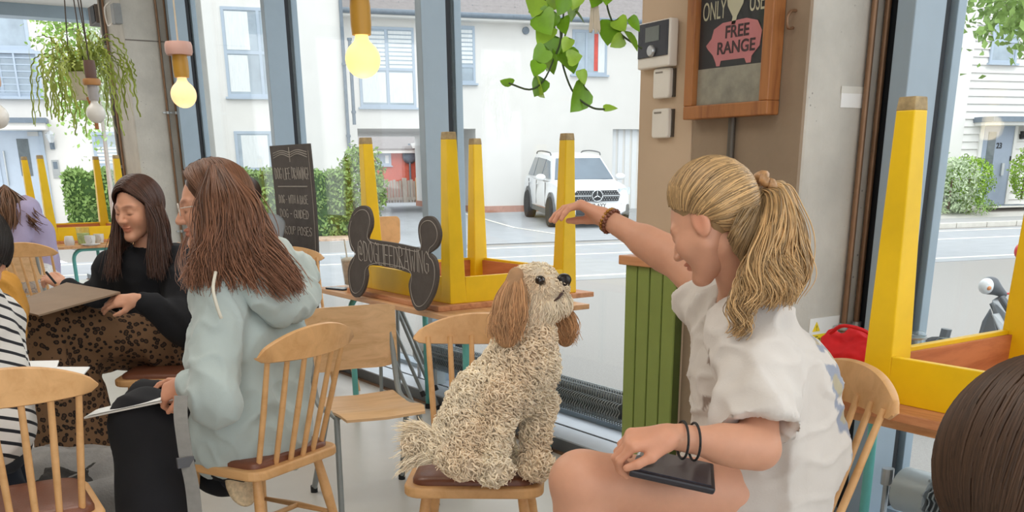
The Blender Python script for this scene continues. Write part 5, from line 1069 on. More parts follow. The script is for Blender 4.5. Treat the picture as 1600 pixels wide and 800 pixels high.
def slerp(a, b, t):
    a, b = nrm(a), nrm(b); w_ = math.acos(max(-1, min(1, a@b))); m_ = (a+b)*(.5/max(.35, math.cos(w_/2))) + V(0, 0, 1.1)*max(0, (w_-1.7)/1.4)
    return nrm((1-t)**2*a+2*t*(1-t)*m_+t*t*b)
def hairmat(name, c, rough=.45): m = mat(name, c, rough, var=.1, vs_=30, attr=True, spec=.4); return m
def hair_from(guides, n, r, jit, pts=18, wav=0, wf=3, colr=(.75, 1.2), seed=1, dark=None, taper=.35, tip=1.0):
    """strands blended between guide curves (each a list of 3D points)"""
    rg = np.random.default_rng(seed); G = np.array([spline(g, pts) for g in guides]); S = np.empty((n, pts, 3)); cols = np.empty((n, 3)); t = np.linspace(0, 1, pts)
    for i in range(n):
        k = rg.integers(0, len(G)); ll = rg.uniform(.72, 1.04); k2 = min(len(G)-1, max(0, k+rg.integers(-1, 2))); w_ = rg.uniform(0, .5); off = rg.normal(0, 1, 3)*jit; off2 = rg.normal(0, 1, 3)*jit; ph = k*2.1+rg.normal(0, .45); wd_ = nrm(RIGHT+.5*nrm(off2)); wd2_ = nrm(-FWD+.5*nrm(off))
        gg = G[k]*(1-w_)+G[k2]*w_; gi = np.minimum(t*ll*(pts-1), pts-1.0001); g0 = gi.astype(int); gg = gg[g0]+(gg[np.minimum(g0+1, pts-1)]-gg[g0])*(gi-g0)[:, None]; p = gg+off*(t[:, None]*.9+.1)+off2*np.sin(t*3.1)[:, None]*.6
        if wav: p = p+(np.sin(t*wf*2*math.pi+ph)*wav*t)[:, None]*wd_+(np.cos(t*wf*2*math.pi+ph)*wav*.6*t)[:, None]*wd2_
        S[i] = p; cols[i] = rg.uniform(*colr)
    R_ = r*(1-(1-taper)*t**3)[None]*rg.uniform(.6, 1.3, (n, 1)); v, q = strands(S, R_, 4); c = np.repeat(cols, pts*4, 0)*(1+(tip-1)*np.tile(np.repeat(t**1.5, 4), n))[:, None]
    return v, q, c
def cap_hair(C, R, s, tie_dir, starts, n, r, rad=(.102, .083, .099), off=(-.012, 0, .028), pts=16, seed=3, lift=.004, colr=(.65, 1.25), to=None, sf=.97, sj=.06):
    """hair combed over the skull from hairline directions to tie_dir (head axes)"""
    rg = np.random.default_rng(seed); S = np.empty((n, pts, 3)); cols = np.empty((n, 3)); t = np.linspace(0, 1, pts); T = nrm(tie_dir); rad = np.array(rad)
    for i in range(n):
        k = rg.uniform(0, len(starts)-1); a = int(k); st = nrm(lerp(starts[a], starts[min(a+1, len(starts)-1)], k-a)+rg.normal(0, sj, 3))
        en = nrm(T+rg.normal(0, .06, 3)) if to is None else nrm(lerp(to[a], to[min(a+1, len(to)-1)], k-a)+rg.normal(0, .05, 3)); lf = 1+rg.uniform(0, lift)/.09
        d = np.array([slerp(st, en, x) for x in t]); kk = 1/np.linalg.norm(d/rad, axis=1); S[i] = C+(R@((d*(kk*lf*(sf+(1-sf)*np.minimum(1, t*5)))[:, None]+np.array(off))*s).T).T; cols[i] = rg.uniform(*colr)
    v, q = strands(S, r*np.ones((n, pts)), 4); return v, q, np.repeat(cols, pts*4, 0)
def shade(v, sc, amp=.12, seed=0):
    return np.array([1+amp*mnoise.noise(Vector(p*sc+seed)) for p in v])[:, None]*np.ones((1, 3))

def vaxes(x, y):
    f_ = nrm(_wr(x, y)); r_ = nrm(np.cross(f_, UPV)); return r_, np.cross(r_, f_), f_
# ================================================================ blonde woman in a white T-shirt, right arm raised
def blonde():
    P = Person((-1.68, 1.80, 0), 'blonde woman with a ponytail and white T-shirt raising a treat above the dog')
    f = nrm(V(-.34, -.94, 0)); lf = V(-f[1], f[0], 0)
    C = Dp(1111, 346, 2.2); s = .955; a_, b_, c_ = vaxes(1111, 346); fw = nrm(-a_*.80-b_*.44+c_*.36); up = nrm(b_*.90-a_*.38+c_*.18); R = frame(fw, up)
    nb = Dp(1168, 478, 2.36); Ls = Dp(1178, 520, 2.24); Rs = Dp(1128, 478, 2.56); Le = Dp(1187, 702, 2.12); Lw = Dp(1048, 682, 2.08); Re = Dp(1050, 402, 2.70); Rw = Dp(948, 342, 2.80)
    ch = Dp(1186, 590, 2.42); be = Dp(1194, 700, 2.46); pe = Dp(1190, 790, 2.5)
    kA = Dp(908, 752, 2.22); aA = kA+V(.02, .02, -.46); hA = Dp(1185, 775, 2.38); hB = Dp(1195, 805, 2.56); kB = Dp(965, 850, 2.46); aB = V(kB[0]-.02, kB[1]-.02, .08)
    B = Body(); B.rc(C+R@V(-.015, 0, -.06)*s, nb, .046, .056, k=.03).rc(nb, ch, .07, .11).rc(ch, be, .115, .11).rc(be, pe, .11, .13).rc(Ls, Rs, .055)
    B.chain([Ls, Le, Lw], [.05, .042, .027], .02).rc(lerp(Le, Lw, .25), lerp(Le, Lw, .4), .044, .04, k=.03).chain([Rs, Re, Rw], [.052, .044, .027], .02).rc(lerp(Re, Rw, .15), lerp(Re, Rw, .4), .046, .04, k=.03)
    B.chain([hA, kA, aA], [.088, .066, .04], .03).rc(lerp(kA, aA, .2), lerp(kA, aA, .4), .062, .058, k=.03).chain([hB, kB, aB], [.09, .064, .04], .03).rc(aB, aB+V(-.05, -.16, -.04), .04, .03).rc(aA, aA+V(-.05, -.16, -.04), .04, .03)
    vb, qb = B.mesh(.008); vh, qh = head_prims(C, R, s).mesh(.0032)
    # raised hand: fingers pinched together pointing left and a little down
    HR = hand(Rw, nrm(-RIGHT*.90+UPV*.45+FWD*.05), nrm(UPV*.9+RIGHT*.4-FWD*.25), -1, [(.62, .38, .15), (.66, .42, .2), (.7, .46, .2), (.72, .5, .25)], 1.0, thumb=(.84, .22, -.5), tcurl=.12, spread=.0)
    # resting hand on the tablet, loose fist
    HL = hand(Lw, nrm(-RIGHT*.93-UPV*.12), nrm(UPV*.75-FWD*.55), 1, [(.75, .9, .5), (.8, 1.0, .6), (.85, 1.0, .6), (.85, .95, .6)], 1.0, thumb=(.8, .5, -.35), tcurl=.5, spread=.03)
    v1, q1 = HR.mesh(.003); v2, q2 = HL.mesh(.003); v, q = joinmesh([(vb, qb), (vh, qh), (v1, q1), (v2, q2)])
    col = np.vstack([np.ones((len(vb), 3)), head_cols(vh, C, R, s, (.62, .5, .42)), np.ones((len(v1), 3))*np.array([1, .93, .9]), np.ones((len(v2), 3))*np.array([1, .93, .9])]); P.add('body', v, q, skin, col)
    # T-shirt
    T = Body(); T.rc(lerp(nb, Ls, .25), lerp(nb, Rs, .25), .062, .062, k=.04).rc(Ls, Rs, .075, .07, k=.05)
    for k in (.085, -.085): T.rc(ch+lf*k, be+lf*k, .125, .13, k=.06); T.rc(be+lf*k, pe+lf*k+f*.04, .13, .15, k=.06); T.rc(lerp(Ls if k > 0 else Rs, ch, .1), ch+lf*k, .08, .125, k=.06)
    T.rc(be-f*.03, pe-f*.05+V(0, 0, -.03), .12, .13, k=.06); T.rc(pe+f*.1, hA*.5+pe*.5+f*.03, .11, .12, k=.05)
    sl = lerp(Ls, Le, .86); T.rc(Ls, sl, .072, .092, k=.05); aL = nrm(Le-Ls); T.el(lerp(Ls, Le, .80)+aL*.10, (.10, .16, .16), frame(aL, f), k=.004, op=-1); T.rc(lerp(Ls, Le, .74), lerp(Ls, Le, 1.0), .056, .07, k=.012, op=-1)
    sr = lerp(Rs, Re, .34); T.rc(Rs, sr+V(0, 0, -.03), .065, .07, k=.04); aR = nrm(Re-Rs); T.el(sr+aR*.09, (.08, .14, .14), frame(aR, V(0, 0, 1)), k=.004, op=-1)
    T.rc(nb+UPV*.0, C+R@V(-.03, 0, -.05)*s, .066, .06, k=.01, op=-1)
    v, q = T.mesh(.0075); v = folds(v, q, .014, 6.0, (1, 1, .5), 2); v = folds(v, q, .008, 12, (.8, .8, 1), 5)
    c = np.ones((len(v), 3)); rel = v-be; bk = -(rel@f); side = rel@lf; z = v[:, 2]
    def blot(sc, sd, th): return np.array([mnoise.noise(Vector(p*sc+sd)) for p in v]) > th
    reg = (bk > .045) & (side > -.14) & (side < .17) & (z > .62) & (z < 1.08); m1 = reg & blot(26, 3, -.05); c[m1] = (.42, .5, .68); m2 = reg & blot(22, 9, .22); c[m2] = (.62, .58, .42)
    fr = (bk < -.07) & (z > .72) & (z < .98) & (side > -.05) & (side < .1); m3 = fr & blot(18, 4, .12); c[m3] = (.42, .34, .3)
    P.add('t_shirt', v, q, mat('white_cotton', '#d9d2cb', .85, var=.03, attr=True, bump=.08, bs=200, sheen=.2), c)
    # hair drawn back into a ponytail
    blond = hairmat('blonde_hair', '#bb996c', .34); tieP = Dp(1189, 296, 2.2); tl = nrm(R.T@(tieP-C)/s-V(-.012, 0, .028))
    st = [V(.62, -.62, .5), V(.86, -.3, .62), V(.9, 0, .66), V(.86, .3, .6), V(.7, .62, .45), V(.42, .88, .2), V(.1, .98, -.08), V(-.15, .95, -.3), V(-.4, .8, -.75), V(-.45, .7, -1.0), V(-.7, .35, -1.1), V(-.8, 0, -1.0), V(-.7, -.5, -.8)]
    cv, cq, cc = cap_hair(C, R, s, tl, st, 2600, .0017, seed=5, lift=.008, colr=(.42, 1.5), sf=.86, sj=.02, rad=(.108, .086, .106))
    Hc = Body().el(C+R@V(-.020, 0, .034)*s, tuple(s*x for x in (.099, .079, .097)), R); Hc.el(C+R@V(.085, 0, -.055)*s, tuple(s*x for x in (.075, .12, .115)), R, k=.02, op=-1); Hc.el(C+R@V(.01, .08, -.02)*s, tuple(s*x for x in (.03, .03, .045)), R, k=.01, op=-1); hv, hq = Hc.mesh(.006)
    base = C*0; gd = lambda *p: [tieP]+[Dp(x, y, d) for x, y, d in p]
    gs0 = [gd((1222, 292, 2.22), (1240, 335, 2.2), (1246, 385, 2.18), (1252, 430, 2.17), (1238, 470, 2.2)), gd((1218, 300, 2.18), (1228, 350, 2.14), (1222, 400, 2.12), (1238, 440, 2.12), (1226, 470, 2.14)), gd((1212, 308, 2.15), (1212, 360, 2.1), (1198, 410, 2.09), (1212, 450, 2.1), (1200, 474, 2.12)), gd((1205, 315, 2.16), (1200, 365, 2.1), (1180, 415, 2.08), (1190, 455, 2.09), (1176, 480, 2.1)), gd((1200, 318, 2.17), (1190, 370, 2.12), (1172, 420, 2.1), (1178, 455, 2.1), (1160, 480, 2.11)), gd((1198, 320, 2.2), (1185, 385, 2.15), (1168, 440, 2.13), (1150, 480, 2.12), (1158, 505, 2.13), (1144, 520, 2.14))]
    pv, pq, pc = hair_from(gs0, 3400, .0017, .0085, 28, .009, 1.7, (.5, 1.6), 8)
    fv, fq, fc = hair_from([[C+R@V(.085, .03, .085)*s, C+R@V(.07, .075, .04)*s, C+R@V(.055, .085, -.03)*s, C+R@V(.06, .08, -.09)*s], [C+R@V(.09, .01, .09)*s, C+R@V(.085, .06, .05)*s, C+R@V(.07, .078, -.01)*s]], 7, .0006, .006, 14, .004, 1, (1, 1.3), 4)
    nv, nq, nc = hair_from([[Dp(1138, 372, 2.13), Dp(1150, 352, 2.10), Dp(1168, 325, 2.12), tieP], [Dp(1146, 392, 2.13), Dp(1158, 368, 2.10), Dp(1174, 332, 2.12), tieP], [Dp(1158, 408, 2.14), Dp(1168, 378, 2.11), Dp(1180, 340, 2.13), tieP], [Dp(1170, 412, 2.17), Dp(1178, 385, 2.14), Dp(1184, 345, 2.15), tieP]], 420, .0018, .005, 14, .002, 1, (.38, .8), 14)
    v, q = joinmesh([(hv, hq), (cv, cq), (pv, pq), (nv, nq)]); P.add('hair', v, q, blond, np.vstack([np.ones((len(hv), 3))*.7, cc, pc, nc]))
    dv = nrm(tieP-C); ring = MB(); a1 = nrm(np.cross(dv, UPV)); a2 = np.cross(dv, a1)
    ring.tube([tieP+dv*(.012+.006*math.sin(5*t))+(a1*math.cos(t)+a2*math.sin(t))*.026 for t in np.linspace(0, 2*math.pi, 30)], .011, 8); P.mb('hair_tie', ring, mat('hair_tie', '#b58a5e', .4, var=.3, vs_=60))
    # bracelets
    def band(c, d, r, t, m, nm, beads=0):
        d = nrm(d); u_ = nrm(np.cross(d, V(0, 0, 1))); w_ = np.cross(d, u_); b_ = MB()
        if beads:
            for i in range(beads): th = 2*math.pi*i/beads; b_.lathe([(0, -t), (t*.8, -t*.6), (t, 0), (t*.8, t*.6), (0, t)], c+(u_*math.cos(th)+w_*math.sin(th))*r, 8)
        else: b_.tube([c+(u_*math.cos(th)+w_*math.sin(th))*r for th in np.linspace(0, 2*math.pi, 28)], t, 6)
        P.mb(nm, b_, m)
    gold = mat('gold_beads', '#b07c35', .3, metal=.6, var=.3, vs_=90); band(lerp(Rw, Re, .02), Re-Rw, .031, .0055, gold, 'bead_bracelet', 20); band(lerp(Rw, Re, .07), Re-Rw, .033, .0055, mat('brown_beads', '#7a4630', .35, var=.3, vs_=90), 'bead_bracelet', 20)
    for k in (.13, .26): band(lerp(Lw, Le, k)-V(0, 0, .004), Le-Lw+V(0, 0, .03), .040, .0028, black, 'hair_band_bracelet')
    return P
blonde()
tb = empty('drawing_tablet', tuple(Dp(1055, 735, 2.2)), label='black tablet with a silver clip lying on the blonde woman\'s lap', cat='tablet'); o_ = Dp(1055, 735, 2.2)
qd = [Dp(985, 734, 2.06)-o_, Dp(1119, 764, 2.10)-o_, Dp(1116, 724, 2.27)-o_, Dp(1000, 698, 2.24)-o_]; nn = nrm(np.cross(qd[1]-qd[0], qd[2]-qd[0])); 
MB().add([p for p in qd]+[p-nn*.016 for p in qd], [(0, 1, 2, 3), (7, 6, 5, 4)]+[(i, (i+1) % 4, 4+(i+1) % 4, 4+i) for i in range(4)]).build('case', mat('tablet_case', '#26242a', .45), tb, bevel=.005)
cq_ = sum(qd)/4; MB().add([cq_+(p-cq_)*.88+nn*.002 for p in qd]+[cq_+(p-cq_)*.88-nn*.002 for p in qd], [(0, 1, 2, 3), (7, 6, 5, 4)]+[(i, (i+1) % 4, 4+(i+1) % 4, 4+i) for i in range(4)]).build('screen', mat('tablet_screen', '#3d3a44', .12, var=.3, vs_=18, stretch=(1, 4, 1)), tb)
MB().tube([lerp(qd[0], qd[3], .35)+nn*.008+(qd[1]-qd[0])*.05, lerp(qd[0], qd[3], .9)+nn*.008+(qd[1]-qd[0])*.05], .009, 8).build('clip', steel, tb, smooth=True, auto=50)

# ================================================================ woman in the pale hoodie
def hoodie():
    P = Person((-3.32, 1.12, 0), 'woman with long brown hair in a pale hoodie and black trousers'); f = nrm(V(-.9, -.44, 0)); lf = V(-f[1], f[0], 0)
    C = Dp(334, 322, 3.28); s = 1.08; a_, b_, c_ = vaxes(334, 322); fw = nrm(-a_*.95-c_*.06-b_*.2); R = frame(fw, nrm(b_-a_*.18))
    nb = Dp(362, 420, 3.36); Ls = Dp(338, 465, 3.2); Rs = Dp(432, 452, 3.55); Le = Dp(338, 622, 3.12); Lw = Dp(288, 598, 3.2); Re = Dp(380, 600, 3.7); Rw = Dp(300, 598, 3.6); ch = Dp(392, 540, 3.42); pe = Dp(395, 690, 3.5)
    hA = Dp(370, 690, 3.42); kA = Dp(232, 665, 3.42); aA = Dp(245, 850, 3.36); aA[2] = .09; hB = Dp(400, 680, 3.62); kB = Dp(235, 640, 3.7); aB = Dp(350, 742, 3.62)
    B = Body().rc(C+R@V(-.03, 0, -.05)*s, nb, .052, .058).rc(nb, ch, .06, .11).rc(ch, pe, .11, .13).rc(Ls, Rs, .05).chain([Ls, Le, Lw], [.045, .04, .027]).chain([Rs, Re, Rw], [.045, .04, .027]).chain([hA, kA, aA], [.085, .062, .045]).chain([hB, kB, aB], [.085, .062, .045]).rc(aA, aA+f*.17-V(0, 0, .05), .04, .03)
    vb, qb = B.mesh(.010); vh, qh = head_prims(C, R, s).mesh(.0036)
    H1 = hand(Lw, nrm(-RIGHT*.7-UPV*.3+FWD*.3), nrm(UPV*.4-FWD*.8-RIGHT*.3), 1, CU(.6, .8, .5), .95); v1, q1 = H1.mesh(.004); H2 = hand(Rw, nrm(-RIGHT*.9), UPV, -1, CU(.3, .5, .3), .95); v2, q2 = H2.mesh(.005)
    v, q = joinmesh([(vb, qb), (vh, qh), (v1, q1), (v2, q2)]); P.add('body', v, q, skin, np.vstack([np.ones((len(vb), 3)), head_cols(vh, C, R, s), np.ones((len(v1)+len(v2), 3))*np.array([1, .9, .86])]))
    T = Body(); T.rc(Ls, Rs, .075, .075, k=.05)
    for k in (.08, -.08): T.rc(ch+lf*k-f*.01, pe+lf*k*1.1+V(0, 0, .03), .14, .155, k=.06); T.rc(lerp(nb, Ls if k > 0 else Rs, .5), ch+lf*k, .08, .135, k=.05)
    T.rc(pe-f*.03+V(0, 0, .0), pe+f*.05+V(0, 0, 0), .165, .16, k=.05); T.chain([Ls, Le], [.078, .076], .05).rc(Le, lerp(Le, Lw, .85), .074, .05, k=.03).chain([Rs, Re], [.075, .08], .04).rc(Re, lerp(Re, Rw, .85), .08, .05, k=.03); T.el(pe+V(0, 0, -.16), (.3, .3, .1), k=.01, op=-1)
    v, q = T.mesh(.009); v = folds(v, q, .016, 5.2, (1, 1, .5), 4); v = folds(v, q, .007, 12, (1, 1, .8), 8); hm = mat('pale_fleece', '#b5c2c0', .95, var=.05, vs_=6, bump=.06, bs=260, sheen=.3); ob = P.add('hoodie', v, q, hm)
    # hood lying around the neck and down the back
    Hd = Body(); ring = [(338, 470, 3.16), (352, 430, 3.16), (385, 402, 3.22), (430, 398, 3.36), (468, 425, 3.46), (478, 458, 3.44)]; Hd.chain([Dp(*p) for p in ring], [.03, .042, .045, .05, .055, .05], .03)
    Hd.chain([Dp(395, 440, 3.2), Dp(430, 470, 3.3), Dp(462, 470, 3.38)], [.05, .065, .06], .05).chain([Dp(400, 465, 3.2), Dp(440, 486, 3.3), Dp(472, 478, 3.4)], [.035, .04, .04], .03).rc(Dp(420, 430, 3.42), Dp(455, 445, 3.5), .08, .07, k=.05)
    v, q = Hd.mesh(.008); v = folds(v, q, .008, 11, (1, 1, 1), 6); P.add('hood', v, q, hm)
    P.mb('drawstring', MB().tube(spline([Dp(337, 425, 3.06), Dp(333, 450, 3.04), Dp(338, 475, 3.04), Dp(346, 498, 3.05)], 14), .0055, 6), mat('cord_cream', '#d9d5c6', .8))
    # black wide trousers
    L = Body().rc(hA, kA, .12, .115, k=.06).rc(kA, lerp(kA, aA, .95), .112, .125, k=.05).rc(hB, kB, .12, .1, k=.06).rc(kB, aB, .1, .085, k=.04).rc(hA, hB, .13, .13, k=.06); v, q = L.mesh(.011); v = folds(v, q, .012, 6, (1, 1, .4), 1); P.add('trousers', v, q, mat('black_cloth', '#15151a', .9, var=.2, vs_=5))
    # canvas shoe tucked back under the chair
    sh = Body().rc(aB, Dp(372, 752, 3.5), .04, .042).rc(Dp(372, 752, 3.5), Dp(380, 768, 3.46), .042, .036); v, q = sh.mesh(.008); P.add('shoe', v, q, mat('canvas_shoe', '#2b3140', .8)); sl = Body().el(Dp(377, 757, 3.40), (.08, .052, .03), frame(nrm(RIGHT*.3-UPV*.9), nrm(-FWD+RIGHT*.5))); v, q = sl.mesh(.007); P.add('shoe_sole', v, q, mat('gum_sole', '#d9c3a0', .8, var=.25, vs_=60))
    # long wavy hair
    hm2 = hairmat('brown_hair', '#74503c', .38); W = lambda x, y, z: C+R@(V(x, y, z)*s)
    st = [V(.75, .1, .95), V(.45, .12, 1), V(.1, .1, 1), V(-.3, .1, 1), V(-.7, .05, .7)]; to = [V(.22, 1, -.15), V(.08, 1, -.5), V(-.1, 1, -.7), V(-.6, .8, -.8), V(-1, .2, -.7)]
    c1 = cap_hair(C, R, s, V(0, 0, -1), st, 1300, .0022, rad=(.106, .09, .102), seed=11, lift=.012, to=to); st2 = [V(x[0], -x[1], x[2]) for x in st]; to2 = [V(x[0], -x[1], x[2]) for x in to]; c2 = cap_hair(C, R, s, V(0, 0, -1), st2, 400, .0032, rad=(.108, .092, .103), seed=12, lift=.012, to=to2)
    D = lambda *a: [Dp(*p) for p in a]
    gs = [D((326, 264, 3.17), (319, 305, 3.14), (319, 350, 3.13), (310, 395, 3.13), (300, 440, 3.14)), D((328, 260, 3.15), (328, 310, 3.11), (328, 370, 3.10), (316, 415, 3.1), (306, 450, 3.12)), D((335, 258, 3.15), (344, 315, 3.09), (344, 375, 3.08), (334, 420, 3.1), (328, 452, 3.1)), D((342, 258, 3.16), (362, 315, 3.1), (366, 375, 3.1), (378, 420, 3.13), (408, 452, 3.15)), D((348, 258, 3.18), (380, 315, 3.14), (388, 370, 3.15), (412, 415, 3.18), (440, 462, 3.2)), D((352, 260, 3.2), (390, 315, 3.2), (404, 370, 3.2), (432, 415, 3.22), (462, 458, 3.24)), D((356, 262, 3.24), (396, 315, 3.28), (414, 370, 3.28), (442, 410, 3.28), (474, 448, 3.28)), D((356, 262, 3.26), (394, 310, 3.3), (412, 360, 3.32), (430, 400, 3.32), (460, 436, 3.32))]
    g = hair_from(gs, 4000, .0019, .013, 28, .016, 1.7, (.45, 1.5), 21, tip=1.6); fly = hair_from([D((300, 350, 3.4), (284, 390, 3.35), (288, 430, 3.3), (296, 455, 3.25))], 30, .001, .012, 16, .012, 1.2, (1.2, 1.9), 5)
    base = Body().el(W(-.018, 0, .03), tuple(s*x for x in (.1, .084, .096)), R).rc(W(-.06, 0, -.02), W(-.08, .02, -.12), .075*s, .07*s).el(W(.09, 0, -.055), tuple(s*x for x in (.075, .075, .12)), R, k=.02, op=-1); hv, hq = base.mesh(.008)
    v, q = joinmesh([(hv, hq), c1[:2], c2[:2], g[:2], fly[:2]]); P.add('hair', v, q, hm2, np.vstack([np.ones((len(hv), 3))*.6, c1[2], c2[2], g[2], fly[2]]))
    # thin-rimmed glasses
    gl = MB()
    for y in (.032, -.032): gl.tube([W(.104, y+.024*math.cos(t), .002+.018*math.sin(t)) for t in np.linspace(0, 2*math.pi, 22)], .0014, 5)
    gl.tube([W(.106, -.008, .006), W(.106, .008, .006)], .0014, 5); gl.tube([W(.1, .056, .006), W(.02, .078, .008)], .0016, 5); P.mb('glasses', gl, mat('clear_frame', '#d8cfc4', .3))
    return P
hoodie()
# sketch board with paper on her knees, bag strap
sb = empty('sketch_board', tuple(Dp(215, 630, 3.3)), label='white drawing board balanced on the knee of the hoodie woman', cat='drawing board'); o_ = Dp(215, 630, 3.3); qd = [Dp(131, 652, 3.35)-o_, Dp(283, 620, 3.2)-o_, Dp(290, 606, 3.55)-o_, Dp(150, 640, 3.7)-o_]; nn = V(0, 0, 1)
MB().add(qd+[p-nn*.006 for p in qd], [(0, 1, 2, 3), (7, 6, 5, 4)]+[(i, (i+1) % 4, 4+(i+1) % 4, 4+i) for i in range(4)]).build('board', mat('paper_board', '#e3dfd8', .8, var=.04), sb); MB().add([p*.93+nn*.002 for p in qd], [(0, 1, 2, 3)]).build('paper', MATS['paper_white'], sb)
st = empty('bag_strap', tuple(Dp(290, 710, 3.0)), label='grey webbing bag strap hanging over the hoodie woman\'s lap', cat='strap'); o_ = Dp(290, 710, 3.0); cl = [Dp(*p)-o_ for p in ((283, 618, 3.03), (282, 650, 2.98), (287, 690, 2.96), (292, 722, 2.95), (300, 760, 2.95), (306, 815, 2.95))]; cl = spline(cl, 20); wv = RIGHT*.021
mb = MB(); mb.add([p for c_ in cl for p in (c_-wv, c_+wv, c_+wv+FWD*.003, c_-wv+FWD*.003)], [(4*i+j, 4*i+(j+1) % 4, 4*i+4+(j+1) % 4, 4*i+4+j) for i in range(19) for j in range(4)]).build('webbing', mat('grey_webbing', '#85837f', .8, var=.08, vs_=40), st, smooth=False); MB().box(Dp(290, 722, 2.945)-o_, (.012, .05, .03)).build('buckle', mat('buckle', '#55565a', .4), st)

# ================================================================ woman in black with leopard-print trousers
def leopard_mat():
    m = bpy.data.materials.new('leopard_print'); m.use_nodes = True; t = NT(m); co = t.coord()
    v = t.n('ShaderNodeTexVoronoi', Scale=38); t.l(co, v.inputs['Vector']); nz = t.n('ShaderNodeTexNoise', Scale=60); t.l(co, nz.inputs['Vector'])
    ad = t.n('ShaderNodeMath', operation='MULTIPLY_ADD'); t.l(nz.outputs[0], ad.inputs[0]); ad.inputs[1].default_value = .28; t.l(v.outputs['Distance'], ad.inputs[2])
    tan = lin('#7f6045'); brn = lin('#4c3524'); blk = lin('#1c1512')
    t.l(t.ramp(ad.outputs[0], [(.28, brn), (.36, brn), (.40, blk), (.54, blk), (.58, tan)]), t.b.inputs['Base Color']); t.b.inputs['Roughness'].default_value = .9; return m
def leopard():
    P = Person((-4.98, 1.28, 0), 'dark-haired woman in black with leopard-print trousers drawing on a board'); C = Dp(216, 326, 4.75); s = 1.14; fw = nrm(-FWD*.78-RIGHT*.40-UPV*.42); R = frame(fw, nrm(UPV-FWD*.3+RIGHT*.02))
    nb = Dp(232, 392, 4.85); Ls = Dp(283, 412, 4.9); Rs = Dp(178, 418, 4.95); Le = Dp(288, 505, 4.7); Lw = Dp(212, 468, 4.55); Re = Dp(155, 480, 5.0); Rw = Dp(100, 446, 5.0); ch = Dp(232, 450, 4.95); pe = Dp(255, 535, 5.0)
    hA = Dp(262, 535, 4.95); kA = Dp(72, 508, 4.62); aA = Dp(95, 670, 4.7); aA[2] = .1; hB = Dp(250, 545, 5.1); kB = Dp(110, 545, 4.75); aB = Dp(140, 680, 4.85); aB[2] = .1
    B = Body().rc(C+R@V(-.02, 0, -.05)*s, nb, .055, .06).rc(nb, ch, .065, .12).rc(ch, pe, .12, .13).rc(Ls, Rs, .05).chain([Ls, Le, Lw], [.045, .04, .028]).chain([Rs, Re, Rw], [.045, .04, .028]).chain([hA, kA, aA], [.09, .065, .045]).chain([hB, kB, aB], [.09, .065, .045])
    for a in (aA, aB): B.rc(a, a-RIGHT*.1-FWD*.1-V(0, 0, .06), .04, .03)
    vb, qb = B.mesh(.012); vh, qh = head_prims(C, R, s).mesh(.0042); v1, q1 = hand(Lw, nrm(-RIGHT*.95-UPV*.1), nrm(UPV*.5-FWD*.8), 1, CU(.25, .35, .3), 1).mesh(.005); v2, q2 = hand(Rw, nrm(-RIGHT*.6+UPV*.3), nrm(UPV*.6-FWD*.7), -1, CU(.7, .8, .4), 1).mesh(.005)
    v, q = joinmesh([(vb, qb), (vh, qh), (v1, q1), (v2, q2)]); P.add('body', v, q, skin, np.vstack([np.ones((len(vb), 3)), head_cols(vh, C, R, s, (.3, .22, .18)), np.ones((len(v1)+len(v2), 3))]))
    T = Body().rc(Ls, Rs, .08, .08, k=.06).rc(nb, lerp(nb, ch, .3), .075, .12, k=.04).rc(ch, pe, .155, .16, k=.08).rc(lerp(Ls, Rs, .3), lerp(ch, pe, .6), .1, .13, k=.05).rc(lerp(Ls, Rs, .7), lerp(ch, pe, .5), .1, .13, k=.05).chain([Ls, Le, lerp(Le, Lw, .85)], [.085, .1, .05], .05).chain([Rs, Re, lerp(Re, Rw, .85)], [.08, .085, .05], .05); v, q = T.mesh(.011); v = folds(v, q, .014, 6, (1, 1, .6), 3); P.add('sweater', v, q, mat('black_knit', '#16171c', .95, var=.15, bump=.1, bs=150))
    L = Body().rc(hA, kA, .125, .105, k=.06).rc(kA, lerp(kA, aA, .97), .1, .13, k=.05).rc(hB, kB, .125, .1, k=.06).rc(kB, lerp(kB, aB, .97), .1, .125, k=.05).rc(hA, hB, .13, k=.06); v, q = L.mesh(.011); v = folds(v, q, .014, 6, (1, 1, .5), 9); P.add('trousers', v, q, leopard_mat())
    for a in (aA, aB): 
        v, q = Body().rc(a-V(0, 0, .045), a-RIGHT*.1-FWD*.1-V(0, 0, .06), .045, .038).mesh(.01); P.add('shoe', v, q, mat('dark_shoe', '#2a2422', .6))
    hm2 = hairmat('dark_brown_hair', '#4a3026', .35); W = lambda x, y, z: C+R@(V(x, y, z)*s)
    st = [V(.85, 0, .8), V(.5, 0, 1), V(.1, 0, 1), V(-.3, 0, 1), V(-.7, 0, .8)]; toL = [V(.35, 1, -.1), V(.15, 1, -.4), V(-.1, 1, -.5), V(-.5, .9, -.6), V(-.9, .4, -.7)]
    c1 = cap_hair(C, R, s, V(0, 0, -1), st, 1200, .0022, rad=(.106, .089, .103), seed=31, lift=.008, to=toL, colr=(.6, 1.3)); c2 = cap_hair(C, R, s, V(0, 0, -1), st, 1200, .0022, rad=(.106, .089, .103), seed=32, lift=.008, to=[V(x[0], -x[1], x[2]) for x in toL], colr=(.6, 1.3))
    def sideg(y): return [[W(x0, y*.085, .03), W(x1, y*.1, -.06), lerp(W(x1, y*.1, -.06), Dp(px, py, d), .6), Dp(px, py, d)] for x0, x1, px, py, d in (((.04, .045, 180 if y < 0 else 238, 432, 4.66), (.01, .02, 168 if y < 0 else 250, 436, 4.70), (-.02, 0, 176 if y < 0 else 262, 415, 4.78), (-.05, -.03, 200 if y < 0 else 264, 400, 4.9)))]
    g1 = hair_from(sideg(1), 1000, .0023, .012, 16, .004, 1, (.6, 1.5), 41); g2 = hair_from(sideg(-1), 1000, .0023, .012, 16, .004, 1, (.6, 1.4), 42)
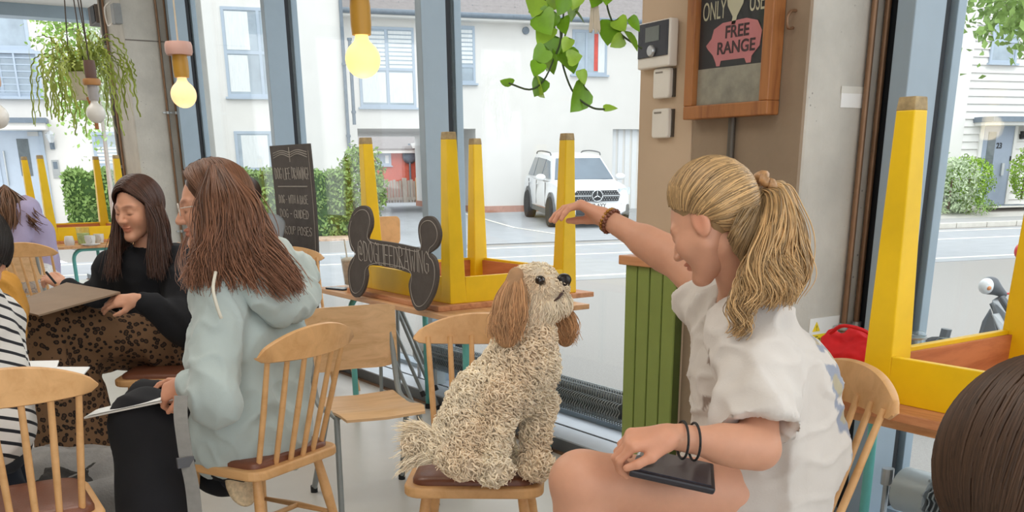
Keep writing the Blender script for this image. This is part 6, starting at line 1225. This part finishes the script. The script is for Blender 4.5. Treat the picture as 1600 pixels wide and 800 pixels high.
    base = Body().el(W(-.018, 0, .03), tuple(s*x for x in (.098, .08, .094)), R).el(W(.085, 0, -.06), tuple(s*x for x in (.08, .075, .12)), R, k=.02, op=-1); hv, hq = base.mesh(.008)
    v, q = joinmesh([(hv, hq), c1[:2], c2[:2], g1[:2], g2[:2]]); P.add('hair', v, q, hm2, np.vstack([np.ones((len(hv), 3))*.6, c1[2], c2[2], g1[2], g2[2]])); return P
leopard()
db = empty('drawing_board', tuple(Dp(95, 465, 4.6)), label='large brown drawing board on the lap of the woman in leopard print', cat='drawing board'); o_ = Dp(95, 465, 4.6); qd = [Dp(2, 480, 4.35)-o_, Dp(175, 472, 4.45)-o_, Dp(190, 456, 4.62)-o_, Dp(98, 441, 4.95)-o_]; qd = [Dp(4, 479, 4.4)-o_, Dp(60, 492, 4.25)-o_, Dp(188, 456, 4.55)-o_, Dp(104, 441, 4.85)-o_]; nn = nrm(np.cross(qd[1]-qd[0], qd[2]-qd[0]))
MB().add(qd+[p-nn*.008 for p in qd], [(0, 1, 2, 3), (7, 6, 5, 4)]+[(i, (i+1) % 4, 4+(i+1) % 4, 4+i) for i in range(4)]).build('board', mat('hardboard', '#8d7660', .7, var=.08), db); cq_ = sum(qd)/4
pc = empty('pencil', tuple(Dp(78, 436, 4.9)), label='dark pencil in the hand above the brown drawing board', cat='pencil'); o_ = Dp(78, 436, 4.9); MB().cyl(Dp(72, 425, 4.9)-o_, Dp(88, 444, 4.9)-o_, .006, n=6).build('shaft', black, pc); MB().cyl(Dp(88, 444, 4.9)-o_, Dp(91, 447.5, 4.9)-o_, .006, .001, n=6).build('tip', beech, pc)

# ================================================================ others at the edges
def lilac():
    P = Person((-9.3, 1.3, 0), 'woman in a lilac top with brown hair bent over at the far table'); d = 8.3; Q = lambda x, y, k=0: Dp(x, y, d+k)
    C = Q(-4, 332, -.1); R = frame(nrm(-RIGHT*.8-UPV*.55-FWD*.1), UPV); pe = Q(62, 432, .1); ch = Q(52, 365); nb = Q(22, 328); Ls = Q(40, 336, -.15); Rs = Q(45, 325, .2); Le = Q(20, 395, -.25); Lw = Q(-25, 400, -.2); kA = Q(-20, 440, -.1); hA = Q(55, 438)
    B = Body().rc(C, nb, .055, .06).rc(nb, ch, .07, .13).rc(ch, pe, .13, .14).rc(Ls, Rs, .06).chain([Ls, Le, Lw], [.05, .045, .03]).rc(hA, kA, .1, .07).rc(kA, V(kA[0], kA[1], .08), .07, .05); vb, qb = B.mesh(.015); vh, qh = head_prims(C, R, 1.1).mesh(.006); v, q = joinmesh([(vb, qb), (vh, qh)]); P.add('body', v, q, skin, np.ones((len(v), 3)))
    T = Body().rc(Ls, Rs, .1, .1, k=.06).rc(nb, ch, .1, .16, k=.06).rc(ch, pe, .16, .17, k=.06).rc(Ls, lerp(Ls, Le, .9), .09, .09, k=.04); v, q = T.mesh(.015); v = folds(v, q, .012, 5, (1, 1, .6), 2); P.add('top', v, q, mat('lilac_cotton', '#a79bb8', .9, var=.06))
    S = Body().rc(hA, kA, .16, .13, k=.06).rc(pe, hA, .17, .17).rc(kA, V(kA[0], kA[1], .2), .13, .15, k=.04); v, q = S.mesh(.015); v = folds(v, q, .012, 5)
    m = bpy.data.materials.new('swirl_print'); m.use_nodes = True; t = NT(m); co = t.coord(); w_ = t.n('ShaderNodeTexWave', Scale=7, Distortion=14, Detail=2); t.l(co, w_.inputs['Vector']); t.l(t.ramp(w_.outputs[0], [(.42, lin('#d9d6d2')), (.5, lin('#7f7f9c')), (.62, lin('#d9d6d2'))]), t.b.inputs['Base Color']); P.add('skirt', v, q, m)
    hm = hairmat('mid_brown_hair', '#6e4d36'); gs = [[Q(8, 292, -.1), Q(4, 315, -.2), Q(12, 345, -.25), Q(8, 372, -.25)], [Q(10, 292, 0), Q(22, 318, -.2), Q(24, 345, -.25), Q(18, 375, -.25)], [Q(6, 290), Q(-10, 315, -.2), Q(-8, 345, -.25), Q(-4, 372, -.2)], [Q(12, 294, .1), Q(30, 322, -.1), Q(45, 340, -.2), Q(58, 352, -.2)]]
    g = hair_from(gs, 420, .006, .03, 14, .01, 1, (.55, 1.4), 6); hb = Body().el(C+UPV*.03+RIGHT*.02, (.12, .12, .13)).mesh(.012); v, q = joinmesh([hb, g[:2]]); P.add('hair', v, q, hm, np.vstack([np.ones((len(hb[0]), 3))*.7, g[2]]))
lilac()
def striped():
    P = Person((-3.15, .32, 0), 'person with dark hair in a black and white striped top by the room edge'); Q = lambda x, y, d: Dp(x-24, y, d)
    C = Q(-18, 398, 3.05); R = frame(nrm(-RIGHT*.6+FWD*.6-UPV*.3), UPV); nb = Q(-22, 470, 3.15); Ls = Q(-40, 500, 3.0); Rs = Q(18, 495, 3.3); ch = Q(-15, 560, 3.2); pe = Q(0, 660, 3.15); Re = Q(30, 585, 3.35); Rw = Q(0, 610, 3.6); kA = Q(22, 660, 3.75); hA = Q(10, 680, 3.25); aA = V(kA[0], kA[1], .09); kB = Q(-20, 650, 3.6); aB = Q(55, 790, 3.6); aB[2] = .1
    B = Body().rc(C, nb, .055, .06).rc(nb, ch, .07, .11).rc(ch, pe, .11, .13).rc(Ls, Rs, .05).chain([Rs, Re, Rw], [.045, .04, .03]).chain([Ls, Q(-60, 600, 3.05), Q(-40, 620, 3.4)], [.045, .04, .03]).chain([hA, kA, aA], [.09, .065, .045]).chain([pe, kB, aB], [.09, .065, .045]).rc(aA, aA-RIGHT*.1+FWD*.1-V(0, 0, .05), .04, .03)
    vb, qb = B.mesh(.012); vh, qh = head_prims(C, R, 1.1).mesh(.006); v, q = joinmesh([(vb, qb), (vh, qh)]); P.add('body', v, q, skin, np.ones((len(v), 3)))
    T = Body().rc(Ls, Rs, .075, .075, k=.05).rc(nb, ch, .09, .14, k=.05).rc(ch, pe, .145, .15, k=.05).chain([Rs, Re, lerp(Re, Rw, .6)], [.075, .075, .06], .04).chain([Ls, Q(-60, 600, 3.05), Q(-40, 620, 3.4)], [.07, .07, .05], .04); v, q = T.mesh(.011); v = folds(v, q, .008, 6)
    m = bpy.data.materials.new('stripes'); m.use_nodes = True; t = NT(m); co = t.coord((1, 1, 1), (.25, .3, 0)); w_ = t.n('ShaderNodeTexWave', Scale=8.5, Distortion=.3, bands_direction='Z'); t.l(co, w_.inputs['Vector']); t.l(t.ramp(w_.outputs[0], [(.16, lin('#23242a')), (.22, lin('#e6e2dc'))]), t.b.inputs['Base Color']); t.b.inputs['Roughness'].default_value = .9; P.add('top', v, q, m)
    J = Body().rc(hA, kA, .11, .085, k=.05).rc(kA, aA, .085, .075, k=.04).rc(pe, kB, .12, .085, k=.05).rc(kB, aB, .085, .07, k=.04).rc(pe, hA, .14, .13); v, q = J.mesh(.012); v = folds(v, q, .008, 7); P.add('jeans', v, q, mat('dark_denim', '#1d222c', .9, var=.15))
    hm = hairmat('black_hair', '#1d1613'); W = lambda x, y, z: C+R@V(x, y, z)*1.1; st = [V(.7, 0, .9), V(.1, 0, 1), V(-.7, 0, .8)]; c1 = cap_hair(C, R, 1.1, V(0, 0, -1), st, 500, .004, rad=(.112, .094, .105), seed=51, to=[V(.3, -1, -.2), V(-.2, -1, -.7), V(-.9, -.3, -.8)]); c2 = cap_hair(C, R, 1.1, V(0, 0, -1), st, 400, .004, rad=(.112, .094, .105), seed=52, to=[V(.3, 1, -.2), V(-.2, 1, -.7), V(-.9, .3, -.8)]); hb = Body().el(W(-.02, 0, .03), (.112, .094, .106), R).mesh(.01)
    v, q = joinmesh([hb, c1[:2], c2[:2]]); P.add('hair', v, q, hm, np.vstack([np.ones((len(hb[0]), 3)), c1[2], c2[2]]))
striped()
def foreground():
    C = Dp(1622, 770, 1.02); P = Person((C[0], C[1], 0), 'back of a brown-haired head close to the right-hand yellow table'); R = frame(nrm(FWD*.95+RIGHT*.15), V(0, 0, 1)); nb = C+V(.02, -.02, -.2)
    B = Body().rc(C, nb, .06, .065); l_ = R[:, 1]; B.rc(nb+l_*.17-V(0, 0, .06), nb-l_*.17-V(0, 0, .06), .06).rc(nb, nb-V(0, 0, .45), .1, .14).rc(nb-V(0, 0, .45)+l_*.06, nb-V(0, 0, .45)+l_*.06+R[:, 0]*.3, .08, .07).rc(nb-V(0, 0, .45)-l_*.06, nb-V(0, 0, .45)-l_*.06+R[:, 0]*.3, .08, .07); [B.rc(nb-V(0, 0, .45)+l_*y_+R[:, 0]*.3, V(*(nb+l_*y_+R[:, 0]*.34)[:2], .06), .065, .045) for y_ in (.06, -.06)]; vb, qb = B.mesh(.014); vh, qh = head_prims(C, R, 1.0).mesh(.006); v, q = joinmesh([(vb, qb), (vh, qh)]); P.add('body', v, q, skin, np.ones((len(v), 3)))
    T = Body().rc(nb+l_*.17-V(0, 0, .06), nb-l_*.17-V(0, 0, .06), .085).rc(nb-V(0, 0, .08), nb-V(0, 0, .5), .13, .17); v, q = T.mesh(.014); P.add('top', v, q, mat('dark_top', '#3b3a40', .9))
    hm = hairmat('chestnut_hair', '#4f3a2c', .5); st = [V(.8, 0, .8), V(.2, 0, 1), V(-.3, 0, 1), V(-.8, 0, .6)]; to = [V(.3, 1, -.4), V(0, 1, -.8), V(-.4, .9, -1), V(-.9, .2, -1)]
    c1 = cap_hair(C, R, 1.0, V(0, 0, -1), st, 1100, .0022, rad=(.113, .098, .108), seed=61, lift=.005, to=to, colr=(.7, 1.35)); c2 = cap_hair(C, R, 1.0, V(0, 0, -1), st, 1100, .0022, rad=(.113, .098, .108), seed=62, lift=.005, to=[V(x[0], -x[1], x[2]) for x in to], colr=(.7, 1.35)); W = lambda x, y, z: C+R@V(x, y, z)
    gs = [[W(-.04, y*.5, .02)+R[:, 1]*0, W(-.07, y, -.08), W(-.08, y*1.1, -.2), W(-.08, y, -.3)] for y in (-.09, -.05, 0, .05, .09)]; g = hair_from(gs, 700, .0024, .012, 14, .004, 1, (.7, 1.3), 63); hb = Body().el(W(-.012, 0, .026), (.106, .09, .10), R).rc(W(-.03, 0, -.02), W(-.05, 0, -.2), .085, .075).mesh(.01)
    v, q = joinmesh([hb, c1[:2], c2[:2], g[:2]]); P.add('hair', v, q, hm, np.vstack([np.ones((len(hb[0]), 3))*.8, c1[2], c2[2], g[2]]))
foreground()
fc_ = Dp(1622, 770, 1.02); chair_at(fc_[0]+.02, fc_[1]-.02, tuple(nrm(FWD*.95+RIGHT*.15)[:2]), 'beech spindle-back chair under the brown-haired person close to the yellow table')
def behind():
    P = Person((-6.7, 1.9, 0), 'person in a pale blue shirt mostly hidden behind the hoodie woman'); d = 6.6; Q = lambda x, y, k=0: Dp(x, y, d+k); C = Q(378, 308); R = frame(nrm(-RIGHT*.8+FWD*.3), UPV); nb = Q(388, 345); Ls = Q(360, 365, -.1); Rs = Q(425, 355, .15); ch = Q(398, 395); pe = Q(400, 470); kA = Q(320, 480, -.1)
    B = Body().rc(C, nb, .055, .06).rc(nb, ch, .07, .12).rc(ch, pe, .12, .14).rc(Ls, Rs, .06).chain([Ls, Q(350, 430, -.15), Q(320, 445)], [.05, .04, .03]).chain([Rs, Q(420, 430, .1), Q(370, 450)], [.05, .04, .03]).rc(pe, kA, .1, .07).rc(kA, V(kA[0], kA[1], .08), .07, .05); vb, qb = B.mesh(.015); vh, qh = head_prims(C, R, 1.1).mesh(.008); v, q = joinmesh([(vb, qb), (vh, qh)]); P.add('body', v, q, skin, np.ones((len(v), 3)))
    T = Body().rc(Ls, Rs, .085, .085, k=.05).rc(nb, ch, .09, .15, k=.05).rc(ch, pe, .15, .16, k=.05).chain([Rs, Q(420, 430, .1), Q(370, 450)], [.075, .07, .05]).chain([Ls, Q(350, 430, -.15), Q(320, 445)], [.075, .07, .05]); v, q = T.mesh(.015); v = folds(v, q, .01, 6); P.add('shirt', v, q, mat('blue_shirt', '#c9d3dc', .9, var=.05)); J = Body().rc(pe, kA, .13, .09).rc(kA, V(kA[0], kA[1], .1), .09, .08); v, q = J.mesh(.016); P.add('trousers', v, q, MATS['dark_denim'])
    hb = Body().el(C+R@V(-.02, 0, .03), (.118, .098, .11), R).el(C+R@V(.1, 0, -.06), (.08, .09, .11), R, k=.02, op=-1).mesh(.01); P.add('hair', *hb, hairmat('dark_hair_b', '#4c3b31'), np.ones((len(hb[0]), 3)))
behind()

# ================================================================ chair with a mustard jacket and the sketch pad at the room edge
cj = Zp(-14, 447, .84); chair_at(cj[0]-.1, cj[1]-.1, (-.8, .6), 'beech spindle-back chair with a mustard jacket hanging on it')
jk = empty('mustard_jacket', (cj[0], cj[1], 0), label='mustard yellow jacket hung over a chair back at the room edge', cat='jacket'); dj = 4.15
jb_ = Body().chain([Dp(-8, 445, dj), Dp(6, 452, dj), Dp(20, 485, dj)], [.035, .05, .06], .04).rc(Dp(0, 450, dj), Dp(6, 520, dj), .06, .08, k=.04); v, q = jb_.mesh(.01); v = folds(v, q, .014, 12, (1, 1, .4), 3); fastmesh('cloth', v-V(cj[0], cj[1], 0), q, mat('mustard_cloth', '#c08a3a', .9, var=.1), jk)
sk_ = empty('sketch_pad', tuple(Dp(85, 590, 3.35)), label='white sketch pad on the lap of the person in the striped top', cat='sketch pad'); o_ = Dp(85, 590, 3.35)
for k_, (pts_, nm_) in enumerate(((((42, 564, 3.5), (92, 563, 3.55), (88, 574, 3.42), (40, 580, 3.3)), 'sheet'), (((40, 573, 3.4), (140, 573, 3.5), (104, 616, 3.2), (42, 622, 3.1)), 'pad'))):
    qd = [Dp(*p_)-o_ for p_ in pts_]; MB().add(qd+[p_-V(0, 0, .005) for p_ in qd], [(0, 1, 2, 3), (7, 6, 5, 4)]+[(i, (i+1) % 4, 4+(i+1) % 4, 4+i) for i in range(4)]).build(nm_, MATS['paper_white'], sk_)
# ---------------------------------------------------------------- the dog on the chair
def scatter(v, q, n, seed=0):
    rg = np.random.default_rng(seed); a = np.linalg.norm(np.cross(v[q[:, 2]]-v[q[:, 0]], v[q[:, 3]]-v[q[:, 1]]), axis=1); k = rg.choice(len(q), n, p=a/a.sum()); u_ = rg.random((n, 2)); c = v[q[k]]
    p = c[:, 0]*((1-u_[:, :1])*(1-u_[:, 1:]))+c[:, 1]*(u_[:, :1]*(1-u_[:, 1:]))+c[:, 2]*(u_[:, :1]*u_[:, 1:])+c[:, 3]*((1-u_[:, :1])*u_[:, 1:]); nn = vnormals(v, q)[q[k]].mean(1); return p, nn/(np.linalg.norm(nn, axis=1)[:, None]+1e-9)
def dog():
    d0 = 3.03; Q = lambda x, y, k=0: Dp(x, y, d0+k); base = Zp(770, 735, .452); e = empty('dog', (base[0], base[1], .452), label='curly cream and apricot dog sitting on a chair and looking up', cat='dog'); o = V(base[0], base[1], .452)
    H = Q(836, 455); nose = Q(881, 437, -.045); sc = .002
    B = Body()
    B.el(H, (.075, .07, .068), k=.03).rc(Q(848, 456, -.02), Q(872, 450, -.03), .046, .033, k=.03).rc(Q(858, 468, -.02), Q(870, 476, -.03), .036, .03, k=.02).rc(Q(828, 440, 0), Q(846, 432, -.01), .045, .035, k=.03)
    B.rc(H, Q(824, 515), .056, .064, k=.04).rc(Q(824, 515), Q(822, 575), .066, .08, k=.05).rc(Q(822, 575), Q(812, 612), .08, .062, k=.05).rc(Q(808, 565), Q(755, 628), .072, .085, k=.06).rc(Q(755, 628), Q(728, 668), .085, .08, k=.05).rc(Q(790, 605), Q(752, 660), .055, .065, k=.05)
    for k, (sx, ex) in ((-.085, (784, 768)), (.05, (842, 834))):
        s0, e0 = (Q(sx, 625, k), Q(ex, 735 if k < 0 else 728, k)); B.chain([s0, lerp(s0, e0, .55), e0], [.05, .033, .032], .015); B.el(e0+(RIGHT*.012-FWD*.03)*1, (.042, .042, .026), k=.03)
    # hind legs: thigh folded against the belly, long foot on the seat
    B.el(Q(718, 680, -.05), (.07, .06, .072), k=.03).chain([Q(735, 692, -.08), Q(708, 714, -.08), Q(722, 724, -.10)], [.042, .034, .032], .02).el(Q(728, 726, -.12), (.042, .034, .025), k=.02)
    B.el(Q(765, 685, .11), (.07, .06, .07), k=.04).chain([Q(778, 690, .14), Q(778, 708, .15), Q(795, 712, .14)], [.035, .03, .028], .02)
    tail = [Q(705, 700, -.02), Q(680, 700, -.03), Q(655, 690, -.04), Q(640, 697, -.05)]; B.chain(tail, [.03, .024, .02, .015], .02)
    B.el(Q(846, 439, -.075), (.014, .014, .012), k=.012, op=-1)
    v, q = B.mesh(.0075); loc = v-o
    cream, apr = np.array([1., 1, 1]), np.array([.86, .66, .5])
    def colr(p):
        px = ((p-CAM)@RIGHT)/((p-CAM)@FWD)*F_PX+CX; py = CY-((p-CAM)@UPV)/((p-CAM)@FWD)*F_PX
        a = np.clip(1-np.hypot((px-815)/38, (py-445)/30), 0, 1)*.8; a = np.maximum(a, np.clip(1-np.hypot((px-845)/26, (py-440)/16), 0, 1)*.7); a = np.maximum(a, .16+.16*np.sin(px*.05+py*.031)); a = np.where((px > 860) & (py < 500), a*.3, a)
        return cream*(1-a[:, None])+apr*a[:, None]
    fm = mat('dog_coat', '#f8e8cf', .8, var=.1, vs_=20, attr=True); fastmesh('body', loc, q, fm, e, True, colr(v)*.82)
    # coat: thousands of small curls
    rg = np.random.default_rng(5); n = 9000; p, nn = scatter(v, q, n, 3); px = ((p-CAM)@RIGHT)/((p-CAM)@FWD)*F_PX+CX; py = CY-((p-CAM)@UPV)/((p-CAM)@FWD)*F_PX; headm = (py < 505) & (px > 790)
    M_ = 11; t = np.linspace(0, 1, M_); flow = np.tile(V(0, 0, -1.), (n, 1))+rg.normal(0, .5, (n, 3)); hd = H-p; flow[headm] = (p[headm]-Q(862, 430, -.05))*9+np.array([0, 0, -.5])+rg.normal(0, .25, (headm.sum(), 3)); flow -= nn*(flow*nn).sum(1)[:, None]; flow /= np.linalg.norm(flow, axis=1)[:, None]+1e-9; bi = np.cross(nn, flow)
    L = rg.uniform(.022, .04, n); L[headm] *= .8; cr = rg.uniform(.004, .0075, n); cr[headm] *= .3; turns = rg.uniform(.9, 1.7, n); ph = rg.uniform(0, 6.28, n); low = ((px > 850) & (py < 462)); L[low] *= .45
    th = ph[:, None]+2*math.pi*turns[:, None]*t; S = p[:, None]+flow[:, None]*(L[:, None]*t)[..., None]+nn[:, None]*((.002+cr*1.1)[:, None]*np.minimum(1, t*4)+cr[:, None]*np.cos(th))[..., None]+bi[:, None]*(cr[:, None]*np.sin(th))[..., None]
    Rr = (rg.uniform(.0022, .0036, n)*np.where(headm, .6, 1))[:, None]*(1-.65*t**2)[None]; sv, sq = strands(S, Rr, 4); c = colr(p)*rg.uniform(.85, 1.25, (n, 1)); fu = fastmesh('fur', sv-o, sq, fm, e, True, np.repeat(c, M_*4, 0)); fu['kind'] = 'stuff'
    # ears: hanging flaps with long wavy apricot hair
    em = mat('ear_coat', '#c79a70', .75, var=.15, vs_=25, attr=True)
    for nm, root, tip, k in (('ear', (806, 430, -.07), (792, 525, -.10), 1), ('ear', (868, 462, .075), (884, 528, .07), .8)):
        a, b = Q(*root), Q(*tip); E = Body().chain([a, lerp(a, b, .5)-RIGHT*.012*k, b], [.024, .034*k, .036*k], .03); ev, eq = E.mesh(.007); eo = fastmesh(nm, ev-o, eq, em, e, True, np.ones((len(ev), 3))*.75)
        gs = [[a+RIGHT*x*.3+UPV*.01, lerp(a, b, .4)+RIGHT*x-FWD*.03, lerp(a, b, .8)+RIGHT*x*1.2-FWD*.04, b+RIGHT*x*1.1-UPV*.015-FWD*.03] for x in (-.035*k, -.015*k, .01*k, .032*k)]; g = hair_from(gs, 700, .0015, .008, 18, .005, 2.0, (.7, 1.45), 71+int(k*10)); go = fastmesh('ear_hair', g[0]-o, g[1], em, eo, True, g[2]); go['kind'] = 'stuff'
    # tail plume
    gs = [[tail[0], tail[1]+UPV*y*.5, tail[2]+UPV*y, tail[3]+UPV*y*1.5-RIGHT*.03] for y in (-.05, -.02, .015, .04)]; g = hair_from(gs, 420, .0024, .012, 16, .008, 2, (.85, 1.3), 91); go = fastmesh('tail_hair', g[0]-o, g[1], fm, e, True, g[2]); go['kind'] = 'stuff'
    # muzzle beard, nose, eyes, mouth
    gs = [[Q(866, 462, -.05), Q(874, 480, -.06), Q(872, 500, -.05)], [Q(858, 468, -.06), Q(862, 488, -.07), Q(856, 508, -.06)], [Q(848, 470, -.06), Q(848, 490, -.07), Q(844, 508, -.06)], [Q(874, 452, -.04), Q(884, 470, -.04), Q(882, 494, -.04)], [Q(876, 455, .01), Q(888, 472, .01), Q(888, 490, .01)]]; g = hair_from(gs, 330, .0019, .007, 12, .004, 1.4, (.85, 1.25), 93); go = fastmesh('muzzle_hair', g[0]-o, g[1], fm, e, True, g[2]); go['kind'] = 'stuff'
    nv, nq = Body().el(nose, (.021, .024, .019), k=.01).el(nose-UPV*.016+RIGHT*.001, (.013, .013, .014), k=.012).mesh(.003); fastmesh('nose', nv-o, nq, mat('dog_nose', '#1d191b', .3, var=.1, bump=.1, bs=300), e)
    for x, y, k in ((844, 438, -.078), (866, 434, .02)):
        ev, eq = Body().el(Q(x, y, k), (.0155, .0155, .0145)).mesh(.003); fastmesh('eye', ev-o, eq, mat('dog_eye', '#1a0f0a', .08, spec=.9, var=.05), e)
    MB().tube([Q(880, 446, -.045)-o, Q(878, 458, -.055)-o, Q(873, 465, -.065)-o, Q(866, 470, -.07)-o], [.007, .006, .004, .002], 6).build('mouth', mat('dog_lip', '#4a3430', .6), e, smooth=True)
    return e
dog()
# ---------------------------------------------------------------- pet bed and floor things by the left-hand chairs
p = Zp(120, 745, .0); p = V(-3.75, .55, 0); p = Zp(100, 770, 0.06)
bed = empty('pet_bed', (p[0], p[1], 0), label='grey fleece pet bed on the floor beside the black trousers', cat='pet bed'); R0 = np.stack([V(RIGHT[0], RIGHT[1], 0)/np.hypot(RIGHT[0], RIGHT[1]), V(FWD[0], FWD[1], 0)/np.hypot(FWD[0], FWD[1]), V(0, 0, 1)], 1)
b = Body().chain([R0@V(.42*math.cos(a), .30*math.sin(a), .10) for a in np.linspace(0, 2*math.pi, 17)], [.085]*17, .03).rc(R0@V(-.25, 0, .05), R0@V(.25, 0, .05), .2, .2, k=.03).el((0, 0, -.15), (.8, .8, .15), k=.01, op=-1); v, q = b.mesh(.014); v = folds(v, q, .012, 7); fastmesh('bolster', v, q, mat('grey_fleece', '#8f8d8b', .95, var=.12, vs_=14, bump=.3, bs=120), bed)
b = Body().el(R0@V(.05, -.02, .13), (.26, .2, .07)).rc(R0@V(-.2, .1, .14), R0@V(.2, -.1, .16), .06, .05); v, q = b.mesh(.012); v = folds(v, q, .02, 9); tag(fastmesh('blanket', v+V(p[0], p[1], 0), q, mat('charcoal_fur', '#3a3836', .95, var=.3, vs_=25, bump=.4, bs=90)), 'charcoal furry blanket bunched in the grey pet bed', 'blanket')
bpy.context.view_layer.update()
